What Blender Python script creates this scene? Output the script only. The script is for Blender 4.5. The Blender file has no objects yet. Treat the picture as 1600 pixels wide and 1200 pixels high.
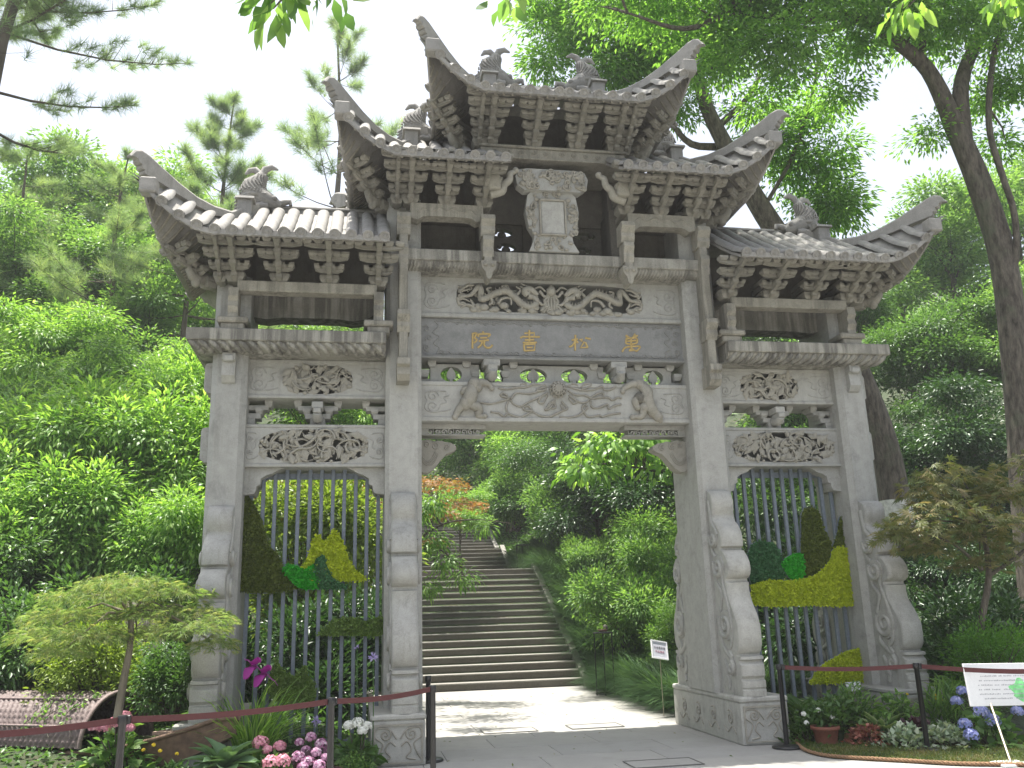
import bpy, bmesh, math, random
import numpy as np
from mathutils import Vector, Matrix

SC = bpy.context.scene
COL = SC.collection

# ------------------------------------------------------------------ camera
CAM = np.array([-2.799, -11.925, 1.689])
YAW, PITCH, ROLL, FPX = 0.178, 0.254, -0.030, 1373.5
def _axes():
    cy, sy, cp, sp = math.cos(YAW), math.sin(YAW), math.cos(PITCH), math.sin(PITCH)
    f = np.array([sy * cp, cy * cp, sp]); r = np.array([cy, -sy, 0.0]); u = np.cross(r, f)
    c, s = math.cos(ROLL), math.sin(ROLL)
    return c * r + s * u, -s * r + c * u, f
_R, _U, _F = _axes()
cam_data = bpy.data.cameras.new('camera'); cam = bpy.data.objects.new('camera', cam_data); COL.objects.link(cam)
cam_data.sensor_width = 36.0; cam_data.lens = FPX / 1600 * 36.0; cam_data.clip_end = 800; cam_data.clip_start = 0.05
_m = Matrix(((_R[0], _U[0], -_F[0], CAM[0]), (_R[1], _U[1], -_F[1], CAM[1]), (_R[2], _U[2], -_F[2], CAM[2]), (0, 0, 0, 1)))
cam.matrix_world = _m
SC.camera = cam
SC.render.resolution_x, SC.render.resolution_y = 1024, 768

# ------------------------------------------------------------------ sky, sun, exposure
SUN_DIR = Vector((-0.11, 0.10, 1.0)).normalized()
SUN_EL = math.asin(SUN_DIR.z); SUN_ROT = math.atan2(SUN_DIR.x, SUN_DIR.y)
w = bpy.data.worlds.new('World'); SC.world = w; w.use_nodes = True
nt = w.node_tree; nt.nodes.clear()
sky = nt.nodes.new('ShaderNodeTexSky'); sky.sky_type = 'NISHITA'; sky.sun_disc = False
sky.sun_elevation = SUN_EL; sky.sun_rotation = SUN_ROT
sky.air_density = 1.0; sky.dust_density = 3.5; sky.ozone_density = 1.0
hs = nt.nodes.new('ShaderNodeHueSaturation'); hs.inputs['Saturation'].default_value = 0.5
bg = nt.nodes.new('ShaderNodeBackground'); bg.inputs['Strength'].default_value = 0.135
out = nt.nodes.new('ShaderNodeOutputWorld')
nt.links.new(sky.outputs[0], hs.inputs['Color']); nt.links.new(hs.outputs[0], bg.inputs[0]); nt.links.new(bg.outputs[0], out.inputs[0])
sd = bpy.data.lights.new('sun', 'SUN'); sd.energy = 5.0; sd.angle = math.radians(0.55); sd.color = (1.0, 0.955, 0.88)
sun = bpy.data.objects.new('sun', sd); COL.objects.link(sun); sun.location = (0, 0, 40)
sun.rotation_euler = SUN_DIR.to_track_quat('Z', 'Y').to_euler()
SC.view_settings.view_transform = 'Standard'; SC.view_settings.look = 'None'
SC.view_settings.exposure = 1.20; SC.view_settings.gamma = 1.0; SC.view_settings.use_curve_mapping = False
SC.render.engine = 'CYCLES'
SC.cycles.max_bounces = 7; SC.cycles.diffuse_bounces = 4; SC.cycles.transmission_bounces = 4; SC.cycles.glossy_bounces = 2
SC.cycles.transparent_max_bounces = 4; SC.cycles.use_denoising = True
SC.cycles.caustics_reflective = False; SC.cycles.caustics_refractive = False

# ------------------------------------------------------------------ helpers
def ray(u, v):
    return _F + _R * (u - 800) / FPX - _U * (v - 600) / FPX
def on(u, v, ax, val):                      # the point of the plane (axis ax = val) that a photo pixel looks at
    d = ray(u, v); return CAM + d * ((val - CAM[ax]) / d[ax])
def onY(u, v, y=0.0): return on(u, v, 1, y)
def onZ(u, v, z=0.0): return on(u, v, 2, z)
def at(u, y, v=950.0):                      # x of the point seen in photo column u at depth y
    return on(u, v, 1, y)[0]

class MB:
    """collects polygons; build() links them as ONE mesh object"""
    def __init__(s): s.v = []; s.f = []; s.sm = []
    def add(s, vs, fs, smooth=False):
        o = len(s.v); s.v.extend([tuple(map(float, p)) for p in vs])
        for f in fs: s.f.append(tuple(i + o for i in f)); s.sm.append(smooth)
    def box(s, x0, x1, y0, y1, z0, z1, c=0.0):
        if c <= 0:
            vs = [(x, y, z) for x in (x0, x1) for y in (y0, y1) for z in (z0, z1)]
            s.add(vs, [(0, 1, 3, 2), (4, 6, 7, 5), (0, 4, 5, 1), (2, 3, 7, 6), (0, 2, 6, 4), (1, 5, 7, 3)]); return
        c = min(c, (x1 - x0) * .45, (y1 - y0) * .45, (z1 - z0) * .45)
        bm = bmesh.new(); bmesh.ops.create_cube(bm, size=1.0)
        for v in bm.verts:
            v.co = Vector(((x0 + x1) / 2 + v.co.x * (x1 - x0), (y0 + y1) / 2 + v.co.y * (y1 - y0), (z0 + z1) / 2 + v.co.z * (z1 - z0)))
        bmesh.ops.bevel(bm, geom=bm.edges[:], offset=c, segments=1, affect='EDGES', profile=.5)
        s.bm(bm)
    def bm(s, bm, smooth=False):
        bm.verts.index_update(); s.add([v.co[:] for v in bm.verts], [[v.index for v in f.verts] for f in bm.faces], smooth); bm.free()
    def prism(s, pts, axis, a, b, smooth=False):
        """outline pts (2D) extruded along axis from a to b; 2D order: x:(y,z) y:(x,z) z:(x,y)"""
        def P(p, t):
            return (t, p[0], p[1]) if axis == 0 else ((p[0], t, p[1]) if axis == 1 else (p[0], p[1], t))
        n = len(pts)
        s.add([P(p, a) for p in pts] + [P(p, b) for p in pts], [tuple(range(n)), tuple(range(2 * n - 1, n - 1, -1))])
        s.add([P(p, a) for p in pts] + [P(p, b) for p in pts], [(i, i + n, (i + 1) % n + n, (i + 1) % n) for i in range(n)], smooth)
    def tube(s, pts, r, n=6, caps=True, flat=None):
        pts = [Vector(p) for p in pts]; m = len(pts)
        rr = [r] * m if not hasattr(r, '__len__') else r
        ref = Vector((0, 0, 1)); rings = []; prev = None
        for i, p in enumerate(pts):
            t = (pts[min(i + 1, m - 1)] - pts[max(i - 1, 0)])
            t = t.normalized() if t.length > 1e-9 else Vector((0, 0, 1))
            if prev is None:
                q = ref if abs(t.z) < .9 else Vector((0, 1, 0))
                a = t.cross(q).normalized()
            else:
                a = prev - t * prev.dot(t); a = a.normalized() if a.length > 1e-6 else t.orthogonal().normalized()
            prev = a; b = t.cross(a)
            ring = []
            for k in range(n):
                th = 2 * math.pi * k / n
                d = a * math.cos(th) * rr[i] + b * math.sin(th) * rr[i]
                if flat: d = Vector((d.x * flat[0], d.y * flat[1], d.z * flat[2]))
                ring.append(p + d)
            rings.append(ring)
        vs = [q for ring in rings for q in ring]
        fs = [(i * n + k, i * n + (k + 1) % n, (i + 1) * n + (k + 1) % n, (i + 1) * n + k) for i in range(m - 1) for k in range(n)]
        s.add(vs, fs, True)
        if caps: s.add(rings[0], [tuple(range(n - 1, -1, -1))]); s.add(rings[-1], [tuple(range(n))])
    def ball(s, c, r, seg=8, rings=6, flat=(1, 1, 1)):
        vs = [(c[0], c[1], c[2] - r * flat[2])]
        for i in range(1, rings):
            ph = -math.pi / 2 + math.pi * i / rings
            for k in range(seg):
                th = 2 * math.pi * k / seg
                vs.append((c[0] + r * flat[0] * math.cos(ph) * math.cos(th), c[1] + r * flat[1] * math.cos(ph) * math.sin(th), c[2] + r * flat[2] * math.sin(ph)))
        vs.append((c[0], c[1], c[2] + r * flat[2])); L = len(vs) - 1; fs = []
        for k in range(seg): fs.append((0, 1 + (k + 1) % seg, 1 + k)); fs.append((L, L - seg + k, L - seg + (k + 1) % seg))
        for i in range(rings - 2):
            for k in range(seg):
                a = 1 + i * seg; fs.append((a + k, a + (k + 1) % seg, a + seg + (k + 1) % seg, a + seg + k))
        s.add(vs, fs, True)
    def lathe(s, prof, c=(0, 0, 0), n=20, smooth=True):
        vs = []; m = len(prof)
        for r, z in prof:
            for k in range(n):
                th = 2 * math.pi * k / n; vs.append((c[0] + r * math.cos(th), c[1] + r * math.sin(th), c[2] + z))
        s.add(vs, [(i * n + k, i * n + (k + 1) % n, (i + 1) * n + (k + 1) % n, (i + 1) * n + k) for i in range(m - 1) for k in range(n)], smooth)
        s.add(vs[:n], [tuple(range(n - 1, -1, -1))]); s.add(vs[-n:], [tuple(range(n))])
    def grid(s, P, smooth=True, close=False):
        """P: rows of points"""
        m, n = len(P), len(P[0])
        s.add([p for row in P for p in row], [(i * n + k, i * n + (k + 1) % n, (i + 1) * n + (k + 1) % n, (i + 1) * n + k) for i in range(m - 1) for k in range(n if close else n - 1)], smooth)
    def mesh(s, name, mat):
        me = bpy.data.meshes.new(name); me.from_pydata(s.v, [], s.f)
        me.polygons.foreach_set('use_smooth', s.sm); me.materials.append(mat); me.update(); return me
    def build(s, name, mat, parent=None, **kw):
        return link(name, s.mesh(name, mat), parent, **kw)

def link(name, data, parent=None, **kw):
    o = bpy.data.objects.new(name, data); COL.objects.link(o)
    if parent is not None: o.parent = parent
    for k, v in kw.items(): o[k] = v
    return o
def thing(name, label, cat, loc=(0, 0, 0), group=None, rz=0.0, data=None):
    o = bpy.data.objects.new(name, data); COL.objects.link(o); o.location = loc; o.rotation_euler = (0, 0, rz)
    o['label'] = label; o['category'] = cat
    if group: o['group'] = group
    if data is None: o.empty_display_size = .2
    return o
def tag(o, label, cat, group=None):
    o['label'] = label; o['category'] = cat
    if group: o['group'] = group
    return o
def dup(root, loc=None, rz=None, label=None, group=None, scale=None):
    def cp(o, parent):
        c = o.copy(); COL.objects.link(c)
        if parent is not None: c.parent = parent
        for ch in o.children: cp(ch, c)
        return c
    r = cp(root, None)
    if loc is not None: r.location = loc
    if rz is not None: r.rotation_euler[2] = rz
    if scale is not None: r.scale = scale if hasattr(scale, '__len__') else (scale,) * 3
    if label: r['label'] = label
    if group: r['group'] = group
    return r
def mirror_copy(o, parent=None, name=None):
    c = o.copy(); COL.objects.link(c); c.parent = parent if parent is not None else o.parent
    c.scale.x = -o.scale.x
    c.location.x = -o.location.x
    for ch in o.children:
        d = ch.copy(); COL.objects.link(d); d.parent = c
    return c
def spiral(c2, r0, turns, n=20, start=0.0, ccw=1, r1=.12):
    return [(c2[0] + (r0 * (1 - t) + r0 * r1 * t) * math.cos(start + ccw * turns * 2 * math.pi * t), c2[1] + (r0 * (1 - t) + r0 * r1 * t) * math.sin(start + ccw * turns * 2 * math.pi * t)) for t in [i / (n - 1) for i in range(n)]]
def catmull(pts, k=5):
    P = [np.array(p, float) for p in pts]; P = [2 * P[0] - P[1]] + P + [2 * P[-1] - P[-2]]; o = []
    for i in range(1, len(P) - 2):
        for j in range(k):
            t = j / k; a, b, c, d = P[i - 1], P[i], P[i + 1], P[i + 2]
            o.append(.5 * ((2 * b) + (-a + c) * t + (2 * a - 5 * b + 4 * c - d) * t * t + (-a + 3 * b - 3 * c + d) * t ** 3))
    o.append(P[-2]); return o

# ------------------------------------------------------------------ materials
def newmat(name):
    m = bpy.data.materials.new(name); m.use_nodes = True; n = m.node_tree; n.nodes.clear()
    o = n.nodes.new('ShaderNodeOutputMaterial'); b = n.nodes.new('ShaderNodeBsdfPrincipled'); n.links.new(b.outputs[0], o.inputs[0])
    return m, n, b, o
def nd(n, t, **kw):
    x = n.nodes.new(t)
    for k, v in kw.items():
        if k in x.inputs: x.inputs[k].default_value = v
        else: setattr(x, k, v)
    return x
def ramp(n, fac, stops):
    r = n.nodes.new('ShaderNodeValToRGB'); e = r.color_ramp.elements
    while len(e) < len(stops): e.new(.5)
    for i, (p, c) in enumerate(stops): e[i].position = p; e[i].color = (*c, 1) if len(c) == 3 else c
    n.links.new(fac, r.inputs[0]); return r.outputs[0]
def mix(n, fac, a, b, mode='MIX'):
    x = n.nodes.new('ShaderNodeMix'); x.data_type = 'RGBA'; x.blend_type = mode
    if isinstance(fac, (int, float)): x.inputs[0].default_value = fac
    else: n.links.new(fac, x.inputs[0])
    for i, s in ((6, a), (7, b)):
        if isinstance(s, tuple): x.inputs[i].default_value = (*s, 1) if len(s) == 3 else s
        else: n.links.new(s, x.inputs[i])
    return x.outputs[2]
def pos(n, scale=(1, 1, 1), space='world'):
    if space == 'world':
        g = n.nodes.new('ShaderNodeNewGeometry'); src = g.outputs['Position']
    else:
        g = n.nodes.new('ShaderNodeTexCoord'); src = g.outputs['Object']
    m = n.nodes.new('ShaderNodeMapping'); m.inputs['Scale'].default_value = scale; n.links.new(src, m.inputs[0]); return m.outputs[0]
def noise(n, vec, s, d=4, r=.55):
    x = n.nodes.new('ShaderNodeTexNoise'); x.inputs['Scale'].default_value = s; x.inputs['Detail'].default_value = d; x.inputs['Roughness'].default_value = r
    n.links.new(vec, x.inputs['Vector']); return x.outputs['Fac']
def bump(n, b, h, strength=.3, dist=.02):
    x = n.nodes.new('ShaderNodeBump'); x.inputs['Strength'].default_value = strength; x.inputs['Distance'].default_value = dist
    n.links.new(h, x.inputs['Height']); n.links.new(x.outputs[0], b.inputs['Normal'])

def stone_mat(name, c0, c1, stain=(.16, .155, .13), stain_amt=.5, rough=.82, grain=90., veins=True, bstr=.25, thr=.5):
    m, n, b, o = newmat(name)
    p = pos(n)
    big = noise(n, p, 1.7, 6, .6); fine = noise(n, p, grain, 3, .6); mid = noise(n, p, 9, 5, .6)
    col = ramp(n, big, [(.3, c0), (.7, c1)])
    col = mix(n, .35, col, ramp(n, mid, [(.3, tuple(x * .72 for x in c0)), (.7, tuple(min(1, x * 1.16) for x in c1))]))
    # vertical rain streaks
    ps = pos(n, (9, 9, .7)); st = noise(n, ps, 1.0, 5, .65)
    pb = pos(n, (1.1, 1.1, .9)); gate = noise(n, pb, 1.3, 3, .5)
    f = n.nodes.new('ShaderNodeMath'); f.operation = 'MULTIPLY'
    s1 = ramp(n, st, [(thr, (0, 0, 0)), (thr + .16, (1, 1, 1))]); s2 = ramp(n, gate, [(thr - .10, (0, 0, 0)), (thr + .10, (1, 1, 1))])
    n.links.new(s1, f.inputs[0]); n.links.new(s2, f.inputs[1])
    g = n.nodes.new('ShaderNodeMath'); g.operation = 'MULTIPLY'; g.inputs[1].default_value = stain_amt; n.links.new(f.outputs[0], g.inputs[0])
    col = mix(n, g.outputs[0], col, stain)
    if veins:
        v = nd(n, 'ShaderNodeTexNoise', Scale=2.3, Detail=8.0, Roughness=.62, Distortion=1.6); n.links.new(p, v.inputs['Vector'])
        vr = ramp(n, v.outputs['Fac'], [(.485, (0, 0, 0)), (.5, (1, 1, 1)), (.515, (0, 0, 0))])
        vm = n.nodes.new('ShaderNodeMath'); vm.operation = 'MULTIPLY'; vm.inputs[1].default_value = .22; n.links.new(vr, vm.inputs[0])
        col = mix(n, vm.outputs[0], col, tuple(x * .45 for x in c0))
    col = mix(n, .25, col, ramp(n, fine, [(.35, tuple(x * .6 for x in c0)), (.65, tuple(min(1, x * 1.2) for x in c1))]))
    oi = n.nodes.new('ShaderNodeObjectInfo'); col = mix(n, 1.0, col, ramp(n, oi.outputs['Random'], [(0, (.88, .88, .87)), (1, (1.06, 1.05, 1.02))]), 'MULTIPLY')
    blot = nd(n, 'ShaderNodeTexNoise', Scale=3.1, Detail=9.0, Roughness=.7, Distortion=.4); n.links.new(p, blot.inputs['Vector']); bl = ramp(n, blot.outputs['Fac'], [(.55, (0, 0, 0)), (.68, (.45, .45, .45))]); col = mix(n, bl, col, tuple(x * .5 for x in c0))
    n.links.new(col, b.inputs['Base Color']); b.inputs['Roughness'].default_value = rough
    hh = mix(n, .5, fine, mid); bump(n, b, hh, bstr, .012)
    return m
M = {}
M['stone'] = stone_mat('grey_limestone', (.325, .322, .298), (.42, .417, .392))
M['stone_cool'] = stone_mat('blue_grey_slate', (.185, .188, .188), (.262, .264, .26), stain=(.33, .33, .32), stain_amt=.35)
M['stone_old_shade'] = stone_mat('weathered_shade_stone', (.10, .092, .076), (.17, .158, .132), stain=(.055, .05, .042), stain_amt=.6)  # weathered tone, darkened further to put under-eave shade into the colour
M['stone_tile'] = stone_mat('roof_stone', (.225, .218, .205), (.33, .32, .302), stain=(.11, .105, .095), stain_amt=.6, veins=False)
M['stone_carved'] = stone_mat('carved_stone', (.27, .255, .215), (.35, .335, .29), stain=(.17, .16, .13), stain_amt=.3, veins=False)
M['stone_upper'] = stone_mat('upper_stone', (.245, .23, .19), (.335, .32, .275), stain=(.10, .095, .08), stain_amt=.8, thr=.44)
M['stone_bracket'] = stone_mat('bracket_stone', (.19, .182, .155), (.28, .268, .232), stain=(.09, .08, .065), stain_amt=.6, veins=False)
M['stone_streak'] = stone_mat('streaked_stone', (.27, .26, .225), (.37, .36, .32), stain=(.085, .08, .07), stain_amt=1.0, thr=.41)
def plain(name, col, rough=.6, metal=0., var=.15, scale=30., bs=.1, spec=.5):
    m, n, b, o = newmat(name); p = pos(n, space='obj')
    c = ramp(n, noise(n, p, scale, 4), [(.3, tuple(x * (1 - var) for x in col)), (.7, tuple(min(1, x * (1 + var)) for x in col))])
    n.links.new(c, b.inputs['Base Color']); b.inputs['Roughness'].default_value = rough; b.inputs['Metallic'].default_value = metal
    if 'Specular IOR Level' in b.inputs: b.inputs['Specular IOR Level'].default_value = spec
    if bs: bump(n, b, noise(n, p, scale * 3, 3), bs, .005)
    return m
M['gold'] = plain('gold_lettering', (.46, .33, .12), .5, .15)
M['slat'] = plain('blue_grey_painted_slat', (.14, .165, .195), .55)
M['black'] = plain('black_enamel', (.012, .012, .013), .35)
M['belt'] = plain('maroon_webbing', (.085, .022, .022), .75, scale=200)
M['white'] = plain('white_board', (.80, .80, .80), .4, var=.03)
M['ink'] = plain('grey_ink', (.16, .14, .16), .7); M['ink_pale'] = plain('pale_print', (.42, .41, .44), .7)
M['ink_red'] = plain('red_ink', (.42, .16, .22), .7)
M['splash'] = plain('green_print', (.22, .75, .25), .5, var=.5, scale=9)
M['wood'] = plain('weathered_wood', (.17, .105, .07), .7, var=.35, scale=14)
M['rope'] = plain('brown_rope', (.22, .13, .07), .9, var=.4, scale=80)
M['pole'] = plain('brushed_pole', (.42, .37, .28), .4, .5)
M['terracotta'] = plain('terracotta', (.22, .08, .05), .8)
M['wicker'] = plain('woven_bamboo', (.20, .15, .14), .7, var=.35, scale=60)
# =================================================================== GROUND, STAIRS, HILL
def smooth(a, b, t):
    t = min(1, max(0, (t - a) / (b - a))); return t * t * (3 - 2 * t)
STAIR_Y = [0, 8.9, 14.6, 18.9, 20.6, 22.0, 24.4, 25.4, 27.4, 36.5, 120]; STAIR_Z = [0, 0, 2.94, 3.0, 3.95, 4.05, 5.05, 5.1, 5.75, 8.2, 26]
def stair_z(y): return float(np.interp(y, STAIR_Y, STAIR_Z))
def terrain(x, y):
    s = stair_z(y + .5) - .25
    r = max(0.0, y - 3.2) * .20 + max(0, y - 9) * .19
    side = smooth(2.4, 6.0, abs(x - .1)); flat = smooth(2.0, 6.0, y)
    h = (s * (1 - side) + max(s, r + max(0, abs(x) - 5) * .10 * flat) * side)
    if y < 8.9 and abs(x - .1) < 2.5: h = min(h, -.08)
    bed = .05 * smooth(2.4, 2.9, abs(x - .1)) * smooth(-3.6, -2.4, y)
    if y < -2.6 and x > 0: bed *= smooth(3.2, 4.4, x)
    if x < -2.62: bed += .26 * smooth(2.62, 3.3, -x) * smooth(-1.5, -.4, y)
    elif x > 2.62: bed += .26 * smooth(2.62, 3.2, x) * smooth(-1.75, -.3, y) * (1 - smooth(1.6, 2.4, y) * (1 - smooth(3.2, 4.5, x)))
    return max(h, -.08) + bed - (.0 if y > -4 else .02)
def px_ground(u, v, z=0):                       # where a photo pixel meets the ground of a flower bed
    d = ray(u, v); t = 6.0
    while t < 30:
        p_ = CAM + d * t
        if p_[2] <= max(0.0, terrain(p_[0], p_[1])): break
        t += .02
    return (float(p_[0]), float(p_[1]), float(p_[2]))
m, n, b, o = newmat('leaf_litter_soil'); p = pos(n)
c = ramp(n, noise(n, p, 2.2, 8, .7), [(.32, (.022, .030, .012)), (.5, (.035, .055, .018)), (.66, (.06, .05, .03))])
n.links.new(c, b.inputs['Base Color']); b.inputs['Roughness'].default_value = .95; bump(n, b, noise(n, p, 18, 6), .8, .05); M['soil'] = m
mb = MB(); gx = np.concatenate([np.linspace(-120, -16, 14), np.linspace(-14, 14, 71), np.linspace(16, 120, 14)]); gy = np.concatenate([np.linspace(-60, -8, 8), np.linspace(-6, 40, 116), np.linspace(44, 140, 14)])
mb.grid([[(x, y, terrain(x, y)) for x in gx] for y in gy]); mb.build('ground', M['soil'], None, kind='structure')

def gxy(u, y):
    x = float(onY(u, 1190, y)[0]); return (x, y, max(0.0, terrain(x, y)))
# paving slabs of the forecourt and of the passage
m, n, b, o = newmat('sawn_granite_paving'); p = pos(n)
oi = n.nodes.new('ShaderNodeObjectInfo')
c = ramp(n, noise(n, p, 1.1, 6, .65), [(.3, (.265, .26, .243)), (.7, (.335, .328, .31))])
c = mix(n, .25, c, ramp(n, noise(n, p, 160, 2), [(.35, (.22, .22, .21)), (.65, (.50, .49, .46))]))
c = mix(n, .6, c, ramp(n, oi.outputs['Random'], [(0, (.82, .82, .83)), (1, (1.06, 1.04, 1.0))]), 'MULTIPLY')
d_ = ramp(n, noise(n, p, 3.3, 8, .75), [(.52, (0, 0, 0)), (.72, (.35, .35, .35))]); c = mix(n, d_, c, (.17, .165, .15))
n.links.new(c, b.inputs['Base Color']); b.inputs['Roughness'].default_value = .78; bump(n, b, noise(n, p, 140, 2), .15, .004); M['paving'] = m
PAV = link('pavement', None, None, kind='structure')
mb = MB(); mb.box(-14, 14, -26, 2.4, -.14, -.035); mb.box(-2.5, 2.75, 2.4, 9.3, -.14, -.035); mb.build('paving_bed', plain('mortar', (.10, .095, .085), .9), PAV)
SLAB = {}
def slab(x0, x1, y0, y1):
    wdt, dpt = round(x1 - x0, 3), round(y1 - y0, 3)
    if (wdt, dpt) not in SLAB:
        q = MB(); g = .003; q.box(g, wdt - g, g, dpt - g, -.04, 0, .003); SLAB[(wdt, dpt)] = q.mesh('paving_slab', M['paving'])
    o = link('paving_slab', SLAB[(wdt, dpt)], PAV); o.location = (x0, y0, rs.uniform(-.0012, .0012))
rs = random.Random(31); yv = -5.0; row = 0
while yv < 8.7:
    dep = .85; xr0, xr1 = (-6.2, 6.0) if yv < -1.2 else ((-2.4, 2.55) if yv > 1.3 else (-2.4, 2.6)); xx = xr0 - (.7 if row % 2 else 0)
    while xx < xr1:
        L = 1.4; a, e = max(xx, xr0), min(xx + L, xr1)
        if e - a > .1 and not (yv > -1.75 and (a < -5)): slab(a, e, yv, min(yv + dep, 9.0))
        xx += L
    yv += dep; row += 1
mb = MB(); mb.box(-30, 30, -26, -5.0, -.04, -.002); mb.box(-30, -6.2, -5, -2.0, -.04, -.002); mb.box(6.0, 30, -5, -3.4, -.04, -.002); mb.build('outer_paving', M['paving'], PAV)
M['frame_iron'] = plain('weathered_iron', (.13, .125, .115), .6)
# inspection covers let into the paving
for i, (u, v, lab) in enumerate(((795, 1142, 'rectangular stone inspection cover in the passage paving close to the left column'), (929, 1135, 'rectangular stone inspection cover in the middle of the sunlit passage'), (1036, 1193, 'stone inspection cover in the shaded forecourt in front of the arch'))):
    q = onZ(u, v); s = (.40, .24)
    t = thing('inspection_cover', lab, 'drain cover', (q[0], q[1], 0), 'inspection covers in the paving')
    k = MB(); k.box(-s[0], s[0], -s[1], s[1], .0045, .0075, .002); k.build('cover_plate', M['paving'], t)
    k = MB()
    for e in ((-s[0], s[0], -s[1], -s[1] + .015), (-s[0], s[0], s[1] - .015, s[1]), (-s[0], -s[0] + .015, -s[1] + .015, s[1] - .015), (s[0] - .015, s[0], -s[1] + .015, s[1] - .015)): k.box(*e, .009, .013)
    k.build('cover_frame', M['frame_iron'], t)

# stairs up the hill
STAIRS = link('stairs', None, None, kind='structure')
m, n, b, o = newmat('shaded_stair_granite'); p = pos(n)  # tree shade over the steps is put into this darker colour
c = ramp(n, noise(n, p, 1.6, 7, .65), [(.3, (.085, .076, .06)), (.7, (.15, .138, .115))])
c = mix(n, .35, c, ramp(n, noise(n, p, 70, 3), [(.35, (.05, .045, .036)), (.65, (.20, .185, .155))]))
n.links.new(c, b.inputs['Base Color']); b.inputs['Roughness'].default_value = .8; bump(n, b, noise(n, p, 60, 3), .35, .008); M['stair'] = m
M['stair_nose'] = plain('pale_lit_stair_stone', (.24, .23, .205), .75, scale=20)  # paler stone: the sunlit look of the treads is put into the colour
def flight(y0, y1, z0, z1, nstep, x0=-2.35, x1=2.42):
    tr_, ri = (y1 - y0) / nstep, (z1 - z0) / nstep
    for k in range(nstep):
        q = MB(); ya, zt = y0 + k * tr_, z0 + (k + 1) * ri
        q.box(x0, x1, ya + .018, ya + tr_ + .12, zt - ri - .06, zt - .032, .004); o = q.build('step', M['stair'], STAIRS)
        q = MB(); q.box(x0 - .004, x1 + .004, ya - .012, ya + tr_ + .016, zt - .0315, zt, .006); q.build('tread', M['stair_nose'], o)
flight(8.9, 14.72, 0, 2.94, 17); flight(18.9, 20.6, 3.0, 3.95, 6); flight(22.0, 24.4, 4.05, 5.05, 7); flight(25.4, 27.4, 5.1, 5.8, 5); flight(29, 36, 5.9, 8.3, 16)
mb = MB()
for y0, y1, z in ((14.6, 18.95, 2.94), (20.5, 22.05, 3.98), (24.3, 25.45, 5.05), (27.3, 29.05, 5.82), (36, 44, 8.3)): mb.box(-2.35, 2.42, y0, y1, z - .3, z)
mb.build('landing', M['stair_nose'], STAIRS)
for s, xx in ((1, 2.43), (-1, -2.55)):
    for (ya, yb, za, zb) in ((8.75, 14.75, .0, 2.98), (18.8, 20.7, 3.02, 4.0), (21.9, 24.5, 4.06, 5.12), (25.3, 27.5, 5.12, 5.86), (28.9, 36.2, 5.92, 8.4)):
        q = MB(); q.prism([(ya, za - .3), (ya, za + .06), (yb, zb + .12), (yb, zb - .4)], 0, xx, xx + .16); q.build('stair_kerb', M['stair_nose'], STAIRS)
# =================================================================== THE STONE ARCHWAY
rnd = random.Random(7)
GATE = thing('stone_archway', 'grey carved stone memorial archway with four pillars and five upturned tiled roofs', 'archway', (0, 0, 0))
ST, OLD_SHADE, TIL, CAR = M['stone'], M['stone_old_shade'], M['stone_tile'], M['stone_carved']
UP, BRK, STK = M['stone_upper'], M['stone_bracket'], M['stone_streak']
YC = .35                                    # the middle plane of the archway in depth
def both(o):                                # the same part on the other side of the middle axis
    mirror_copy(o, GATE); return o
def tr(off, sc, pts, y):                    # traced outline: zoomed photo pixels -> (x, z) on the plane y
    r = []
    for a, b in pts:
        p = onY(off[0] + a / sc, off[1] + b / sc, y); r.append((p[0], p[2]))
    return r
def carve(mb, pts2, y, r, n=5, k=4, flat=None, lift=None):
    c = catmull(pts2, k) if k > 1 else pts2
    m = len(c)
    ys = [y if lift is None else y + lift * math.sin(i * .9) for i in range(m)]
    rr = r if not hasattr(r, '__len__') else list(np.interp(np.linspace(0, 1, m), np.linspace(0, 1, len(r)), r))
    mb.tube([(p[0], ys[i], p[1]) for i, p in enumerate(c)], rr, n, True, flat)

# ---- base blocks
def base_block(x0, x1):
    mb = MB(); mb.box(x0, x1, -.90, 1.55, 0, .50, .012); mb.box(x0 - .012, x1 + .012, -.912, 1.562, .50, .572, .02)
    o = mb.build('base_block', ST, GATE)
    f = MB(); yy = -.905; w = x1 - x0
    # raised frame and scrolled cloud relief on the front and the inner side
    for a, b, c, d in ((x0 + .03, x1 - .03, .44, .465), (x0 + .03, x1 - .03, .03, .05)): f.box(a, b, yy - .012, yy + .01, c, d)
    for a in (x0 + .03, x1 - .05): f.box(a, a + .02, yy - .012, yy + .01, .05, .44)
    cx = (x0 + x1) / 2
    for s in (-1, 1):
        f.tube([(p[0], yy, p[1]) for p in spiral((cx + s * w * .24, .35), .075, 1.6, 22, math.pi / 2, s)], .011, 5)
        carve(f, [(cx + s * .02, .30), (cx + s * .10, .40), (cx + s * .24, .42), (cx + s * .27, .33), (cx + s * .18, .25), (cx + s * .22, .14), (cx + s * .26, .08)], yy, .010)
        carve(f, [(cx + s * .03, .22), (cx + s * .10, .27), (cx + s * .15, .18), (cx + s * .09, .10), (cx + s * .20, .07)], yy, .010)
    xs = x0 if x0 > 0 else x1
    d = -1 if x0 > 0 else 1
    for yk in (-.55, 0, .55, 1.1):
        f.tube([(xs + d * .004, p[0], p[1]) for p in spiral((yk, .30), .10, 1.5, 20, 1.0, 1)], .010, 5)
        f.tube([(xs + d * .004, p[0], p[1]) for p in catmull([(yk - .16, .12), (yk - .05, .2), (yk + .1, .12), (yk + .2, .18)], 4)], .009, 5)
    f.build('block_relief', CAR, o, kind='stuff')
    return o
both(base_block(-2.60, -1.97)); both(base_block(-4.80, -4.14))

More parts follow.
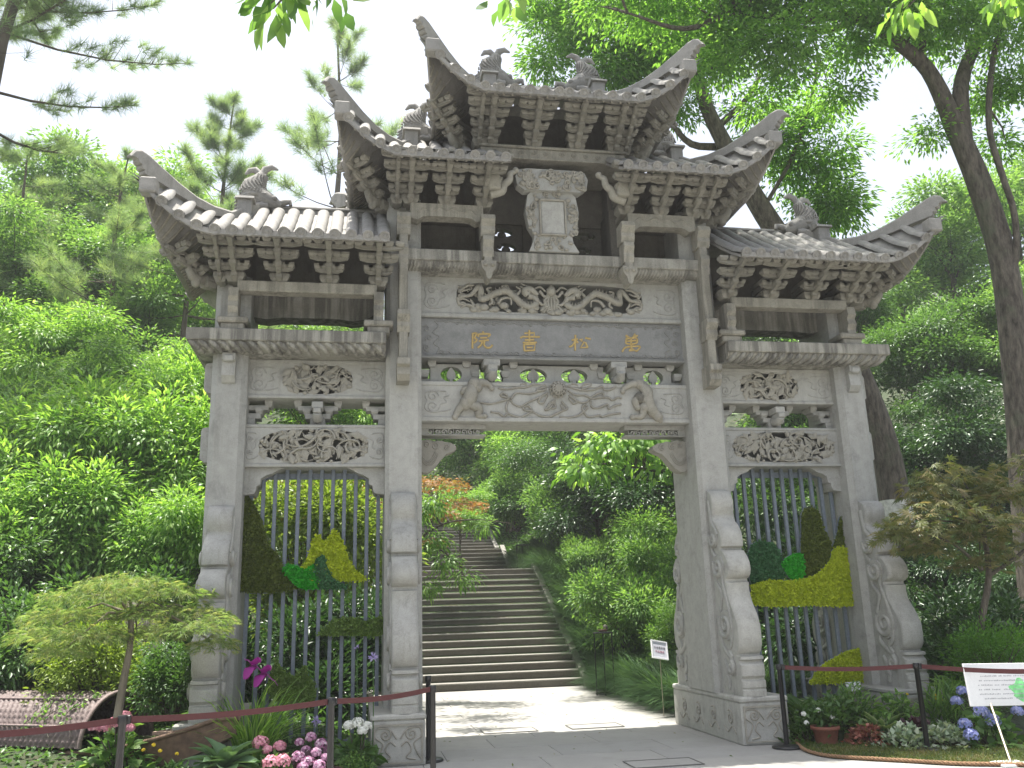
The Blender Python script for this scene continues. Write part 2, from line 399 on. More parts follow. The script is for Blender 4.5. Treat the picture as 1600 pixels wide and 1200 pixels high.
# ---- pillars (chamfered shafts)
def pillar(x0, x1, z1, y0=-.20, y1=.86, c=.055):
    mb = MB(); pts = [(x0 + c, y0), (x1 - c, y0), (x1, y0 + c), (x1, y1 - c), (x1 - c, y1), (x0 + c, y1), (x0, y1 - c), (x0, y0 + c)]
    mb.prism(pts, 2, .57, z1); return mb.build('pillar', ST, GATE)
both(pillar(-2.44, -1.95, 7.55)); both(pillar(-4.73, -4.27, 6.25, c=.075))

# ---- drum-shaped buttress stones, front and back of every pillar
PROF_F = [(-.12, 3.27), (-.26, 3.26), (-.345, 3.21), (-.385, 3.10), (-.375, 2.98), (-.34, 2.93), (-.335, 2.89), (-.365, 2.84), (-.47, 2.76), (-.545, 2.66), (-.57, 2.54), (-.56, 2.47),
          (-.50, 2.445), (-.50, 2.415), (-.575, 2.405), (-.585, 2.385), (-.64, 2.34), (-.70, 2.25), (-.715, 2.16), (-.69, 2.09), (-.63, 2.05), (-.585, 2.035), (-.585, 2.00), (-.625, 1.985), (-.615, 1.90), (-.63, 1.80), (-.69, 1.70),
          (-.77, 1.58), (-.83, 1.44), (-.845, 1.31), (-.825, 1.20), (-.78, 1.115), (-.735, 1.085), (-.735, 1.065), (-.83, 1.055), (-.84, 1.02), (-.78, 1.005), (-.785, .985), (-.87, .95), (-.895, .89), (-.87, .82), (-.80, .785), (-.80, .77),
          (-.87, .755), (-.885, .715), (-.865, .68), (-.82, .668), (-.82, .655), (-.885, .645), (-.89, .58), (-.88, .572)]
def drum(x0, x1, sc, sgn):
    """sgn -1: in front of the pillar, +1: behind it; sc scales the profile's height"""
    mb = MB(); c = .05; prof = [(max(-.895, -.2 + (y + .2) * 1.10), .572 + (z - .572) * sc) for y, z in PROF_F]
    def yy(y): return y if sgn < 0 else 2 * YC - .02 - y
    rows = []
    for y, z in prof:
        rows.append([(x0, yy(y + c), z), (x0 + c * .3, yy(y + c * .42), z), (x0 + c, yy(y + .008), z), (x0 + (x1 - x0) * .35, yy(y - .012), z), (x0 + (x1 - x0) * .65, yy(y - .012), z), (x1 - c, yy(y + .008), z), (x1 - c * .3, yy(y + c * .42), z), (x1, yy(y + c), z)])
    if sgn > 0: rows = [r[::-1] for r in rows]
    cut = [0]
    for i in range(1, len(prof) - 1):
        d0 = Vector((prof[i][0] - prof[i - 1][0], prof[i][1] - prof[i - 1][1])).normalized(); d1 = Vector((prof[i + 1][0] - prof[i][0], prof[i + 1][1] - prof[i][1])).normalized()
        if d0.dot(d1) < .72: cut.append(i)
    cut.append(len(prof) - 1)
    for a_, b_ in zip(cut, cut[1:]): mb.grid([r[::-1] for r in rows[a_:b_ + 1]])
    yb = yy(-.10)
    side = [(y + c, z) for y, z in prof] + [(-.10, .572)]
    for xx in (x0, x1): mb.add([(xx, yy(a), b) for a, b in side], [tuple(range(len(side)))])
    o = mb.build('drum_stone', ST, GATE)
    f = MB()
    Z = lambda z: .572 + (z - .572) * sc
    for xx, d in ((x0, -1), (x1, 1)):
        xr = xx + d * .004
        def sp(cy, cz, r, turns, st, cc):
            pl_ = [(yy(cy + r * 1.12 * math.cos(q_)), Z(cz) + r * 1.12 * math.sin(q_)) for q_ in np.linspace(0, 6.2832, 25)[:-1]]; f.prism(pl_, 0, min(xx, xx + d * .026), max(xx, xx + d * .026))
            f.tube([(xx + d * .028, yy(p[0]), p[1]) for p in spiral((cy, Z(cz)), r, turns * .85, 30, st, cc, .1)], list(np.linspace(.036, .019, 30)), 6)
        def cv(pts, r=.016): f.tube([(xr, yy(p[0]), Z(p[1])) for p in catmull(pts, 5)], r * 2.4, 8, True, (.55, 1, 1))
        sp(-.35, 2.58, .105, 1.7, .6, -1); sp(-.45, 2.20, .135, 1.8, .6, -1); sp(-.52, 1.44, .175, 2.1, .7, -1); sp(-.60, .91, .09, 1.4, 2.0, 1)
        cv([(-.24, 3.12), (-.26, 2.95), (-.30, 2.80), (-.40, 2.70), (-.455, 2.62)])
        cv([(-.28, 2.56), (-.24, 2.46), (-.30, 2.37), (-.36, 2.33)])
        cv([(-.33, 2.20), (-.30, 2.02), (-.38, 1.93), (-.46, 1.84), (-.40, 1.72), (-.35, 1.60)])
        cv([(-.52, 2.10), (-.50, 2.00), (-.54, 1.88), (-.60, 1.72), (-.66, 1.55), (-.67, 1.38), (-.63, 1.22), (-.55, 1.13), (-.62, 1.03)])
        cv([(-.33, 1.42), (-.33, 1.22), (-.42, 1.12), (-.52, 1.06), (-.60, 1.02), (-.655, .93), (-.64, .82)])
        cv([(-.36, .98), (-.42, .90), (-.40, .80), (-.47, .74), (-.44, .64)])
    f.build('scroll_relief', ST, o, kind='stuff')
    return o
both(drum(-2.365, -2.045, 1.0, -1)); both(drum(-2.365, -2.045, 1.0, 1))
both(drum(-4.655, -4.345, .94, -1)); both(drum(-4.655, -4.345, .94, 1))

# ---- beams with open-work panels
def hole_board(mb, x0, x1, z0, z1, cx, cz, a, b, y0, y1, n=40, pw=2.6, through=False):
    """front face with a rounded opening, side faces, and the opening's wall"""
    ring = []; outer = []
    for k in range(n):
        th = 2 * math.pi * k / n; ct, s_ = math.cos(th), math.sin(th)
        ring.append((cx + a * math.copysign(abs(ct) ** (2 / pw), ct), cz + b * math.copysign(abs(s_) ** (2 / pw), s_)))
        dx, dz = ring[-1][0] - cx, ring[-1][1] - cz
        t = min(((x1 if dx > 0 else x0) - cx) / dx if abs(dx) > 1e-9 else 1e9, ((z1 if dz > 0 else z0) - cz) / dz if abs(dz) > 1e-9 else 1e9)
        outer.append((cx + dx * t, cz + dz * t))
    for cxx, czz in ((x0, z0), (x0, z1), (x1, z0), (x1, z1)):     # snap the nearest ray to each corner
        i = min(range(n), key=lambda q: (outer[q][0] - cxx) ** 2 + (outer[q][1] - czz) ** 2); outer[i] = (cxx, czz)
    vs = [(p[0], y0, p[1]) for p in outer] + [(p[0], y0, p[1]) for p in ring] + [(p[0], y1, p[1]) for p in ring]
    fs = [(i, (i + 1) % n, n + (i + 1) % n, n + i) for i in range(n)]
    mb.add(vs, fs); mb.add(vs, [(n + i, n + (i + 1) % n, 2 * n + (i + 1) % n, 2 * n + i) for i in range(n)], True)
    if through:
        vb = [(p[0], y1, p[1]) for p in outer] + [(p[0], y1, p[1]) for p in ring]; mb.add(vb, [(i, n + i, n + (i + 1) % n, (i + 1) % n) for i in range(n)])
        mb.add([(x0, y0, z0), (x1, y0, z0), (x1, y1, z0), (x0, y1, z0), (x0, y0, z1), (x1, y0, z1), (x1, y1, z1), (x0, y1, z1)], [(0, 3, 2, 1), (4, 5, 6, 7), (0, 4, 7, 3), (1, 2, 6, 5)]); return
    # rest of the block
    mb.add([(x0, y0, z0), (x1, y0, z0), (x1, y1, z0), (x0, y1, z0), (x0, y0, z1), (x1, y0, z1), (x1, y1, z1), (x0, y1, z1)], [(0, 3, 2, 1), (4, 5, 6, 7), (0, 4, 7, 3), (1, 2, 6, 5)])
    mb.add([(x0, y1, z0), (x1, y1, z0), (x1, y1, z1), (x0, y1, z1)], [(0, 1, 2, 3)])
def vines(mb, cx, cz, a, b, seed, n=26, rr=.0185, y=(-.035, .05), leafy=True):
    r = random.Random(seed)
    def inside(p): return abs((p[0] - cx) / a) ** 2.6 + abs((p[1] - cz) / b) ** 2.6 < 1.0
    for i in range(n):
        p = [cx + r.uniform(-.95, .95) * a, cz + r.uniform(-.9, .9) * b]; th = r.uniform(0, 6.28); k = r.choice((-1, 1)) * r.uniform(4, 14)
        yy = r.uniform(*y); pts = []
        for s in range(14):
            if not inside(p): break
            pts.append((p[0], yy + .015 * math.sin(s * .7 + i), p[1])); th += k * .03; p = [p[0] + math.cos(th) * .035, p[1] + math.sin(th) * .035]
        if len(pts) > 3: mb.tube(pts, list(np.linspace(rr * r.uniform(.9, 1.3), rr * .45, len(pts))), 6)
    for i in range(int(n * 1.9) if leafy else 0):
        p = (cx + r.uniform(-.95, .95) * a, cz + r.uniform(-.9, .9) * b)
        if not inside(p): continue
        th = r.uniform(0, 6.28); L = r.uniform(.05, .115); w_ = L * r.uniform(.35, .6); yy = r.uniform(y[0] - .01, y[1] - .02)
        d = (math.cos(th), math.sin(th)); q = (-d[1], d[0]); tip = r.uniform(-.03, .02)
        vs = [(p[0] - d[0] * L, yy + .03, p[1] - d[1] * L), (p[0] + q[0] * w_, yy + .012, p[1] + q[1] * w_), (p[0] + d[0] * L, yy + tip + .01, p[1] + d[1] * L), (p[0] - q[0] * w_, yy + .012, p[1] - q[1] * w_), (p[0], yy - .022, p[1])]
        mb.add(vs, [(0, 4, 1), (1, 4, 2), (2, 4, 3), (3, 4, 0)], True)
    # the rim of beads and curls round the opening
    m = int((a + b) * 26)
    for i in range(m):
        t = 2 * math.pi * i / m + r.uniform(-.05, .05); ct, s_ = math.cos(t), math.sin(t)
        q = (cx + a * .97 * math.copysign(abs(ct) ** .77, ct), cz + b * .95 * math.copysign(abs(s_) ** .77, s_))
        mb.ball((q[0], r.uniform(-.01, .02), q[1]), r.uniform(.018, .036), 7, 5, (1.2, .8, 1))
def corner_scrolls(mb, x0, x1, z0, z1, cxa, y=-.002):
    """incised clouds at both ends of a panel: shallow raised lines"""
    h = z1 - z0; zm = (z0 + z1) / 2
    for s, xe in ((1, x0), (-1, x1)):
        d = abs(cxa[0] - x0) if s > 0 else abs(x1 - cxa[1])
        if d < .12: continue
        u = min(d, .42)
        mb.tube([(p[0], y, p[1]) for p in spiral((xe + s * u * .36, zm + h * .17), u * .20, 1.4, 18, 0, s)], .009, 5)
        mb.tube([(p[0], y, p[1]) for p in spiral((xe + s * u * .36, zm - h * .17), u * .22, 1.5, 18, 0, -s)], .009, 5)
        carve(mb, [(xe + s * u * .8, zm + h * .33), (xe + s * u * .55, zm + h * .36), (xe + s * u * .2, zm + h * .34), (xe + s * u * .1, zm + h * .18), (xe + s * u * .16, zm), (xe + s * u * .08, zm - h * .2), (xe + s * u * .25, zm - h * .36), (xe + s * u * .7, zm - h * .34), (xe + s * u * .95, zm - h * .27)], y, .008)
        carve(mb, [(xe + s * u * .6, zm - h * .1), (xe + s * u * .8, zm - h * .02), (xe + s * u * .72, zm + h * .12), (xe + s * u * .9, zm + h * .2)], y, .007)
def side_beam(x0, x1, z0, z1, cx, a, b, seed, n, label=None):
    mb = MB(); e = .045
    hole_board(mb, x0, x1, z0 + e, z1 - e, cx, (z0 + z1) / 2, a, b, 0, .50)
    mb.box(x0, x1, -.022, .62, z0, z0 + e - .001, .008); mb.box(x0, x1, -.012, .60, z1 - e + .001, z1, .008); mb.box(x0, x1, .505, .58, z0 + e, z1 - e)
    o = mb.build('carved_beam', ST, GATE)
    c = MB(); vines(c, cx, (z0 + z1) / 2, a, b, seed, n); c.build('openwork_carving', CAR, o)
    c = MB(); corner_scrolls(c, x0 + .02, x1 - .02, z0 + e, z1 - e, (cx - a, cx + a)); c.build('cloud_relief', ST, o, kind='stuff')
    return o
side_beam(-4.30, -2.42, 4.584, 5.128, -3.35, .46, .205, 11, 34)
side_beam(-4.30, -2.42, 3.644, 4.224, -3.38, .72, .225, 12, 46)
side_beam(2.42, 4.30, 4.584, 5.128, 3.27, .46, .205, 13, 34)
side_beam(2.42, 4.30, 3.644, 4.224, 3.40, .80, .225, 14, 60)

for z0, z1 in ((3.70, 4.19), (4.64, 5.08)):
    mb = MB(); mb.prism([(-4.72, z0), (-4.80, z0 + .02), (-4.85, z0 + .06), (-4.85, z1 - .06), (-4.83, z1 - .02), (-4.72, z1)], 1, .02, .50); both(mb.build('beam_end', ST, GATE))
# stepped bracket blocks between the two side beams
def dou(mb, cx, cy, z0, w, d, h):            # a bearing block that narrows downwards
    a, b = w * .34, d * .34
    mb.add([(cx - a, cy - b, z0), (cx + a, cy - b, z0), (cx + a, cy + b, z0), (cx - a, cy + b, z0),
            (cx - w / 2, cy - d / 2, z0 + h * .5), (cx + w / 2, cy - d / 2, z0 + h * .5), (cx + w / 2, cy + d / 2, z0 + h * .5), (cx - w / 2, cy + d / 2, z0 + h * .5),
            (cx - w / 2, cy - d / 2, z0 + h), (cx + w / 2, cy - d / 2, z0 + h), (cx + w / 2, cy + d / 2, z0 + h), (cx - w / 2, cy + d / 2, z0 + h)],
           [(0, 3, 2, 1), (0, 1, 5, 4), (1, 2, 6, 5), (2, 3, 7, 6), (3, 0, 4, 7), (4, 5, 9, 8), (5, 6, 10, 9), (6, 7, 11, 10), (7, 4, 8, 11), (8, 9, 10, 11)])
def gap_bracket(cx, z0, z1, nose=True, half=0):
    mb = MB(); h = z1 - z0; u = h / 3.0; cy = .25
    def bx(a, b, *r):
        if half > 0: a = max(a, 0)
        if half < 0: b = min(b, 0)
        if b - a > .01: mb.box(cx + a, cx + b, *r, .006)
    bx(-.10, .10, .12, .38, z0, z0 + u * .9)
    bx(-.17, .17, .13, .37, z0 + u * .9, z0 + u * 1.5)
    bx(-.27, .27, .14, .36, z0 + u * 1.9, z0 + u * 2.45)
    for s in (-1, 1):
        if half * s >= 0:
            dou(mb, cx + s * .15, cy, z0 + u * 1.4, .10, .28, u * .75); dou(mb, cx + s * .27, cy, z0 + u * 2.25, .10, .28, u * .8)
    if nose:
        mb.tube([(cx, .12, z0 + u * .9), (cx, -.04, z0 + u * .85), (cx, -.10, z0 + u * 1.2)], [.075, .07, .05], 8); mb.box(cx - .075, cx + .075, -.11, .14, z0 + u * 1.7, z0 + u * 2.5, .01)
        mb.box(cx - .05, cx + .05, -.14, .1, z0 + u * 1.15, z0 + u * 1.7, .01)
    return mb.build('gap_bracket', ST, GATE)
for s in (-1, 1):
    gap_bracket(s * 3.35, 4.224, 4.584)
    gap_bracket(s * 4.28, 4.224, 4.584, False, -s * 1); gap_bracket(s * 2.43, 4.224, 4.584, False, s * 1)
# ---- arched corner brackets under the side beams
def arch_brackets(s):
    for e, d in ((-4.285, 1), (-2.43, -1)):
        mb = MB(); pts = [(e, 3.645), (e + d * .52, 3.645), (e + d * .43, 3.61), (e + d * .36, 3.565), (e + d * .30, 3.55), (e + d * .22, 3.50), (e + d * .215, 3.42), (e + d * .17, 3.40), (e + d * .165, 3.35), (e + d * .14, 3.30), (e, 3.28)]
        q = [(s * p[0] * -1, p[1]) for p in pts]
        mb.prism(q, 1, .06, .46); mb.build('arch_bracket', ST, GATE)
arch_brackets(-1); arch_brackets(1)

# ---- the main span: lower beam with lions and ribbon ball
mb = MB(); mb.box(-1.96, 1.96, 0, .60, 4.34, 4.80, .006); mb.box(-1.96, 1.96, -.022, .62, 4.28, 4.345, .01); mb.box(-1.96, 1.96, -.014, .61, 4.795, 4.858, .01)
LOW = mb.build('carved_beam', ST, GATE)
Z5 = ((650, 430), 7.06); Z6 = ((860, 430), 7.06); Z7 = ((650, 560), 7.273); Z8 = ((860, 560), 6.957)
mb = MB()
rib7 = [[(1480, 350), (1300, 400), (1140, 395), (1080, 460)], [(1060, 460), (960, 490), (840, 515), (700, 500)], [(1490, 390), (1360, 460), (1270, 500), (1190, 545), (1110, 520), (1075, 470)],
        [(1480, 310), (1340, 300), (1240, 330), (1160, 330), (1080, 345), (1000, 350), (930, 335)], [(1075, 450), (1000, 440), (960, 420), (990, 395), (1040, 430)], [(1050, 480), (1020, 560), (1035, 620), (1000, 660), (930, 620), (850, 610)],
        [(1035, 615), (1110, 655), (1200, 665), (1290, 620), (1320, 590)], [(1320, 590), (1270, 540), (1215, 560), (1240, 590), (1310, 600)], [(1320, 605), (1420, 655), (1520, 660), (1600, 620)],
        [(1490, 420), (1440, 510), (1390, 490), (1430, 430), (1490, 400)], [(1570, 470), (1580, 560), (1520, 560), (1510, 520), (1570, 480)], [(1480, 330), (1400, 345), (1370, 370), (1460, 365)], [(1180, 300), (1230, 290), (1260, 320)]]
rib8 = [[(180, 300), (300, 340), (390, 350), (470, 340), (560, 310), (590, 345), (650, 340), (710, 305)], [(190, 350), (270, 400), (360, 400), (430, 430)], [(430, 430), (500, 390), (560, 370), (570, 405), (500, 430), (440, 440)],
        [(430, 440), (520, 430), (620, 425), (670, 455), (730, 425), (775, 435)], [(420, 450), (380, 480), (320, 480), (270, 450)], [(435, 460), (450, 530), (520, 540), (620, 500), (630, 550), (690, 520), (770, 500)],
        [(100, 635), (200, 645), (300, 620), (370, 570), (400, 530), (370, 505), (345, 540), (370, 600), (420, 640), (520, 620), (560, 635), (650, 610), (760, 595)], [(200, 400), (280, 470), (240, 490), (200, 430)], [(120, 470), (180, 540), (140, 560), (110, 500)], [(40, 470), (0, 540), (-60, 560), (20, 480)], [(0, 640), (90, 590), (150, 560)],
        [(330, 320), (370, 285), (440, 280), (400, 320), (340, 335)], [(200, 300), (250, 280), (300, 300)]]
for Z, L in ((Z7, rib7), (Z8, rib8)):
    for l in L: carve(mb, tr(*Z, l, 0), -.012, .017, 5, 5, None, .008)
mb.build('ribbon_relief', CAR, LOW)
mb = MB(); bc = tr(*Z8, [(75, 345)], 0)[0]
mb.ball((bc[0], -.03, bc[1]), .105, 14, 10, (1, .8, 1))
for ax in range(6):
    th = ax * math.pi / 6
    mb.tube([(bc[0] + .12 * math.cos(t) * math.cos(th), -.03 + .10 * math.sin(t) - .0, bc[1] + .12 * math.cos(t) * math.sin(th)) for t in np.linspace(math.pi, 2 * math.pi, 12)], .013, 5)
for rr in (.045, .085, .115): mb.tube([(bc[0] + rr * math.cos(t), -.03 - math.sqrt(max(0, .12 ** 2 - rr ** 2)) * .85, bc[1] + rr * math.sin(t)) for t in np.linspace(0, 6.284, 18)], .011, 5)
mb.build('ribbon_ball', CAR, LOW)
def lion(Z, spec, name='lion_relief'):
    mb = MB()
    for pts, rad in spec:
        q = tr(*Z, pts, 0)
        c = catmull(q, 4); m = len(c); rr = 1.22 * np.interp(np.linspace(0, 1, m), np.linspace(0, 1, len(rad)), rad)
        mb.tube([(p[0], -.015 - rr[i] * .25, p[1]) for i, p in enumerate(c)], list(rr), 8)
        for end, rd in ((q[0], rad[0]), (q[-1], rad[-1])): mb.ball((end[0], -.02 - rd * .3, end[1]), rd * 1.45, 8, 6)
    return mb, name
mb, nm = lion(Z7, [([(640, 300), (620, 400), (600, 480), (560, 530)], [.05, .085, .085, .06]), ([(660, 320), (740, 280), (820, 300), (860, 345)], [.055, .05, .035, .028]),
                   ([(600, 350), (550, 350), (530, 390)], [.04, .035, .03]), ([(560, 510), (490, 580), (440, 670)], [.06, .045, .032]), ([(600, 520), (690, 560), (720, 600), (700, 650), (780, 660)], [.05, .06, .045, .035, .028]),
                   ([(660, 290), (690, 310), (700, 340)], [.06, .058, .045])])
rl = random.Random(3)
for q in tr(*Z7, [(600 + rl.uniform(-50, 80), 420 + rl.uniform(-60, 60)) for _ in range(16)], 0): mb.ball((q[0], -.075, q[1]), .022, 6, 5)
mb.build(nm, CAR, LOW)
mb, nm = lion(Z8, [([(960, 290), (1030, 360), (1050, 470), (1090, 560), (1160, 640)], [.05, .07, .075, .075, .055]), ([(950, 280), (870, 290), (800, 330), (780, 365)], [.045, .04, .032, .028]),
                   ([(1040, 320), (1080, 360), (1070, 390)], [.04, .035, .03]), ([(960, 440), (920, 480), (940, 540)], [.06, .05, .035]), ([(1010, 540), (990, 630), (920, 640), (885, 645)], [.055, .04, .03, .03]), ([(1150, 620), (1190, 680)], [.05, .03]),
                   ([(960, 440), (1000, 450), (1050, 440)], [.06, .06, .055])])
for q in tr(*Z8, [(1010 + rl.uniform(-60, 60), 430 + rl.uniform(-25, 45)) for _ in range(18)], 0): mb.ball((q[0], -.085, q[1]), .022, 6, 5)
mb.build(nm, CAR, LOW)
mb = MB(); corner_scrolls(mb, -1.93, 1.93, 4.36, 4.78, (-1.5, 1.5), -.004); mb.build('cloud_relief', ST, LOW, kind='stuff')
# lace strips and winged brackets (queti) below it
for s in (-1, 1):
    mb = MB(); x0, x1 = sorted((s * 1.95, s * 1.02)); mb.box(x0, x1, .17, .43, 4.215, 4.28, .004); mb.box(x0, x1, .17, .43, 4.12, 4.135, .003)
    r = random.Random(5 + s)
    for k in range(9):
        xx = s * (1.90 - k * .095); mb.tube([(p[0], .20, p[1]) for p in spiral((xx, 4.175), .042, 1.2, 12, k * 2.0, 1)], .012, 5); mb.box(xx - .03, xx + .02, .2, .4, 4.135, 4.155); mb.box(xx - .055, xx - .045, .2, .4, 4.13, 4.22)
    mb.box(*sorted((s * 1.95, s * 1.84)), .19, .41, 4.135, 4.215); mb.build('lace_strip', ST, GATE)
    mb = MB()
    out2 = [(1.95, 4.05), (1.84, 4.065), (1.74, 4.04), (1.66, 4.05), (1.60, 4.03), (1.52, 4.02), (1.445, 3.975), (1.44, 3.93), (1.50, 3.89), (1.58, 3.86), (1.64, 3.80), (1.70, 3.72), (1.76, 3.65), (1.84, 3.60), (1.91, 3.60), (1.95, 3.64)]
    mb.prism([(s * a, b) for a, b in out2], 1, .20, .40)
    for c2, rr, tt in (((1.74, 3.97), .06, 1.3), ((1.58, 3.95), .05, 1.2), ((1.86, 3.99), .05, 1.2)):
        mb.tube([(s * p[0], .195, p[1]) for p in spiral(c2, rr, tt, 18, 1.0, 1)], .012, 5)
    for off in (0, .05, .1): carve(mb, [(s * (1.70 + off * .3), 3.86 + off * .3), (s * (1.76 + off * .3), 3.74 + off * .4), (s * (1.85), 3.70 + off * .5), (s * 1.92, 3.76 + off * .6)], .195, .011)
    mb.build('winged_bracket', CAR, GATE)

# pierced panel between lower beam and name plate
mb = MB(); zz0, zz1 = 4.858, 5.195
ho = (zz1 - zz0) * .5
def petal_board(x0, x1, cx, a):
    zc = zz0 + .155
    hole_board(mb, x0, x1, zz0 + .02, zz1 - .035, cx, zc, a, .112, .18, .33, 28, 2.0, True)
    b = a * .42                                 # the leaf-shaped tongue that stands in the opening
    mb.prism([(cx - b * .35, zc - .115), (cx - b * .35, zc - .055), (cx - b * .62, zc - .085), (cx - b, zc - .03), (cx - b * .9, zc + .03), (cx - b * .45, zc + .075), (cx, zc + .108), (cx + b * .45, zc + .075), (cx + b * .9, zc + .03), (cx + b, zc - .03), (cx + b * .62, zc - .085), (cx + b * .35, zc - .055), (cx + b * .35, zc - .115)], 1, .19, .25)
petal_board(-1.80, -1.10, -1.50, .155); petal_board(1.10, 1.80, 1.52, .155)
petal_board(-.75, 0.0, -.30, .20); petal_board(0.0, .75, .31, .20)
for s in (-1, 1):
    mb.box(*sorted((s * 1.10, s * .75)), .18, .34, zz0, zz0 + .06); mb.box(*sorted((s * 1.06, s * .82)), -.03, .36, zz1 - .1, zz1, .01); mb.box(*sorted((s * 1.01, s * .87)), -.10, .3, zz0 + .13, zz1 - .09, .01)
    mb.tube([(s * .94, .2, zz0 + .11), (s * .94, -.05, zz0 + .08), (s * .94, -.12, zz0 + .15)], [.08, .075, .05], 8)
    for q in (1.16, .72): dou(mb, s * q, .2, zz0 + .12, .12, .12, .09)
    for q in (1.28, .60, 1.78): dou(mb, s * q, .18, zz1 - .085, .12, .12, .085)
    dou(mb, s * 1.88, .2, zz0 + .1, .12, .2, .1); mb.box(*sorted((s * 1.80, s * 1.95)), .2, .34, zz0, zz0 + .09)
PIER = mb.build('pierced_panel', ST, GATE)

M['stone_plateedge'] = stone_mat('plate_border_stone', (.21, .21, .20), (.29, .29, .275))
# name plate with its gilt characters, written from right to left
mb = MB(); mb.box(-1.96, 1.96, .03, .50, 5.215, 5.80, .004); PLATE = mb.build('name_plate', M['stone_cool'], GATE)
mb = MB(); mb.box(-1.96, 1.96, -.035, .56, 5.19, 5.225, .006); mb.box(-1.96, 1.96, -.02, .54, 5.225, 5.245, .005)
r = random.Random(9)
for z0, d in ((5.262, 1), (5.775, -1)):
    k = -1.72
    while k < 1.72:
        L = r.uniform(.10, .19); carve(mb, [(k, z0), (k + L * .3, z0 + d * r.uniform(.02, .05)), (k + L * .6, z0 + d * .012), (k + L, z0 + d * r.uniform(.02, .045)), (k + L * 1.15, z0)], .028, r.uniform(.009, .014), 5, 3)
        if r.random() < .55: mb.tube([(p[0], .028, p[1]) for p in spiral((k + L * .5, z0 + d * .035), .028, 1.2, 10, 0, d)], .009, 5)
        k += L * .85
for s in (-1, 1):
    for q, zz in ((1.86, 5.36), (1.83, 5.50), (1.87, 5.64)):
        mb.tube([(s * p[0], .028, p[1]) for p in spiral((q, zz), .055, 1.3, 14, zz * 9, 1)], .012, 5)
    carve(mb, [(s * 1.72, 5.27), (s * 1.68, 5.36), (s * 1.76, 5.42), (s * 1.68, 5.52), (s * 1.77, 5.58), (s * 1.69, 5.68), (s * 1.75, 5.76)], .028, .011)
mb.build('plate_border', M['stone_plateedge'], PLATE, kind='stuff')
CH = [('yuan', Z5, [[(625, 640), (622, 810)], [(625, 645), (668, 643), (645, 690), (672, 715), (640, 748)], [(735, 622), (748, 645)], [(690, 680), (692, 652), (812, 650), (795, 682)], [(708, 692), (785, 690)], [(692, 728), (802, 716)], [(736, 725), (716, 772), (680, 802)], [(756, 720), (750, 770), (782, 800), (822, 795), (842, 770)]]),
      ('shu', Z5, [[(1250, 608), (1250, 745)], [(1195, 642), (1305, 636), (1302, 690)], [(1150, 692), (1180, 678), (1365, 682)], [(1200, 716), (1302, 712)], [(1178, 746), (1332, 742)], [(1190, 765), (1196, 836)], [(1190, 765), (1312, 760), (1305, 830)], [(1196, 834), (1306, 828)], [(1220, 798), (1285, 797)]]),
      ('song', Z6, [[(235, 716), (302, 706)], [(205, 790), (235, 782), (258, 755), (275, 715)], [(275, 660), (272, 832)], [(275, 722), (306, 746)], [(385, 690), (442, 706)], [(320, 715), (352, 708), (340, 735)], [(372, 735), (330, 802), (412, 796)], [(385, 742), (412, 800)]]),
      ('wan', Z6, [[(828, 668), (868, 684)], [(838, 660), (850, 692)], [(932, 648), (912, 690)], [(905, 682), (962, 668)], [(838, 700), (840, 756), (946, 752), (946, 695), (838, 700)], [(838, 728), (946, 722)], [(890, 695), (892, 812)], [(790, 846), (832, 797), (972, 784), (982, 802), (952, 836), (934, 830)], [(866, 832), (900, 812), (926, 832)], [(866, 832), (926, 828)]])]
for nm, Z, strokes in CH:
    mb = MB()
    for st in strokes:
        q = tr(*Z, st, .03); mb.tube([(p[0], .026, p[1]) for p in (catmull(q, 4) if len(q) > 3 and nm != 'x' else q)], .0155, 6, True, (1, .6, 1))
    mb.build('gilt_character', M['gold'], PLATE)

# dragon panel
mb = MB(); hole_board(mb, -1.96, 1.96, 5.87, 6.42, -.03, 6.145, 1.40, .235, 0, .50, 48, 3.6); mb.box(-1.96, 1.96, -.03, .60, 5.805, 5.872, .012); mb.box(-1.96, 1.96, .505, .58, 5.87, 6.42)
DRG = mb.build('carved_beam', ST, GATE)
mb = MB()
body = [(450, 250), (520, 240), (610, 215), (690, 130), (715, 180), (720, 270), (800, 240), (900, 195), (990, 180), (1080, 240), (1140, 300), (1220, 350), (1300, 340), (1335, 300), (1300, 250), (1230, 235)]
head = [(1230, 235), (1200, 190), (1260, 170), (1340, 230)]
legs = [[(820, 240), (840, 300), (800, 330)], [(860, 230), (780, 160), (830, 140)], [(1180, 330), (1160, 380), (1120, 390)], [(1260, 350), (1290, 400), (1340, 410)], [(1090, 240), (1150, 170), (1100, 130)], [(640, 340), (600, 270)], [(460, 260), (480, 320), (560, 320)], [(480, 180), (560, 120), (640, 115)], [(500, 210), (470, 150)], [(640, 350), (560, 330), (490, 360)], [(900, 320), (950, 260), (1040, 260), (1050, 330)], [(1360, 180), (1420, 240), (1460, 200)], [(1350, 300), (1400, 330), (1440, 290)], [(1380, 400), (1420, 350), (1470, 340)]]
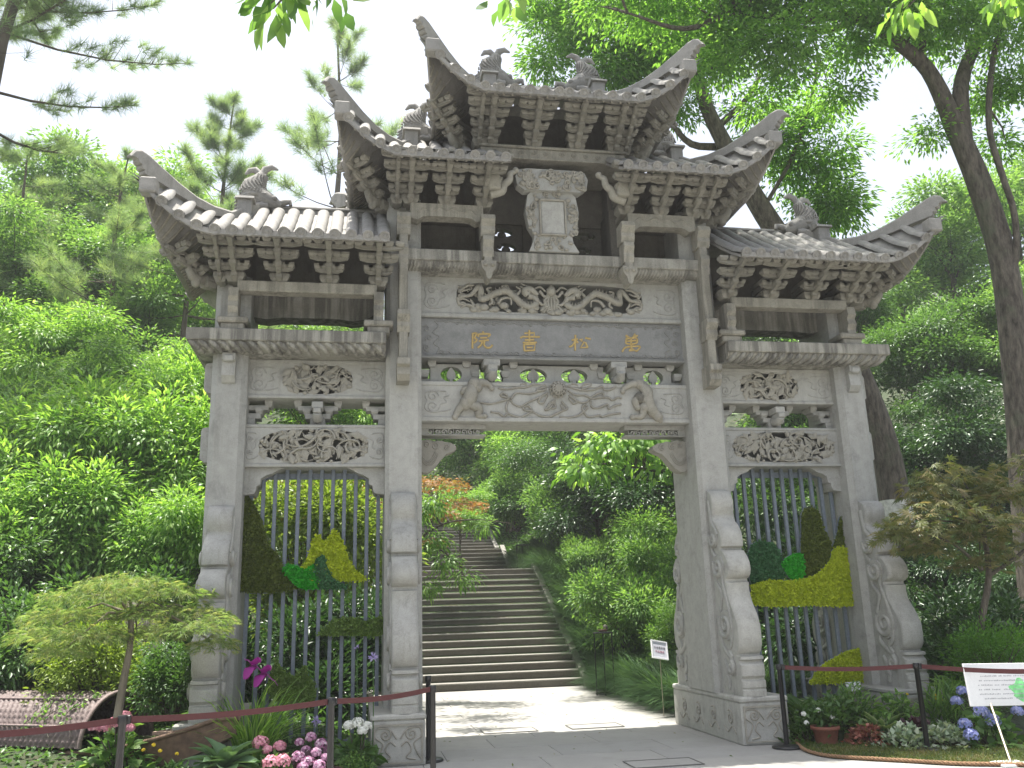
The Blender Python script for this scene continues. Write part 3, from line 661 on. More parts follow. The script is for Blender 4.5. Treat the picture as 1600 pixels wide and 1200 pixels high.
def dragon(mir):
    def P(l):
        q = tr(*Z5, l, 0); return [(-.06 - p[0] if mir else p[0], p[1]) for p in q]
    rr = [.012, .02, .03, .042, .046, .048, .05, .052, .052, .052, .05, .048, .045, .04, .04, .05]
    carve(mb, P(body), -.012, rr, 8, 5, None, .01)
    carve(mb, P(head), -.035, [.05, .065, .055, .03], 8, 4)
    for l in legs: carve(mb, P(l), -.01, [.028, .02, .012], 6, 4)
    for p in P([(1180, 150), (1240, 140), (1300, 160), (1340, 250), (1190, 120)]): mb.tube([(p[0], -.03, p[1]), (p[0] + (.06 if mir else -.06), -.035, p[1] + .03)], [.018, .004], 5)
    c = P(body)
    for i, p in enumerate(catmull(c, 5)):
        if 20 < i < 66 and i % 2 == 0: mb.tube([(p[0], -.045, p[1] + .03), (p[0] + (.012 if mir else -.012), -.05, p[1] + .075)], [.016, .003], 4)
dragon(False); dragon(True)
pc = (-.03, 6.25); mb.ball((pc[0], -.01, pc[1]), .075, 10, 8)
for k in range(-2, 3): carve(mb, [(pc[0] + k * .02, pc[1] - .06), (pc[0] + k * .05, pc[1] - .15), (pc[0] + k * .035, pc[1] - .25), (pc[0] + k * .07, pc[1] - .32)], 0, [.02, .024, .018], 6)
for s in (-1, 1): carve(mb, [(pc[0] + s * .08, pc[1]), (pc[0] + s * .16, pc[1] + .07), (pc[0] + s * .24, pc[1] + .04)], 0, .016)
r = random.Random(21)
for i in range(46):                                           # wave crests along the bottom, clouds between
    x = r.uniform(-1.36, 1.30); z = 5.92 + abs(r.gauss(0, .03)); mb.ball((x, r.uniform(-.015, .03), z), r.uniform(.03, .065), 7, 5, (1.3, .7, .9))
for i in range(26):
    x = r.uniform(-1.32, 1.26); z = r.uniform(5.98, 6.34); mb.tube([(p[0], .03, p[1]) for p in spiral((x, z), r.uniform(.03, .06), 1.3, 12, r.uniform(0, 6), r.choice((-1, 1)))], .016, 5)
for s in (-1, 1):
    for k in range(5): carve(mb, [(-.03 + s * 1.38, 6.14 + .07 * (k - 2)), (-.03 + s * 1.30, 6.16 + .06 * (k - 2)), (-.03 + s * 1.20, 6.15 + .10 * (k - 2))], -.004, [.022, .018, .008], 5)
mb.build('dragon_carving', CAR, DRG)
mb = MB(); corner_scrolls(mb, -1.93, 1.93, 5.87, 6.40, (-1.43, 1.40), -.004); mb.build('cloud_relief', ST, DRG, kind='stuff')

# ---- cornices: a rounded, rope-carved under-edge and a flat fascia
def cornice(x0, x1, z0, z1, z2, out, yb, ends, pitch, lean, r_=.02):
    """z0 bottom at y 0, z1 fascia foot, z2 top; ends: outer ends that return (-1, 1)"""
    mb = MB(); rows = []
    prof = [(.01, z0), (-out * .48, z0 + .004), (-out * .68, z0 + (z1 - z0) * .10), (-out * .83, z0 + (z1 - z0) * .35), (-out * .90, z0 + (z1 - z0) * .68), (-out * .92, z1)]
    for y, z in prof:
        e0 = (-y * .9 if -1 in ends else 0); e1 = (-y * .9 if 1 in ends else 0); inset0 = out * .9 if -1 in ends else 0; inset1 = out * .9 if 1 in ends else 0
        rows.append([(x0 + inset0 - e0, YC * 2 - y, z), (x0 + inset0 - e0, y, z), (x1 - inset1 + e1, y, z), (x1 - inset1 + e1, YC * 2 - y, z)])
    mb.grid(rows, False, True)
    mb.box(x0 - .004, x1 + .004, -out - .012, YC * 2 + out + .012, z1 - .004, z2, .012)
    o = mb.build('cornice', STK, GATE)
    g = MB(); n = int((x1 - x0) / pitch)
    for i in range(n):
        xa = x0 + (.12 if -1 in ends else .03) + (x1 - x0 - .2) * i / (n - 1); pts = []
        for j, (y, z) in enumerate(prof):
            t = j / (len(prof) - 1); pts.append((xa + lean * (t - .5) * pitch * 1.5 + .25 * pitch * math.sin(t * 3.1), y - .004, z - .004))
        g.tube(pts[1:], [r_ * .6, r_, r_ * 1.1, r_ * 1.1, r_ * .8], 6)
    g.build('rope_carving', STK, o, kind='stuff')
    return o
cornice(-5.02, -2.45, 5.13, 5.245, 5.405, .50, 1.1, (-1,), .125, -1, .034); cornice(2.45, 5.00, 5.13, 5.245, 5.405, .50, 1.1, (1,), .125, 1, .034)
mb = MB(); o = cornice(-2.16, 2.16, 6.42, 6.535, 6.70, .36, 1.0, (), .050, 1, .013)
# corbels at the heads of the outer pillars
def corbel(x, y, zt, s=1.0, name='corbel'):
    mb = MB(); w_ = .085 * s
    mb.prism([(y + .25, zt), (y - .10 * s, zt), (y - .105 * s, zt - .09 * s), (y - .05 * s, zt - .12 * s), (y - .06 * s, zt - .17 * s), (y - .075 * s, zt - .3 * s), (y - .01 * s, zt - .38 * s), (y + .05, zt - .40 * s), (y + .25, zt - .40 * s)], 0, x - w_, x + w_)
    mb.box(x - w_ * .75, x + w_ * .75, y - .13 * s, y + .1, zt - .12 * s, zt - .03 * s, .015)
    return mb.build(name, ST, GATE)
both(corbel(-4.50, -.23, 5.12))
# hanging posts with corbel heads and pendants
def post(x, y, z0, z1, w_=.115, bumps=(), end='corbel'):
    mb = MB(); mb.box(x - w_ / 2, x + w_ / 2, y, y + .24, z0, z1, .012)
    for zb, wd, dy in bumps:
        mb.prism([(y + .2, zb + .10), (y - dy, zb + .10), (y - dy - .02, zb + .03), (y - dy * .4, zb - .06), (y - dy * .5, zb - .12), (y, zb - .2), (y + .2, zb - .2)], 0, x - wd / 2, x + wd / 2)
    if end == 'corbel':
        mb.prism([(y + .26, z0 + .02), (y - .08, z0 + .02), (y - .09, z0 - .07), (y - .03, z0 - .1), (y - .05, z0 - .2), (y + .02, z0 - .28), (y + .26, z0 - .28)], 0, x - .085, x + .085)
    else:
        mb.prism([(x - .11, z0 + .08), (x + .11, z0 + .08), (x + .10, z0 - .02), (x + .05, z0 - .09), (x + .035, z0 - .17), (x, z0 - .2), (x - .035, z0 - .17), (x - .05, z0 - .09), (x - .10, z0 - .02)], 1, y - .03, y + .22)
        for q in (-.05, .05): mb.ball((x + q, y - .035, z0 + .02), .035, 7, 5)
    return mb.build('hanging_post', UP, GATE)
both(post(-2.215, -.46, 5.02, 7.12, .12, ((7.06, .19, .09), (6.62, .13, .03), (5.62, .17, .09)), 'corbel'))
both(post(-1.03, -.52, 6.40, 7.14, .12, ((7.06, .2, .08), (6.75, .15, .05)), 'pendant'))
# wing posts standing on the cornice
def leg_post(x):
    mb = MB(); y = -.44
    mb.prism([(y + .22, 5.98), (y - .05, 5.98), (y - .07, 5.86), (y - .02, 5.8), (y - .05, 5.72), (y + .0, 5.64), (y - .02, 5.58), (y + .03, 5.52), (y + .22, 5.52)], 0, x - .065, x + .065)
    mb.box(x - .15, x + .15, y + .0, y + .34, 5.406, 5.50, .012); mb.box(x - .20, x + .20, y - .04, y + .36, 5.50, 5.585, .02)
    mb.box(x - .055, x + .055, y + .02, y + .25, 5.58, 6.0)
    return mb.build('bracket_leg', UP, GATE)
both(leg_post(-4.46)); both(leg_post(-2.55))

# ---- frames under the brackets
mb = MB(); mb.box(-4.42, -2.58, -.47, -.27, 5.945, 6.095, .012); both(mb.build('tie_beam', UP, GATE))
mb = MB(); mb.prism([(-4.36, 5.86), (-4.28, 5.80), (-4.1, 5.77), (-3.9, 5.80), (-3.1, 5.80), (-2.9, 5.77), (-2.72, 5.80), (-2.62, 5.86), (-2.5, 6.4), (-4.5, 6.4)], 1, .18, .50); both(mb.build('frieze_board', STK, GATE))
mb = MB(); mb.box(-4.72, -2.46, .10, .62, 6.26, 6.95); both(mb.build('core_wall', OLD_SHADE, GATE))
mb = MB(); mb.prism([(-2.12, 7.13), (-2.02, 7.10), (-1.95, 7.15), (-1.86, 7.165), (-1.35, 7.165), (-1.25, 7.15), (-1.18, 7.10), (-1.08, 7.13), (-1.08, 7.36), (-2.12, 7.36)], 1, -.45, -.25)
for s in (-1, 1): carve(mb, [(-1.6, 7.26), (-1.6 + s * .1, 7.30), (-1.6 + s * .22, 7.24), (-1.6 + s * .33, 7.29), (-1.6 + s * .42, 7.22)], -.452, .011)
both(mb.build('tie_beam', UP, GATE))
mb = MB(); mb.box(-2.42, -.96, .12, .6, 7.42, 8.2); mb.box(-1.96, -.98, .42, .62, 6.70, 7.42); both(mb.build('core_wall', OLD_SHADE, GATE))
mb = MB(); mb.box(-1.08, -.92, -.05, .66, 6.70, 7.6, .01); both(mb.build('jamb', OLD_SHADE, GATE))
mb = MB(); mb.box(-1.12, 1.12, -.46, .55, 8.15, 8.175, .006); mb.box(-1.10, 1.10, -.44, .5, 8.175, 8.32, .008); mb.box(-1.13, 1.13, -.48, .6, 8.32, 8.36, .01)
for k in range(5):
    for s in (-1, 1): mb.tube([(p[0], -.445, p[1]) for p in spiral((s * (.12 + k * .19), 8.25), .045, 1.3, 14, k, s)], .010, 5)
mb.build('carved_lintel', UP, GATE)
mb = MB(); mb.box(-1.3, 1.3, .12, .6, 8.36, 9.2); mb.build('core_wall', OLD_SHADE, GATE)
# pierced screen behind the plaque
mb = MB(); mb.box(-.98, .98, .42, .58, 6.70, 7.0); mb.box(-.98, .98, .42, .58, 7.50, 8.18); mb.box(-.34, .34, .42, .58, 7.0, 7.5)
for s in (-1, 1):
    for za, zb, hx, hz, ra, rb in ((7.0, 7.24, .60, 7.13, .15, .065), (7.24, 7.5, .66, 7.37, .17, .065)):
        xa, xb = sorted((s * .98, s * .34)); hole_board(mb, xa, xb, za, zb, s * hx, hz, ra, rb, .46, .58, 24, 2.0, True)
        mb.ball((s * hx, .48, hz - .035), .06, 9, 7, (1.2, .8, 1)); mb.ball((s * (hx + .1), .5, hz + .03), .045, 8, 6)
mb.build('pierced_screen', OLD_SHADE, GATE)

# ---- upright plaque in a scrolled frame
PQ = -.05; py = -.40
mb = MB()
mb.prism([(PQ + a, b) for a, b in [(-.36, 6.72), (.38, 6.72), (.30, 6.86), (.28, 6.98), (.37, 7.12), (.40, 7.35), (.36, 7.60), (.30, 7.66), (-.30, 7.66), (-.36, 7.60), (-.40, 7.35), (-.36, 7.12), (-.28, 6.98), (-.30, 6.86)]], 1, py, py + .16)
mb.prism([(PQ + a, b) for a, b in [(-.52, 7.72), (-.42, 7.64), (-.25, 7.65), (.25, 7.65), (.42, 7.64), (.52, 7.72), (.545, 7.85), (.50, 7.96), (.36, 7.99), (-.36, 7.99), (-.50, 7.96), (-.545, 7.85)]], 1, py - .07, py + .10)
PLQ = mb.build('plaque', ST, GATE)
mb = MB(); mb.box(PQ - .175, PQ + .175, py - .03, py + .02, 6.98, 7.50, .012); mb.build('plaque_tablet', ST, PLQ)
mb = MB(); r = random.Random(4)
for f in ((-.175, -.20), (.175, .20)): mb.box(*sorted((PQ + f[0], PQ + f[1])), py - .05, py + .01, 6.96, 7.53, .006)
mb.box(PQ - .2, PQ + .2, py - .05, py + .01, 7.50, 7.53, .005); mb.box(PQ - .2, PQ + .2, py - .05, py + .01, 6.955, 6.98, .005)
for i in range(90):
    z = r.uniform(6.75, 7.63); 
    if 6.98 < z < 7.5: x = r.choice((-1, 1)) * r.uniform(.24, .36)
    else: x = r.uniform(-.27, .27)
    yy = py - .012
    if r.random() < .6: mb.tube([(PQ + p[0], yy, p[1]) for p in spiral((x, z), r.uniform(.025, .05), 1.2, 10, r.uniform(0, 6), r.choice((-1, 1)))], .014, 5)
    else: mb.ball((PQ + x, yy, z), r.uniform(.018, .034), 7, 5, (1.2, .8, 1))
for i in range(70):
    x = r.uniform(-.48, .48); z = r.uniform(7.69, 7.95); yy = py - .085
    if r.random() < .6: mb.tube([(PQ + p[0], yy, p[1]) for p in spiral((x, z), r.uniform(.03, .06), 1.3, 11, r.uniform(0, 6), r.choice((-1, 1)))], .017, 5)
    else: mb.ball((PQ + x, yy, z), r.uniform(.02, .04), 7, 5, (1.2, .8, 1))
mb.build('cloud_scrolls', CAR, PLQ, kind='stuff')

# ---- bracket sets: tiers of arms and bearing blocks that step outwards below the eaves
def tier_mesh(k, n, dy, dz, w0=.10, dw=None):
    dw = .54 / n if dw is None else dw
    mb = MB(); y = -.36 - k * dy; z = k * dz
    mb.box(-.034, .034, y - .10, .14, z + .012, z + dz * .80, .006)                         # arm that points outwards
    mb.box(-.046, .046, y - .185, y - .04, z + dz * .18, z + dz * .92, .014)                # its squared head
    mb.prism([(y - .19, z + dz * .2), (y - .04, z - dz * .25), (y + .08, z - dz * .25), (y + .08, z + dz * .2)], 0, -.030, .030)
    L = w0 + dw * (k + 1); hw = L / 2
    mb.prism([(-hw * .62, z + dz * .05), (hw * .62, z + dz * .05), (hw - .03, z + dz * .22), (hw, z + dz * .30), (hw, z + dz * .52), (-hw, z + dz * .52), (-hw, z + dz * .30), (-hw + .03, z + dz * .22)], 1, y - .026, y + .026)
    cups = [hw - .045] + ([hw * .40] if L > .34 else [])
    for q in cups:
        for s in (-1, 1): dou(mb, s * q, y - .004, z + dz * .48, .122, .13, dz * .66)
    return mb
TIERS = {}
def bracket_set(x, z0, n, dy, dz, y=0, rot=0.0, sc=1.0, nose=False, parent=None):
    key = (n, dy, dz, 'cap')
    if key not in TIERS:
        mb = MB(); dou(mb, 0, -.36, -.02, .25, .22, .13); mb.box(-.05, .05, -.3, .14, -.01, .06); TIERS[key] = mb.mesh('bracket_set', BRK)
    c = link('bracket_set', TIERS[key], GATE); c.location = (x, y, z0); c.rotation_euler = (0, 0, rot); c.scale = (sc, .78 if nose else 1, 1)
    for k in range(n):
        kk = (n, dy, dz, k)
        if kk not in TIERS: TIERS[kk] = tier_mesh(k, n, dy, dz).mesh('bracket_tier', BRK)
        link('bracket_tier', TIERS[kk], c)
    if nose:
        if 'nose' not in TIERS:
            mb = MB(); mb.tube([(0, -.4, .12), (0, -.56, .06), (0, -.70, .08), (0, -.78, .16), (0, -.76, .22)], [.08, .085, .075, .06, .03], 8); mb.tube([(0, -.40, .28), (0, -.62, .25), (0, -.80, .30), (0, -.90, .38)], [.07, .075, .065, .03], 8); mb.ball((0, -.62, .02), .085, 9, 7); TIERS['nose'] = mb.mesh('carved_nose', BRK)
        link('carved_nose', TIERS['nose'], c)
    return c
def bracket_row(xs, zb, n, dy, dz, corner):
    for x in xs:
        for s in (-1, 1): bracket_set(s * x, zb, n, dy, dz)
    xc = corner
    for s in (-1, 1):
        bracket_set(s * xc, zb, n, dy, dz, 0, 0); bracket_set(s * (xc + .19), zb, n, dy, dz, .02, 0, .7)
        bracket_set(s * (xc + .20), zb, n, dy * 1.25, dz, .08, s * math.radians(42), .8, True)
bracket_row((2.56, 3.22, 3.88), 6.10, 4, .19, .10, 4.46)
bracket_row((1.06, 1.60), 7.37, 5, .16, .098, 2.12)
for x in (-.30, .36): bracket_set(x, 8.36, 6, .135, .088)
for s in (-1, 1):
    bracket_set(s * .96, 8.36, 6, .135, .088); bracket_set(s * 1.12, 8.36, 6, .135, .088, .02, 0, .7)
    bracket_set(s * 1.13, 8.36, 6, .165, .088, .08, s * math.radians(42), .8, True)
# carved side arms of the middle roofs (towards the plaque)
for s in (-1, 1):
    mb = MB(); carve(mb, [(s * 1.0, 7.45), (s * .84, 7.52), (s * .80, 7.62), (s * .72, 7.70), (s * .70, 7.80), (s * .62, 7.84)], -.62, [.06, .07, .06, .055, .05, .03], 8); mb.ball((s * .62, -.62, 7.86), .05, 8, 6)
    mb.box(*sorted((s * 1.04, s * .86)), -.75, -.5, 7.5, 7.72, .02); mb.build('carved_arm', CAR, GATE)

# ---- roofs
H_S = [0, .12, .25, .40, .56, .69, .84, 1.0]; H_Z = [1.02, .86, .72, .64, .66, .70, .745, .76]
def roof(xin, xt, zE, centre=False):
    """left-hand roof from xin outwards; distances X = -x. Returns its parts for mirroring."""
    YC = .45; zE = zE + .035; xh, xc, xe = xt - 1.43, xt - .20, xt - 1.02; yf, yh, yt = -1.22, .22, -1.37
    def E(X):
        if X <= xe: return yf, zE
        c = min(1.1, (X - xe) / (xc - xe)); return yf - .13 * c, zE + .53 * c ** 1.7
    def Hh(X):
        if X <= xh: return yh, zE + 1.02
        s = (X - xh) / (xt - xh); return yh + (yt - yh) * s, zE + float(np.interp(s, H_S, H_Z))
    def S(X, t, dz=0.0):                                       # t 0 at the eave, 1 at the ridge or hip
        ye, ze = E(X); yt_, zt_ = Hh(X); return (-X, ye + (yt_ - ye) * t, ze + .05 + (zt_ - ze - .05) * (t ** 1.12) + dz)
    # end slope: rows at constant y
    def EE(y):
        a = abs(y - YC); k = max(0, (a - .72) / 1.0); return xc - .17 + .17 * min(1, k), zE + .53 * min(1.1, k) ** 1.7
    def EH(y):
        a = abs(y - YC); d = YC - yh
        if a <= d: return xh, zE + 1.02
        s = min(1, (a - d) / (yh - yt)); return xh + (xt - xh) * s, zE + float(np.interp(s, H_S, H_Z))
    def SE(y, t, dz=0.0):
        xe_, ze = EE(y); xh_, zh = EH(y); return (-(xe_ + (xh_ - xe_) * t), y, ze + .05 + (zh - ze - .05) * (t ** 1.12) + dz)
    Xs = list(np.linspace(xin, xe, 8)) + list(np.linspace(xe, xc, 10))[1:]
    ys = list(np.linspace(yt + .03, 2 * YC - yt - .03, 22))
    ts = np.linspace(0, 1, 6); mb = MB()
    for m_ in (0, 1):
        f = (lambda p: p) if m_ == 0 else (lambda p: (p[0], 2 * YC - p[1], p[2]))
        for dz in (-.02, -.065):
            g = [[f(S(X, t, dz)) for t in ts] for X in Xs]; mb.grid(g)
        mb.grid([[f(S(X, 0, dz)) for dz in (-.065, -.02)] for X in Xs], False)
        mb.grid([[f(S(Xs[0], t, dz)) for dz in (-.065, -.02)] for t in ts], False)
    for dz in (-.02, -.065): mb.grid([[SE(y, t, dz) for t in ts] for y in ys])
    mb.grid([[SE(y, 0, dz) for dz in (-.065, -.02)] for y in ys], False)
    R = mb.build('roof', TIL, GATE)
    # drip edge between the tile ends
    def edge(fn, vals, name='drip_edge'):
        e = MB(); rows = []
        for v in vals:
            p = fn(v); rows.append([(p[0], p[1], p[2] - .058), (p[0], p[1], p[2] + .01)])
        if fn in (f0, f2):
            off = -.03 if fn is f0 else .03; rr = [[(a[0], a[1] + off, a[2]) for a in r_] for r_ in rows]
        else: rr = [[(a[0] - .03, a[1], a[2]) for a in r_] for r_ in rows]
        for i in range(len(rows) - 1):
            a, b, c, d = rows[i], rows[i + 1], rr[i], rr[i + 1]
            e.add([a[0], a[1], b[1], b[0], c[0], c[1], d[1], d[0]], [(4, 5, 6, 7), (0, 3, 2, 1), (1, 2, 6, 5), (0, 4, 7, 3)], False)
        return e
    f0 = lambda X: S(X, 0); f1 = lambda y: SE(y, 0); f2 = lambda X: (S(X, 0)[0], 2 * YC - S(X, 0)[1], S(X, 0)[2])
    fine = list(np.linspace(xin, xc, 40)); edge(f0, fine).build('drip_edge', TIL, R); edge(f2, fine).build('drip_edge', TIL, R); edge(f1, list(np.linspace(ys[0], ys[-1], 40))).build('drip_edge', TIL, R)
    # barrel tiles: one piece per row, with its roundel
    def barrel(path, r=.086):
        b = MB(); n = 8; rows = []; m = len(path)
        for i, p in enumerate(path):
            p = Vector(p); t = (Vector(path[min(i + 1, m - 1)]) - Vector(path[max(i - 1, 0)])).normalized(); side = t.cross(Vector((0, 0, 1))).normalized(); up = side.cross(t)
            rr = r * (1.0 if i % 2 else .93)
            rows.append([p + side * rr * math.cos(math.pi * k / n) + up * rr * .78 * math.sin(math.pi * k / n) for k in range(n + 1)])
        b.grid([[q[:] for q in row] for row in rows]); 
        p = Vector(path[0]); t = (Vector(path[1]) - p).normalized(); side = t.cross(Vector((0, 0, 1))).normalized(); up = side.cross(t); c = p + up * r * .02 - t * .012; r = r * .86
        def ring(rad, d): return [tuple(c + t * d + side * rad * math.cos(2 * math.pi * k / 14) + up * rad * math.sin(2 * math.pi * k / 14)) for k in range(14)]
        prof = [(r * .95, .03), (r * .95, -.006), (r * .72, -.006), (r * .66, .006), (r * .36, .006), (r * .30, -.004), (.004, -.006)]
        rg = [ring(a, d) for a, d in prof]; b.grid([q for q in rg], False, True)
        return b
    step = .212; X = xin + .07; first = None
    while X < xc - .05:
        ye, _ = E(X); yt_, _ = Hh(X); L = yt_ - ye
        if L > .1:
            m = max(3, int(L / .17)); path = [(p[0], p[1] - .035 if i == 0 else p[1], p[2]) for i, p in enumerate([S(X, t, .0) for t in np.linspace(0, 1, m)])]
            o = barrel(path).build('roof_tile', TIL, R)
            c = o.copy(); COL.objects.link(c); c.parent = R; c.scale.y = -1; c.location.y = 2 * YC
        X += step
    y = YC
    k = 0
    while y < 2 * YC - yt - .12:
        for yy in ((y,) if k == 0 else (y, 2 * YC - y)):
            pth = [SE(yy, t, 0) for t in np.linspace(0, 1, 6)]; pth[0] = (pth[0][0] - .035, pth[0][1], pth[0][2])
            if abs(pth[0][0] - pth[-1][0]) > .12: barrel(pth).build('roof_tile', TIL, R)
        y += step; k += 1
    # rafters under the end and front eaves
    b = MB()
    for yy in np.arange(yt + .15, 2 * YC - yt - .1, .105): b.tube([SE(yy, t, -.070) for t in (0.04, .3, .6)], [.022, .022, .022], 4, True)
    for X in np.arange(xin + .1, xc - .15, .125): b.tube([S(X, t, -.070) for t in (0.05, .35, .7)], [.018, .018, .018], 4, True)
    b.build('rafters', UP, R, kind='stuff')
    for m_ in (0, 1):
        g = MB(); ya, yb_ = (yt - .03, yt + .16) if m_ == 0 else (2 * YC - yt - .16, 2 * YC - yt + .03); g.box(-xc - .045, -xc + .16, ya, yb_, zE + .455, zE + .66, .02); g.build('corner_block', TIL, R)
    # upturned hip ridges: front and back
    HT = [0, .12, .256, .39, .526, .66, .79, .88, .929, .965, .99, 1.0]; ZT = [1.17, 1.0, .80, .765, .785, .865, .975, 1.06, 1.085, 1.05, .97, .95]
    ZB = [.96, .82, .68, .62, .64, .68, .735, .76, .90, .945, .935, .93]
    for m_ in (0, 1):
        h = MB(); rows = []; q = np.array((-(xt - xh), yt - yh)); q = q / np.linalg.norm(q); nrm = np.array((-q[1], q[0])) * .062
        for s, zt_, zb in zip(HT, ZT, ZB):
            px_, py_ = -(xh + (xt - xh) * s), yh + (yt - yh) * s; w_ = 1.0 if s < .85 else 1.0 - .35 * (s - .85) / .15
            def Q(a, z): 
                yv = py_ + nrm[1] * a * w_; return (px_ + nrm[0] * a * w_, yv if m_ == 0 else 2 * YC - yv, z)
            rows.append([Q(-1, zE + zb), Q(-1, zE + zt_ - .03), Q(-.6, zE + zt_), Q(.6, zE + zt_), Q(1, zE + zt_ - .03), Q(1, zE + zb)])
        h.grid(rows, False, True); h.add(rows[-1], [tuple(range(6))])
        # stepped scrolls below the beak
        for s, z in ((.885, .80), (.905, .86), (.93, .92)):
            px_, py_ = -(xh + (xt - xh) * s), yh + (yt - yh) * s; py_ = py_ if m_ == 0 else 2 * YC - py_
            h.tube([(px_ - nrm[0], py_ - (nrm[1] if m_ == 0 else -nrm[1]), zE + z), (px_ + nrm[0], py_ + (nrm[1] if m_ == 0 else -nrm[1]), zE + z)], .045, 8)
        h.build('upturned_ridge', TIL, R)
    # main ridge with small cap block and dragon-fish
    g = MB(); g.box(-xh - .05, -xin, YC - .11, YC + .11, zE + .95, zE + 1.19, .012); g.box(-xh - .05, -xin, YC - .13, YC + .13, zE + 1.13, zE + 1.165, .006); g.build('main_ridge', TIL, R)
    g = MB(); g.box(-xh - .28, -xh - .08, -.10, .12, zE + .72, zE + 1.05, .01); g.prism([(-.14, zE + 1.05), (.16, zE + 1.05), (.14, zE + 1.09), (.01, zE + 1.15), (-.12, zE + 1.09)], 0, -xh - .31, -xh - .05); g.build('ridge_block', TIL, R)
    fx, fz = -xh - .05, zE + 1.12; g = MB(); Yf = YC - .14
    def T(l, r_, n=8, flat=None): g.tube([(fx + a, Yf + (d[0] if d else 0), fz + b) for a, b, *d in l], r_, n, True, flat)
    T([(.33, .02), (.22, .06), (.06, .12), (-.08, .22), (-.06, .36), (.02, .46), (.05, .55)], [.06, .12, .165, .19, .16, .10, .06], 10)
    T([(.04, .52), (.09, .62), (.18, .66), (.27, .62)], [.05, .06, .05, .015], 8, (1, .7, 1)); T([(.03, .52), (-.06, .60), (-.14, .585), (-.20, .52)], [.05, .055, .045, .015], 8, (1, .7, 1))
    T([(.26, .04), (.38, .10), (.46, .11), (.47, .05)], [.06, .05, .04, .025]); T([(.22, -.05), (.32, -.10), (.40, -.06)], [.07, .06, .03]); g.ball((fx + .24, Yf - .09, fz + .11), .045, 8, 6)
    for k in range(5): T([(-.06, .10 + k * .03), (-.20, .02 + k * .045), (-.33, -.10 + k * .055)], [.04, .045, .012], 6, (1, .7, 1)); T([(.0, .10 + k * .02, -.12), (-.12, .02 + k * .03, -.15), (-.25, -.08 + k * .05, -.1)], [.03, .035, .01], 6)
    T([(.12, .16, -.12), (-.05, .14, -.16), (-.2, .2, -.13)], [.03, .04, .02], 6); T([(.15, -.02, -.10), (.0, -.06, -.15), (-.16, -.06, -.12)], [.05, .06, .03], 6)
    rr = random.Random(2)
    for i in range(150):
        t = i / 149; zz = .16 + .34 * t; a = (i * 2.4) % 3.1 + 3.14; r0 = np.interp(zz, [.12, .22, .36, .46, .55], [.165, .19, .16, .10, .06]); x0 = np.interp(zz, [.12, .22, .36, .46, .55], [.03, -.08, -.06, .02, .05])
        g.ball((fx + x0 + r0 * math.cos(a), Yf + r0 * math.sin(a), fz + zz), .017, 5, 4)
    g.build('dragon_fish', TIL, R)
    return R
for a in ((2.43, 5.68, 6.375), (.80, 3.33, 7.625)): both(roof(*a))
both(roof(0.0, 2.12, 8.70))
# =================================================================== VEGETATION
NR = np.random.RandomState(11)
def leaf_mat(name, c0, c1, trans=.42, rough=.42, tint=(1.25, 1.3, .6), c2=None, spec=.5):
    m, n, b, o = newmat(name); at_ = n.nodes.new('ShaderNodeAttribute'); at_.attribute_name = 'rnd'
    stops = [(0, c0), (1, c1)] if c2 is None else [(0, c0), (.62, c1), (1, c2)]
    c = ramp(n, at_.outputs['Fac'], stops)
    n.links.new(c, b.inputs['Base Color']); b.inputs['Roughness'].default_value = rough; b.inputs['Specular IOR Level'].default_value = spec
    t = n.nodes.new('ShaderNodeBsdfTranslucent'); tc = mix(n, 1.0, c, tint, 'MULTIPLY'); n.links.new(tc, t.inputs[0])
    x = n.nodes.new('ShaderNodeMixShader'); x.inputs[0].default_value = trans; n.links.new(b.outputs[0], x.inputs[1]); n.links.new(t.outputs[0], x.inputs[2]); n.links.new(x.outputs[0], o.inputs[0])
    return m
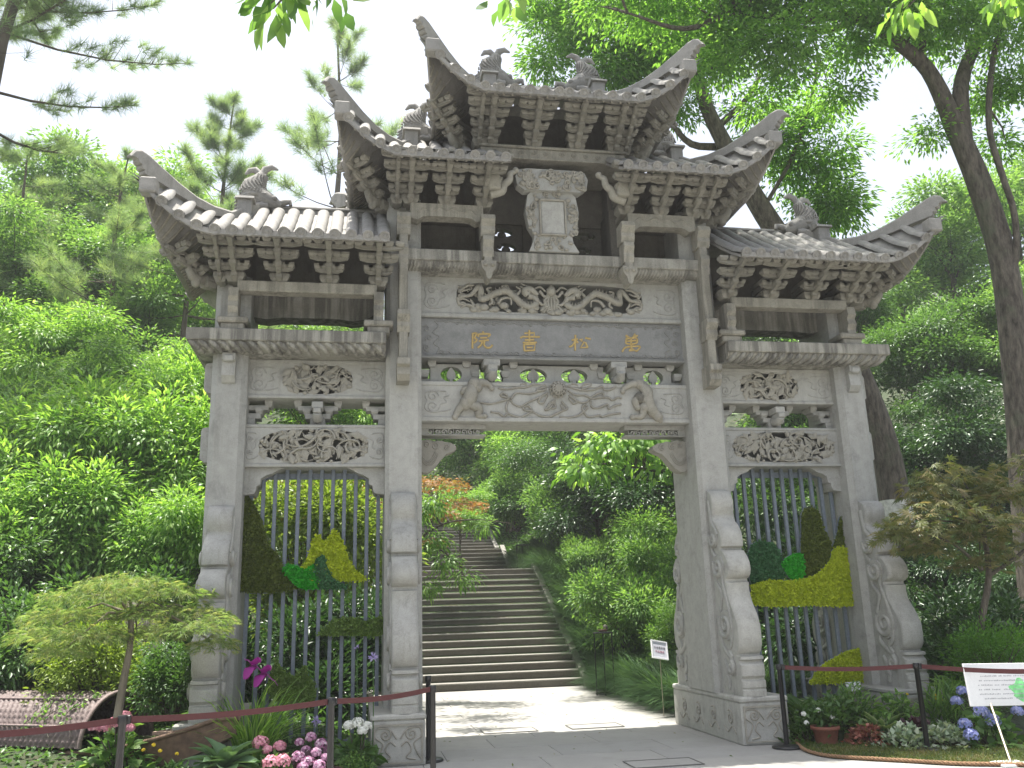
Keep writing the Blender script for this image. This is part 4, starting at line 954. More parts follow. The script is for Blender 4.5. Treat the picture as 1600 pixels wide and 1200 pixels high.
LM = dict(
    canopy=leaf_mat('backlit_canopy_leaf', (0.098, 0.227, 0.039), (0.208, 0.390, 0.085), .58, .4, c2=(0.286, 0.494, 0.117)),
    fresh=leaf_mat('fresh_green_leaf', (0.096, 0.218, 0.038), (0.243, 0.422, 0.090), .5, c2=(0.384, 0.550, 0.154)),
    mid=leaf_mat('mid_green_leaf', (0.077, 0.173, 0.045), (0.179, 0.320, 0.090), .48, c2=(0.269, 0.410, 0.128)),
    deep=leaf_mat('deep_green_leaf', (0.052, 0.121, 0.032), (0.109, 0.207, 0.057), .42, .38),
    dark=leaf_mat('dark_glossy_leaf', (.026, .07, .022), (.06, .125, .038), .3, .35),
    yellowgreen=leaf_mat('yellow_green_leaf', (0.143, 0.220, 0.033), (0.264, 0.352, 0.066), .45),
    pine=leaf_mat('pine_needle', (.16, .25, .14), (.26, .36, .20), .52, .5, c2=(.38, .46, .22)),
    lace=leaf_mat('laceleaf_maple_leaf', (.14, .23, .075), (.26, .345, .145), .5, c2=(.33, .34, .16)),
    orange=leaf_mat('orange_maple_leaf', (.20, .22, .06), (.32, .19, .06), .45, tint=(1.2, 1.0, .6), c2=(.38, .17, .06)),
    bronze=leaf_mat('bronze_maple_leaf', (.10, .145, .045), (.19, .205, .075), .4, tint=(1.2, 1.15, .6), c2=(.30, .25, .13)),
    grass=leaf_mat('mondo_grass_blade', (.03, .075, .03), (.075, .15, .06), .3, .4, c2=(.12, .21, .08)),
    lawn=leaf_mat('moss_lawn_blade', (.06, .10, .015), (.13, .17, .03), .3, .6, c2=(.20, .16, .06)),
    hosta=leaf_mat('hosta_leaf', (.12, .22, .10), (.20, .32, .17), .3, .5),
    cream=leaf_mat('variegated_leaf', (.10, .20, .06), (.24, .34, .14), .3, .5, c2=(.58, .62, .42)),
    silver=leaf_mat('silver_variegated_leaf', (.20, .30, .18), (.42, .50, .36), .3, .5, c2=(.62, .66, .55)),
    red=leaf_mat('coral_red_leaf', (.28, .10, .08), (.42, .18, .13), .3, .5, tint=(1.2, .8, .6), c2=(.16, .16, .06)),
    purple=leaf_mat('dark_purple_leaf', (.035, .012, .018), (.08, .03, .035), .2, .4, tint=(1.2, .7, .8)),
    moss_dark=leaf_mat('dark_olive_moss', (.075, .105, .02), (.15, .19, .04), .15, .9, spec=.1),
    moss_green=leaf_mat('bright_green_moss', (.03, .30, .02), (.06, .48, .04), .15, .9, spec=.1),
    moss_teal=leaf_mat('teal_green_moss', (.05, .14, .055), (.09, .23, .10), .15, .9, spec=.1),
    moss_lime=leaf_mat('lime_yellow_moss', (.38, .47, .02), (.58, .66, .05), .15, .9, spec=.1),
    moss_mid=leaf_mat('mid_green_moss', (.12, .20, .045), (.20, .30, .075), .15, .9, spec=.1),
    pink=leaf_mat('pink_petal', (.62, .25, .34), (.80, .45, .52), .3, .6, tint=(1.1, .9, .9)),
    magenta=leaf_mat('magenta_petal', (.36, .03, .30), (.52, .07, .42), .3, .5, tint=(1.2, .7, 1.0)),
    mauve=leaf_mat('mauve_petal', (.30, .10, .22), (.55, .32, .46), .3, .6, tint=(1.1, .8, 1.0), c2=(.72, .62, .68)),
    blue=leaf_mat('blue_hydrangea_petal', (.24, .30, .62), (.42, .46, .76), .3, .6, tint=(1.0, 1.0, 1.2), c2=(.60, .60, .80)),
    whitef=leaf_mat('white_petal', (.70, .72, .66), (.85, .86, .80), .3, .6, tint=(1, 1, 1)),
    yellow=leaf_mat('yellow_petal', (.62, .48, .02), (.78, .62, .04), .3, .6, tint=(1.1, 1, .5)),
    lilac=leaf_mat('lilac_petal', (.34, .28, .55), (.55, .48, .72), .3, .6, tint=(1, 1, 1.1)),
)
def bark(name, a, b_, sc=9):
    m, n, b, o = newmat(name); p = pos(n, (1, 1, .25), 'obj')
    f = noise(n, p, sc, 7, .7); c = ramp(n, f, [(.32, a), (.68, b_)]); g = noise(n, pos(n, (1, 1, 1), 'obj'), 2.0, 3); c = mix(n, ramp(n, g, [(.55, (0, 0, 0)), (.7, (.5, .5, .5))]), c, (.10, .12, .07))
    n.links.new(c, b.inputs['Base Color']); b.inputs['Roughness'].default_value = .92; bump(n, b, f, .9, .04); return m
M['bark'] = bark('grey_brown_bark', (.03, .024, .018), (.17, .145, .115), 14); M['bark_pine'] = bark('pine_bark', (.06, .045, .035), (.15, .115, .09), 6); M['bark_pale'] = bark('pale_bark', (.13, .11, .085), (.26, .225, .17), 7)
M['limewash'] = plain('limewashed_bark', (.55, .54, .50), .9, var=.3, scale=12)

def unit(a): return a / np.maximum(np.linalg.norm(a, axis=-1, keepdims=True), 1e-9)
def leaves(name, P, D, Nn, L, W, mat, shape='kite', parent=None, bend=.25, rnd=None, **kw):
    """one mesh of len(P) leaves; P base points, D directions, Nn rough normals"""
    n = len(P); D = unit(D); S = unit(np.cross(D, Nn)); U = np.cross(S, D)
    L = np.broadcast_to(np.asarray(L, float), (n,))[:, None]; W = np.broadcast_to(np.asarray(W, float), (n,))[:, None]
    if shape == 'kite':
        V = np.stack([P, P + D * L * .45 + S * W * .5 + U * W * .15, P + D * L - U * L * bend * .5, P + D * L * .45 - S * W * .5 + U * W * .15], 1); F = np.array([[0, 1, 2], [0, 2, 3]])
    elif shape == 'lance':
        V = np.stack([P, P + D * L * .35 + S * W * .5 + U * L * .04, P + D * L * .35 - S * W * .5 + U * L * .04, P + D * L * .7 + S * W * .38 - U * L * bend * .35, P + D * L * .7 - S * W * .38 - U * L * bend * .35, P + D * L - U * L * bend], 1); F = np.array([[0, 1, 2], [1, 3, 4], [1, 4, 2], [3, 5, 4]])
    elif shape == 'needle':
        V = np.stack([P + S * W * .5, P - S * W * .5, P + D * L - U * L * bend * .4], 1); F = np.array([[0, 1, 2]])
    elif shape == 'blade':
        V = np.stack([P + S * W * .5, P - S * W * .5, P + D * L * .5 + S * W * .45 - U * L * bend * .12, P + D * L * .5 - S * W * .45 - U * L * bend * .12, P + D * L * .85 + S * W * .3 - U * L * bend * .62, P + D * L * .85 - S * W * .3 - U * L * bend * .62, P + D * L * (1.08 - .12 * bend) - U * L * bend * 1.15], 1); F = np.array([[0, 1, 3], [0, 3, 2], [2, 3, 5], [2, 5, 4], [4, 5, 6]])
    elif shape in ('maple', 'lace'):
        angs = np.radians([-105, -60, -28, 0, 28, 60, 105]) if shape == 'maple' else np.radians([-95, -58, -28, 0, 28, 58, 95]); ln = [.42, .74, .93, 1.0, .93, .74, .42]; vs = [P]; F = []
        wd = .16 if shape == 'maple' else .055
        for i, (a, l) in enumerate(zip(angs, ln)):
            ca, sa = math.cos(a), math.sin(a); d = D * ca + S * sa; s2 = S * ca - D * sa
            vs += [P + d * L * l * .45 + s2 * L * wd * .5, P + d * L * l - U * L * bend * l * .5, P + d * L * l * .45 - s2 * L * wd * .5]; k = 1 + 3 * i; F += [[0, k, k + 1], [0, k + 1, k + 2]]
        V = np.stack(vs, 1); F = np.array(F)
    nv = V.shape[1]; F = (F[None] + (np.arange(n) * nv)[:, None, None]).reshape(-1, 3); V = V.reshape(-1, 3)
    me = bpy.data.meshes.new(name); me.vertices.add(len(V)); me.vertices.foreach_set('co', V.astype(np.float32).ravel())
    me.loops.add(F.size); me.loops.foreach_set('vertex_index', F.astype(np.int32).ravel())
    me.polygons.add(len(F)); me.polygons.foreach_set('loop_start', np.arange(0, F.size, 3, dtype=np.int32)); me.polygons.foreach_set('loop_total', np.full(len(F), 3, dtype=np.int32))
    r = NR.rand(n) if rnd is None else rnd
    a = me.attributes.new('rnd', 'FLOAT', 'POINT'); a.data.foreach_set('value', np.repeat(r, nv).astype(np.float32))
    me.materials.append(mat); me.update(calc_edges=True); me.validate()
    return me if parent is False else link(name, me, parent, **kw)

def clumps(blobs, n, shell=.55, lump=.35, lo=-.75):
    """n clump centres in a set of ellipsoids (x, y, z, rx, ry, rz); returns centres and outward directions"""
    B = np.array(blobs, float); vol = (B[:, 3] * B[:, 4] * B[:, 5]) ** .67; idx = NR.choice(len(B), n, p=vol / vol.sum()); b = B[idx]
    d = unit(NR.randn(n, 3)); d[:, 2] = np.where(d[:, 2] < lo, -d[:, 2], d[:, 2]); rad = (shell + (1 - shell) * NR.rand(n)) * (1 + lump * (NR.rand(n) - .5))
    inner = NR.rand(n) < .22; rad = np.where(inner, NR.rand(n) * .7, rad)
    return b[:, :3] + d * rad[:, None] * b[:, 3:], d
def spray(C, O, per, rc, flat=.45, droop=.35, out_=.6, jitter=.5, up=1.0):
    n = len(C) * per; idx = np.repeat(np.arange(len(C)), per); o = NR.randn(n, 3) * np.array([1, 1, flat]); o = o / np.maximum(1, np.linalg.norm(o, axis=1) / 1.5)[:, None]
    P = C[idx] + o * (rc if not hasattr(rc, '__len__') else np.asarray(rc)[idx][:, None])
    D = unit(unit(o) + O[idx] * out_ + np.array([0, 0, -droop]) + NR.randn(n, 3) * jitter * .6)
    N_ = unit(np.array([0, 0, up]) + NR.randn(n, 3) * jitter + O[idx] * .3); return P, D, N_
def limb_tree(mb, base, top, r0, r1, C, nbr, wob=.05, n=8, seed=0, start=.35):
    """trunk from base to top and limbs out to some of the clump centres C"""
    r = random.Random(seed); base, top = Vector(base), Vector(top); L = (top - base).length; pts = []
    for i in range(9):
        t = i / 8; q = base.lerp(top, t) + Vector((r.uniform(-1, 1), r.uniform(-1, 1), 0)) * wob * L * (t * (1.15 - t)); pts.append(q)
    mb.tube(pts, [r0 * 1.25 if i == 0 else r0 + (r1 - r0) * i / 8 for i in range(9)], n)
    sel = r.sample(range(len(C)), min(nbr, len(C)))
    for i in sel:
        c = Vector(C[i]); t = min(.97, max(start, .25 + .75 * ((c.z - base.z) / max(.1, top.z - base.z)) - .22)); k = t * 8; a = pts[int(k)].lerp(pts[min(8, int(k) + 1)], k - int(k))
        mid = a.lerp(c, .5) + Vector((r.uniform(-.1, .1), r.uniform(-.1, .1), .08)) * (c - a).length; rr = max(.012, (r0 + (r1 - r0) * t) * .42)
        mb.tube([a, a.lerp(mid, .5) + Vector((0, 0, .03)), mid, mid.lerp(c, .6), c], [rr, rr * .8, rr * .55, rr * .35, rr * .15], 5)

# ---- background broad-leaved trees: one of each kind, then copies
def broad_tree(name, label, cat, group, H, R, ncl, per, L, W, mat, droop=.35, rc=.42, seed=1, trunk_r=.14, shape='kite', flat=.45, lobes=7, bk='bark'):
    """crown of radius R around height H; the root stands at the ground"""
    NR.seed(seed); t = thing(name, label, cat, (0, 0, 0), group)
    bl = [(0, 0, H, R * .6, R * .6, R * .55)]
    for i in range(lobes * 2):
        a = 2 * math.pi * i * .381 + NR.rand(); q = .35 + .6 * NR.rand(); bl.append((math.cos(a) * R * q, math.sin(a) * R * q, H + (NR.rand() - .45) * R * 1.25, R * (.22 + .2 * NR.rand()), R * (.22 + .2 * NR.rand()), R * (.12 + .12 * NR.rand())))
    C, O = clumps(bl, ncl); P, D, N_ = spray(C, O, per, rc, flat, droop)
    leaves('crown', P, D, N_, L * (.7 + .6 * NR.rand(len(P))), W * (.8 + .4 * NR.rand(len(P))), mat, shape, t)
    mb = MB(); limb_tree(mb, (0, 0, -1.5), (R * .1, 0, H + R * .25), trunk_r, trunk_r * .3, C, 26, .05, 8, seed); mb.build('trunk', M[bk], t)
    return t
def put(t, u, v, y, rpx, R, H, label, first=False, rz=None):
    """crown centre seen at photo point (u, v) at depth y, rpx wide in pixels"""
    q = onY(u, v, y); d = float(np.dot(q - CAM, _F)); s = rpx * d / FPX / R
    loc = (q[0], q[1], q[2] - H * s)
    if first: t.location = loc; t.scale = (s, s, s); t['label'] = label; t.rotation_euler[2] = rz if rz is not None else 0; return t
    return dup(t, loc, rz if rz is not None else NR.rand() * 6.28, label, None, s)
G_H = 'trees on the wooded hillside'
T1 = broad_tree('broadleaf_tree', '', 'tree', G_H, 5.2, 2.6, 420, 46, .17, .075, LM['mid'], .3, .42, 1, flat=.3)
T2 = broad_tree('broadleaf_tree', '', 'tree', G_H, 5.0, 2.6, 440, 44, .19, .065, LM['fresh'], .5, .42, 2, flat=.35)
T3 = broad_tree('broadleaf_tree', '', 'tree', G_H, 4.8, 2.6, 460, 46, .15, .07, LM['deep'], .3, .42, 3, flat=.35)
T4 = broad_tree('broadleaf_tree', '', 'tree', G_H, 4.8, 2.6, 460, 44, .15, .075, LM['dark'], .3, .42, 4, flat=.35)
TT = {'m': T1, 'f': T2, 'd': T3, 'k': T4}; used = set()
LST = [
 # far left hillside
 ('f', 70, 560, 13, 120, 'light green leafy tree behind the bright shrubs, nearest the frame edge'), ('m', 215, 520, 15, 115, 'mid green layered tree on the hillside below the low pine boughs'),
 ('m', 30, 430, 18, 110, 'mid green tree under the overhanging pine limb'), ('f', 290, 600, 12, 85, 'light green tree close behind the outer column with the maple in front'),
 ('m', 150, 420, 20, 120, 'hazy green tree on the slope behind the layered tree'), ('d', 250, 440, 18, 85, 'dark tree with visible limbs in the middle of the slope'), ('f', 330, 480, 22, 80, 'pale tree showing past the end of the lowest roof'),
 ('m', 60, 340, 25, 130, 'tree on the upper slope below the big pine'), ('f', 230, 340, 27, 120, 'pale yellowish tree on the ridge beside the lowest roof tip'), ('m', 400, 560, 19, 100, 'tree seen through the gap above the side cornice'),
 ('f', 500, 640, 13, 120, 'bright tree seen between the two carved side beams'), ('m', 130, 620, 9.5, 100, 'green bush-like tree directly above the bright long-leaved shrubs'), ('f', 560, 560, 22, 100, 'pale tree behind the side bay and the tall column'),
 # seen through the main opening
 ('m', 740, 700, 26, 95, 'pale green tree at the head of the stairs'), ('f', 830, 690, 24, 85, 'light green drooping tree behind the dark round tree'), ('d', 860, 770, 18, 90, 'round dark tree halfway up beside the stairs'),
 ('k', 1015, 725, 12.5, 125, 'dark evergreen tree just inside the arch, over the clipped bushes'), ('k', 925, 770, 15, 100, 'dark small-leaved tree between the stairs and the evergreen'), ('m', 690, 640, 30, 90, 'tree at the top of the hill above the stairs'), ('d', 920, 690, 22, 95, 'dark tree on the hill behind the large bright leaves'),
 ('f', 720, 800, 17, 50, 'light green shrub-like tree beside the upper flight of stairs'),
 # right-hand hillside
 ('m', 1480, 400, 17, 120, 'mid green tree in the bright gap beside the forked trunk'), ('f', 1400, 450, 20, 90, 'hazy light tree beyond the far roof tip'), ('m', 1570, 330, 20, 110, 'tree on the skyline behind the forked trunk'),
 ('d', 1450, 560, 12, 115, 'dense green tree beside the far outer column'), ('m', 1560, 520, 11, 100, 'bright-topped tree close behind the forked trunk'), ('k', 1500, 700, 9.5, 120, 'dark tree behind the bronze maple'),
 ('d', 1390, 700, 12, 80, 'dark green tree behind the leaning trunk'), ('k', 1590, 800, 8, 110, 'dark tree low behind the bronze maple at the frame edge'), ('k', 1450, 880, 7, 95, 'dark shrub-like tree behind the scrolled outer buttress'), ('k', 1570, 960, 5.5, 90, 'dark evergreen behind the bright feathery bush'),
 ('m', 1240, 640, 15, 110, 'tree seen through the gap of the far side bay'), ('d', 1230, 780, 9, 110, 'dark green tree behind the far slat screen'), ('d', 1180, 560, 19, 110, 'green tree behind the upper part of the far side bay'), ('k', 1290, 900, 7, 90, 'dark shrub-like tree low behind the far slat screen'),
 ('d', 1330, 480, 15, 70, 'dark tree under the eaves of the lowest far roof'),
]
for i, (k, u, v, y, r, lab) in enumerate(LST):
    put(TT[k], u, v, y, r, 2.6, {'m': 5.2, 'f': 5.0, 'd': 4.8, 'k': 4.8}[k], lab, k not in used, None); used.add(k)
# a dense wood that closes the view up the hill
NR.seed(77); xs = NR.uniform(-60, 70, 420); ys = NR.uniform(30, 62, 420); C = []
for x, y in zip(xs, ys):
    if abs(x) < 3.2 and y < 40: continue
    C.append((x, y, terrain(x, y) + NR.uniform(.5, 4.5)))
C = np.array(C); C = np.repeat(C, 5, 0) + NR.randn(len(C) * 5, 3) * np.array([1.6, 1.6, 1.1]); P, D, N_ = spray(C, unit(np.array([0, -.4, .8]) + 0 * C), 30, .8, .5)
leaves('far_wood', P, D, N_, .42, .22, LM['mid'], 'kite', None, kind='stuff')

# ---- pines
def pine(seed, H, z0, R, nwh, label, sparse=1.0, tuft=70, lean=0.0, droop=.1, trunk_r=.17, Ln=.20):
    NR.seed(seed); r = random.Random(seed); t = thing('pine_tree', label, 'tree', (0, 0, 0), 'pines on the hillside'); mb = MB(); tips = []; dirs = []
    tr_ = [(lean * (z / H) ** 1.5 + .12 * math.sin(z * .7), .1 * math.sin(z * .5 + 1), z) for z in np.linspace(-1.5, H, 12)]; mb.tube(tr_, list(np.linspace(trunk_r, .02, 12)), 7)
    for i in range(nwh):
        f = i / max(1, nwh - 1); z = z0 + (H - z0) * f ** .9; x0, y0 = np.interp(z, [q[2] for q in tr_], [q[0] for q in tr_]), 0; ln = R * (1 - f) ** .75 + .25
        for k in range(r.randint(3, 5)):
            a = r.uniform(0, 6.28); l = ln * r.uniform(.55, 1.1); pts = [(x0, y0, z)]; dz = r.uniform(-.05, .25)
            for s in range(1, 5):
                q = s / 4; pts.append((x0 + math.cos(a) * l * q, y0 + math.sin(a) * l * q, z + l * (dz * q - droop * q + .28 * q * q)))
            rb = .03 * (1 - f * .7) * trunk_r / .17; mb.tube(pts, [rb, rb * .8, rb * .6, rb * .4, rb * .15], 4, False)
            for s in range(int(5 * sparse * (l + .6))):
                q = r.uniform(.5 if R < 4 else .25, 1.0); c = Vector(pts[min(3, int(q * 4))]).lerp(Vector(pts[min(4, int(q * 4) + 1)]), (q * 4) % 1 if q < 1 else 1)
                sd_ = r.uniform(-1, 1) * l * .32 * (1.1 - q); tp = c + Vector((-math.sin(a) * sd_, math.cos(a) * sd_, abs(sd_) * .15 + r.uniform(0, .12)))
                if abs(sd_) > .15: mb.tube([c, tp], [.010, .004], 3, False)
                tips.append(tp[:]); dirs.append(unit(np.array([math.cos(a) * .6 - math.sin(a) * np.sign(sd_) * .4, math.sin(a) * .6 + math.cos(a) * np.sign(sd_) * .4, .55])))
    T_, D_ = np.array(tips), np.array(dirs); n = len(T_) * tuft; idx = np.repeat(np.arange(len(T_)), tuft); off = NR.rand(n, 1)
    D2 = unit(D_[idx] * .55 + NR.randn(n, 3) * .62 + np.array([0, 0, .12])); P = T_[idx] - D_[idx] * off * .22
    rn = np.clip(NR.rand(len(T_))[idx] * .8 + NR.rand(n) * .2, 0, 1)
    leaves('needles', P, D2, unit(NR.randn(n, 3)), Ln * (.7 + .5 * NR.rand(n)), .010, LM['pine'], 'needle', t, .3, rn); mb.build('trunk', M['bark_pine'], t); return t
def put_pine(t, u, v, y, H, px_h=None, rz=0, uv=None):
    q = onY(u, v, y); d = float(np.dot(q - CAM, _F)); s = 1.0 if px_h is None else px_h * d / FPX / H; t.location = (q[0] if uv is None else onY(uv[0], uv[1], y)[0], q[1], q[2] - H * s); t.scale = (s, s, s); t.rotation_euler[2] = rz
put_pine(pine(41, 19, 5.5, 4.8, 20, 'tall pine with long boughs reaching in at the frame edge', 1.5, 64, .9, .10, .26, .38), -60, -520, 8, 19, None, 0.4, (-22, 160))
put_pine(pine(42, 9, 3.0, 2.3, 12, 'young pine with a thin bare top above the lowest roof', 1.5, 54, .3, .05, .14, .38), 352, 150, 21, 9, 480, 1.0)
put_pine(pine(43, 11, 2.0, 3.0, 10, 'open slender pine standing between the two stepped roofs', 1.15, 50, -.2, .0, .15, .38), 526, 45, 25, 11, 600, 2.0)
put_pine(pine(44, 9, 2.0, 3.4, 10, 'broad low pine behind the tip of the lowest roof', 1.1, 50, .2, .15, .17, .38), 190, 245, 16, 9, 430, .3)
put_pine(pine(45, 9, 2.0, 3.2, 10, 'pine in the haze beside the pale trees at the frame edge', 1.1, 50, -.3, .15, .17, .38), 35, 235, 19, 9, 420, 2.2)
put_pine(pine(46, 8, 3.0, 2.6, 10, 'pine whose slender trunk shows beside the outer column', 1.0, 50, .1, .15, .15, .38), 305, 300, 14, 8, 440, 4.0)

# ---- bright long-leaved shrubs beside the archway
def long_shrub(label, seed, R, H, ncl, per, L, W, mat, droop=.55, name='long_leaved_shrub', group=None, shape='lance', rc=.22, flat=.8, bend=.35, cat='shrub', lo=-.95):
    NR.seed(seed); t = thing(name, label, cat, (0, 0, 0), group); bl = [(0, 0, H * .52, R * .7, R * .7, H * .45)]
    for i in range(11):
        a = 2 * math.pi * i * .381 + NR.rand(); q = .45 + .45 * NR.rand(); bl.append((math.cos(a) * R * q, math.sin(a) * R * q, H * (.12 + .7 * NR.rand()), R * (.25 + .25 * NR.rand()), R * (.25 + .25 * NR.rand()), H * (.12 + .16 * NR.rand())))
    C, O = clumps(bl, ncl, .6, .4, lo); P, D, N_ = spray(C, O + np.array([0, 0, .35]), per, rc, flat, droop, .9, .45)
    leaves('foliage', P, D, N_, L * (.65 + .6 * NR.rand(len(P))), W * (.8 + .4 * NR.rand(len(P))), mat, shape, t, bend)
    mb = MB(); r = random.Random(seed)
    for i in r.sample(range(len(C)), min(24, len(C))):
        c = Vector(C[i]); a = Vector((r.uniform(-.2, .2) * R, r.uniform(-.2, .2) * R, -.1)); mb.tube([a, a.lerp(c, .5) + Vector((0, 0, .1)), c], [.022, .014, .005], 5)
    mb.build('stems', M['bark'], t); return t
def put_shrub(t, u, v, y, rpx, R, H, label=None, first=True, rz=0, fy=1.0):
    """top centre line: the middle of the shrub is seen at (u, v)"""
    q = onY(u, v, y); d = float(np.dot(q - CAM, _F)); s = rpx * d / FPX / R; loc = (q[0], q[1], q[2] - H * .5 * s * fy); sc = (s, s, s * fy)
    if first: t.location = loc; t.scale = sc; t.rotation_euler[2] = rz; return t
    return dup(t, loc, rz, label, None, sc)
GS = 'bright shrubs on the bank beside the arch'
S1 = long_shrub('bright shrub with drooping long leaves touching the outer column', 51, 1.2, 2.4, 560, 26, .165, .042, LM['fresh'], .55, group=GS)
S2 = long_shrub('bright long-leaved shrub at the far edge of the bank', 52, 1.2, 2.4, 560, 26, .15, .042, LM['fresh'], .5, group=GS)
put_shrub(S1, 255, 720, 5.2, 105, 1.2, 2.4); put_shrub(S2, 50, 720, 5.6, 110, 1.2, 2.4)
for k, (t, u, v, y, r, lab) in enumerate([(S1, 150, 700, 6.4, 105, 'long-leaved shrub in the middle of the bright bank, upper row'), (S2, 285, 860, 3.4, 85, 'long-leaved shrub behind the drum stone, lower row'), (S1, 150, 820, 4.2, 100, 'long-leaved shrub directly above the lacy maple crown'), (S2, 25, 840, 4.0, 105, 'long-leaved shrub above the woven boat awning'), (S1, 300, 640, 7.5, 80, 'long-leaved shrub at the top of the bank beside the column')]):
    put_shrub(t, u, v, y, r, 1.2, 2.4, lab, False, 1.0 + k * 1.3)
S3 = long_shrub('dark leafy bush in the shade behind the woven awning', 53, .9, 1.6, 260, 24, .12, .05, LM['deep'], .4, 'leafy_bush', 'dark bushes at the foot of the bank', 'kite', .18)
put_shrub(S3, 40, 1000, 1.5, 90, .9, 1.6)
for k, (u, v, y, r, lab) in enumerate([(270, 1050, -.3, 60, 'dark leafy bush in front of the outer drum stone'), (160, 980, 2.6, 90, 'dark bush under the lacy maple'), (250, 960, 2.2, 80, 'dark bush between the maple stem and the column'), (0, 900, 3.0, 80, 'dark bush above the awning at the frame edge')]): put_shrub(S3, u, v, y, r, .9, 1.6, lab, False, k + .6)
S4 = long_shrub('yellow-green feathery shrub beside the maple stem', 54, .7, 1.1, 260, 26, .075, .03, LM['yellowgreen'], .1, 'feathery_shrub', None, 'kite', .15); put_shrub(S4, 160, 1030, .5, 80, .7, 1.1)
S5 = long_shrub('bright green feathery bush behind the white notice board', 55, .7, 1.1, 300, 28, .065, .025, leaf_mat('light_feather_leaf', (.07, .20, .02), (.14, .30, .04), .4), -.2, 'feathery_shrub', None, 'kite', .13); put_shrub(S5, 1548, 1022, -1.3, 62, .7, 1.1)

# seen through the near slat screen
S6 = long_shrub('yellow-green fine-leaved tree behind the near slat screen', 56, 1.2, 3.4, 420, 30, .12, .055, LM['yellowgreen'], .25, 'screened_shrub', None, 'kite', .22, cat='shrub'); put_shrub(S6, 500, 850, 5.5, 115, 1.2, 3.4)
S7 = long_shrub('dark shrub low behind the near slat screen', 57, 1.1, 2.0, 340, 26, .14, .06, LM['dark'], .3, 'screened_shrub', None, 'kite', .2); put_shrub(S7, 470, 1040, 3.4, 110, 1.1, 2.0)
S8 = dup(S7, label='dark shrub beside the tall column behind the near slat screen'); put_shrub(S8, 570, 990, 3.8, 80, 1.1, 2.0, rz=2)
S9 = dup(S7, label='dark shrub behind the lower half of the far slat screen'); put_shrub(S9, 1270, 1010, 3.4, 105, 1.1, 2.0, rz=3)
S9 = dup(S7, label='dark shrub behind the far slat screen next to the scrolled buttress'); put_shrub(S9, 1215, 900, 4.6, 90, 1.1, 2.0, rz=4)
S9 = dup(S7, label='dark shrub in the shade beside the far outer buttress'); put_shrub(S9, 1500, 1000, 2.0, 95, 1.1, 2.0, rz=5)

# orange maples
def maple_layers(name, label, cat, seed, discs, per_m2, L, mat, shape, trunk, group=None, tilt=.12, rnd=None, bk='bark', bend=.3, droop=.25):
    """flat sprays: discs (x, y, z, rx, ry, thickness) in world units around the root"""
    NR.seed(seed); t = thing(name, label, cat, (0, 0, 0), group); Ps = []; Ds = []
    for (x, y, z, rx, ry, th) in discs:
        n = int(per_m2 * math.pi * rx * ry); a = NR.rand(n) * 6.283; q = np.sqrt(NR.rand(n)); g = np.stack([np.cos(a) * q * rx, np.sin(a) * q * ry, NR.randn(n) * th - (q ** 2) * th * 2.2], 1)
        Ps.append(g + np.array([x, y, z])); Ds.append(unit(np.stack([np.cos(a), np.sin(a), -droop + 0 * a], 1) + NR.randn(n, 3) * .45))
    P = np.concatenate(Ps); D = np.concatenate(Ds); N_ = unit(np.array([0, 0, 1.0]) + NR.randn(len(P), 3) * .38)
    leaves('foliage', P, D, N_, L * (.65 + .6 * NR.rand(len(P))), L * .5, mat, shape, t, bend)
    mb = MB(); r = random.Random(seed)
    for pts, rad in trunk: mb.tube(catmull(pts, 4), list(np.interp(np.linspace(0, 1, (len(pts) - 1) * 4 + 1), [0, 1], rad)), 7)
    top = Vector(trunk[0][0][-1])
    for d in discs: mb.tube([top, top.lerp(Vector(d[:3]), .5) + Vector((0, 0, .1)), Vector(d[:3]) - Vector((0, 0, d[5]))], [trunk[0][1][1] * .7, trunk[0][1][1] * .4, .006], 5)
    mb.build('trunk', M[bk], t); return t
def pxdisc(u, v, y, rpx, ry, th): q = onY(u, v, y); d = float(np.dot(q - CAM, _F)); return (q[0], q[1], q[2], rpx * d / FPX, ry, th)
def W(u, v, y): return tuple(onY(u, v, y))
maple_layers('orange_maple', 'orange-red maple spreading over the upper stairs', 'tree', 61, [pxdisc(680, 752, 12, 55, .6, .08), pxdisc(715, 785, 12.3, 50, .5, .07), pxdisc(675, 800, 11.6, 45, .5, .07), pxdisc(670, 845, 11.7, 30, .4, .06)], 270, .11, LM['orange'], 'maple', [([W(610, 960, 12.5), W(630, 880, 12.4), W(660, 800, 12)], [.06, .02])])
maple_layers('orange_maple', 'orange-red maple whose top shows behind the near slat screen', 'tree', 62, [pxdisc(440, 755, 8, 55, .5, .1), pxdisc(520, 750, 8.2, 60, .5, .1), pxdisc(580, 775, 8, 45, .5, .08), pxdisc(470, 800, 8, 55, .5, .08)], 300, .11, LM['orange'], 'maple', [([W(500, 1050, 8), W(510, 900, 8), W(500, 790, 8)], [.06, .025])])
# lacy maple, umbrella crown
dd = []
for (u, v, r) in [(200, 905, 75), (150, 925, 80), (255, 920, 75), (110, 955, 70), (190, 950, 90), (270, 950, 80), (70, 985, 50), (130, 985, 70), (215, 985, 80), (300, 975, 60), (335, 1000, 35), (100, 1010, 45), (345, 960, 25)]: dd.append(pxdisc(u, v, -1.6 + .35 * math.sin(u), r, .45, .034))
maple_layers('lacy_maple', 'small umbrella-shaped maple with lacy yellow-green leaves and a slim stem', 'tree', 63, dd, 560, .085, LM['lace'], 'lace', [([W(183, 1125, -1.6), W(192, 1070, -1.6), W(203, 1010, -1.6), W(205, 960, -1.6)], [.045, .03])], bk='bark_pale', droop=.35, bend=.4)
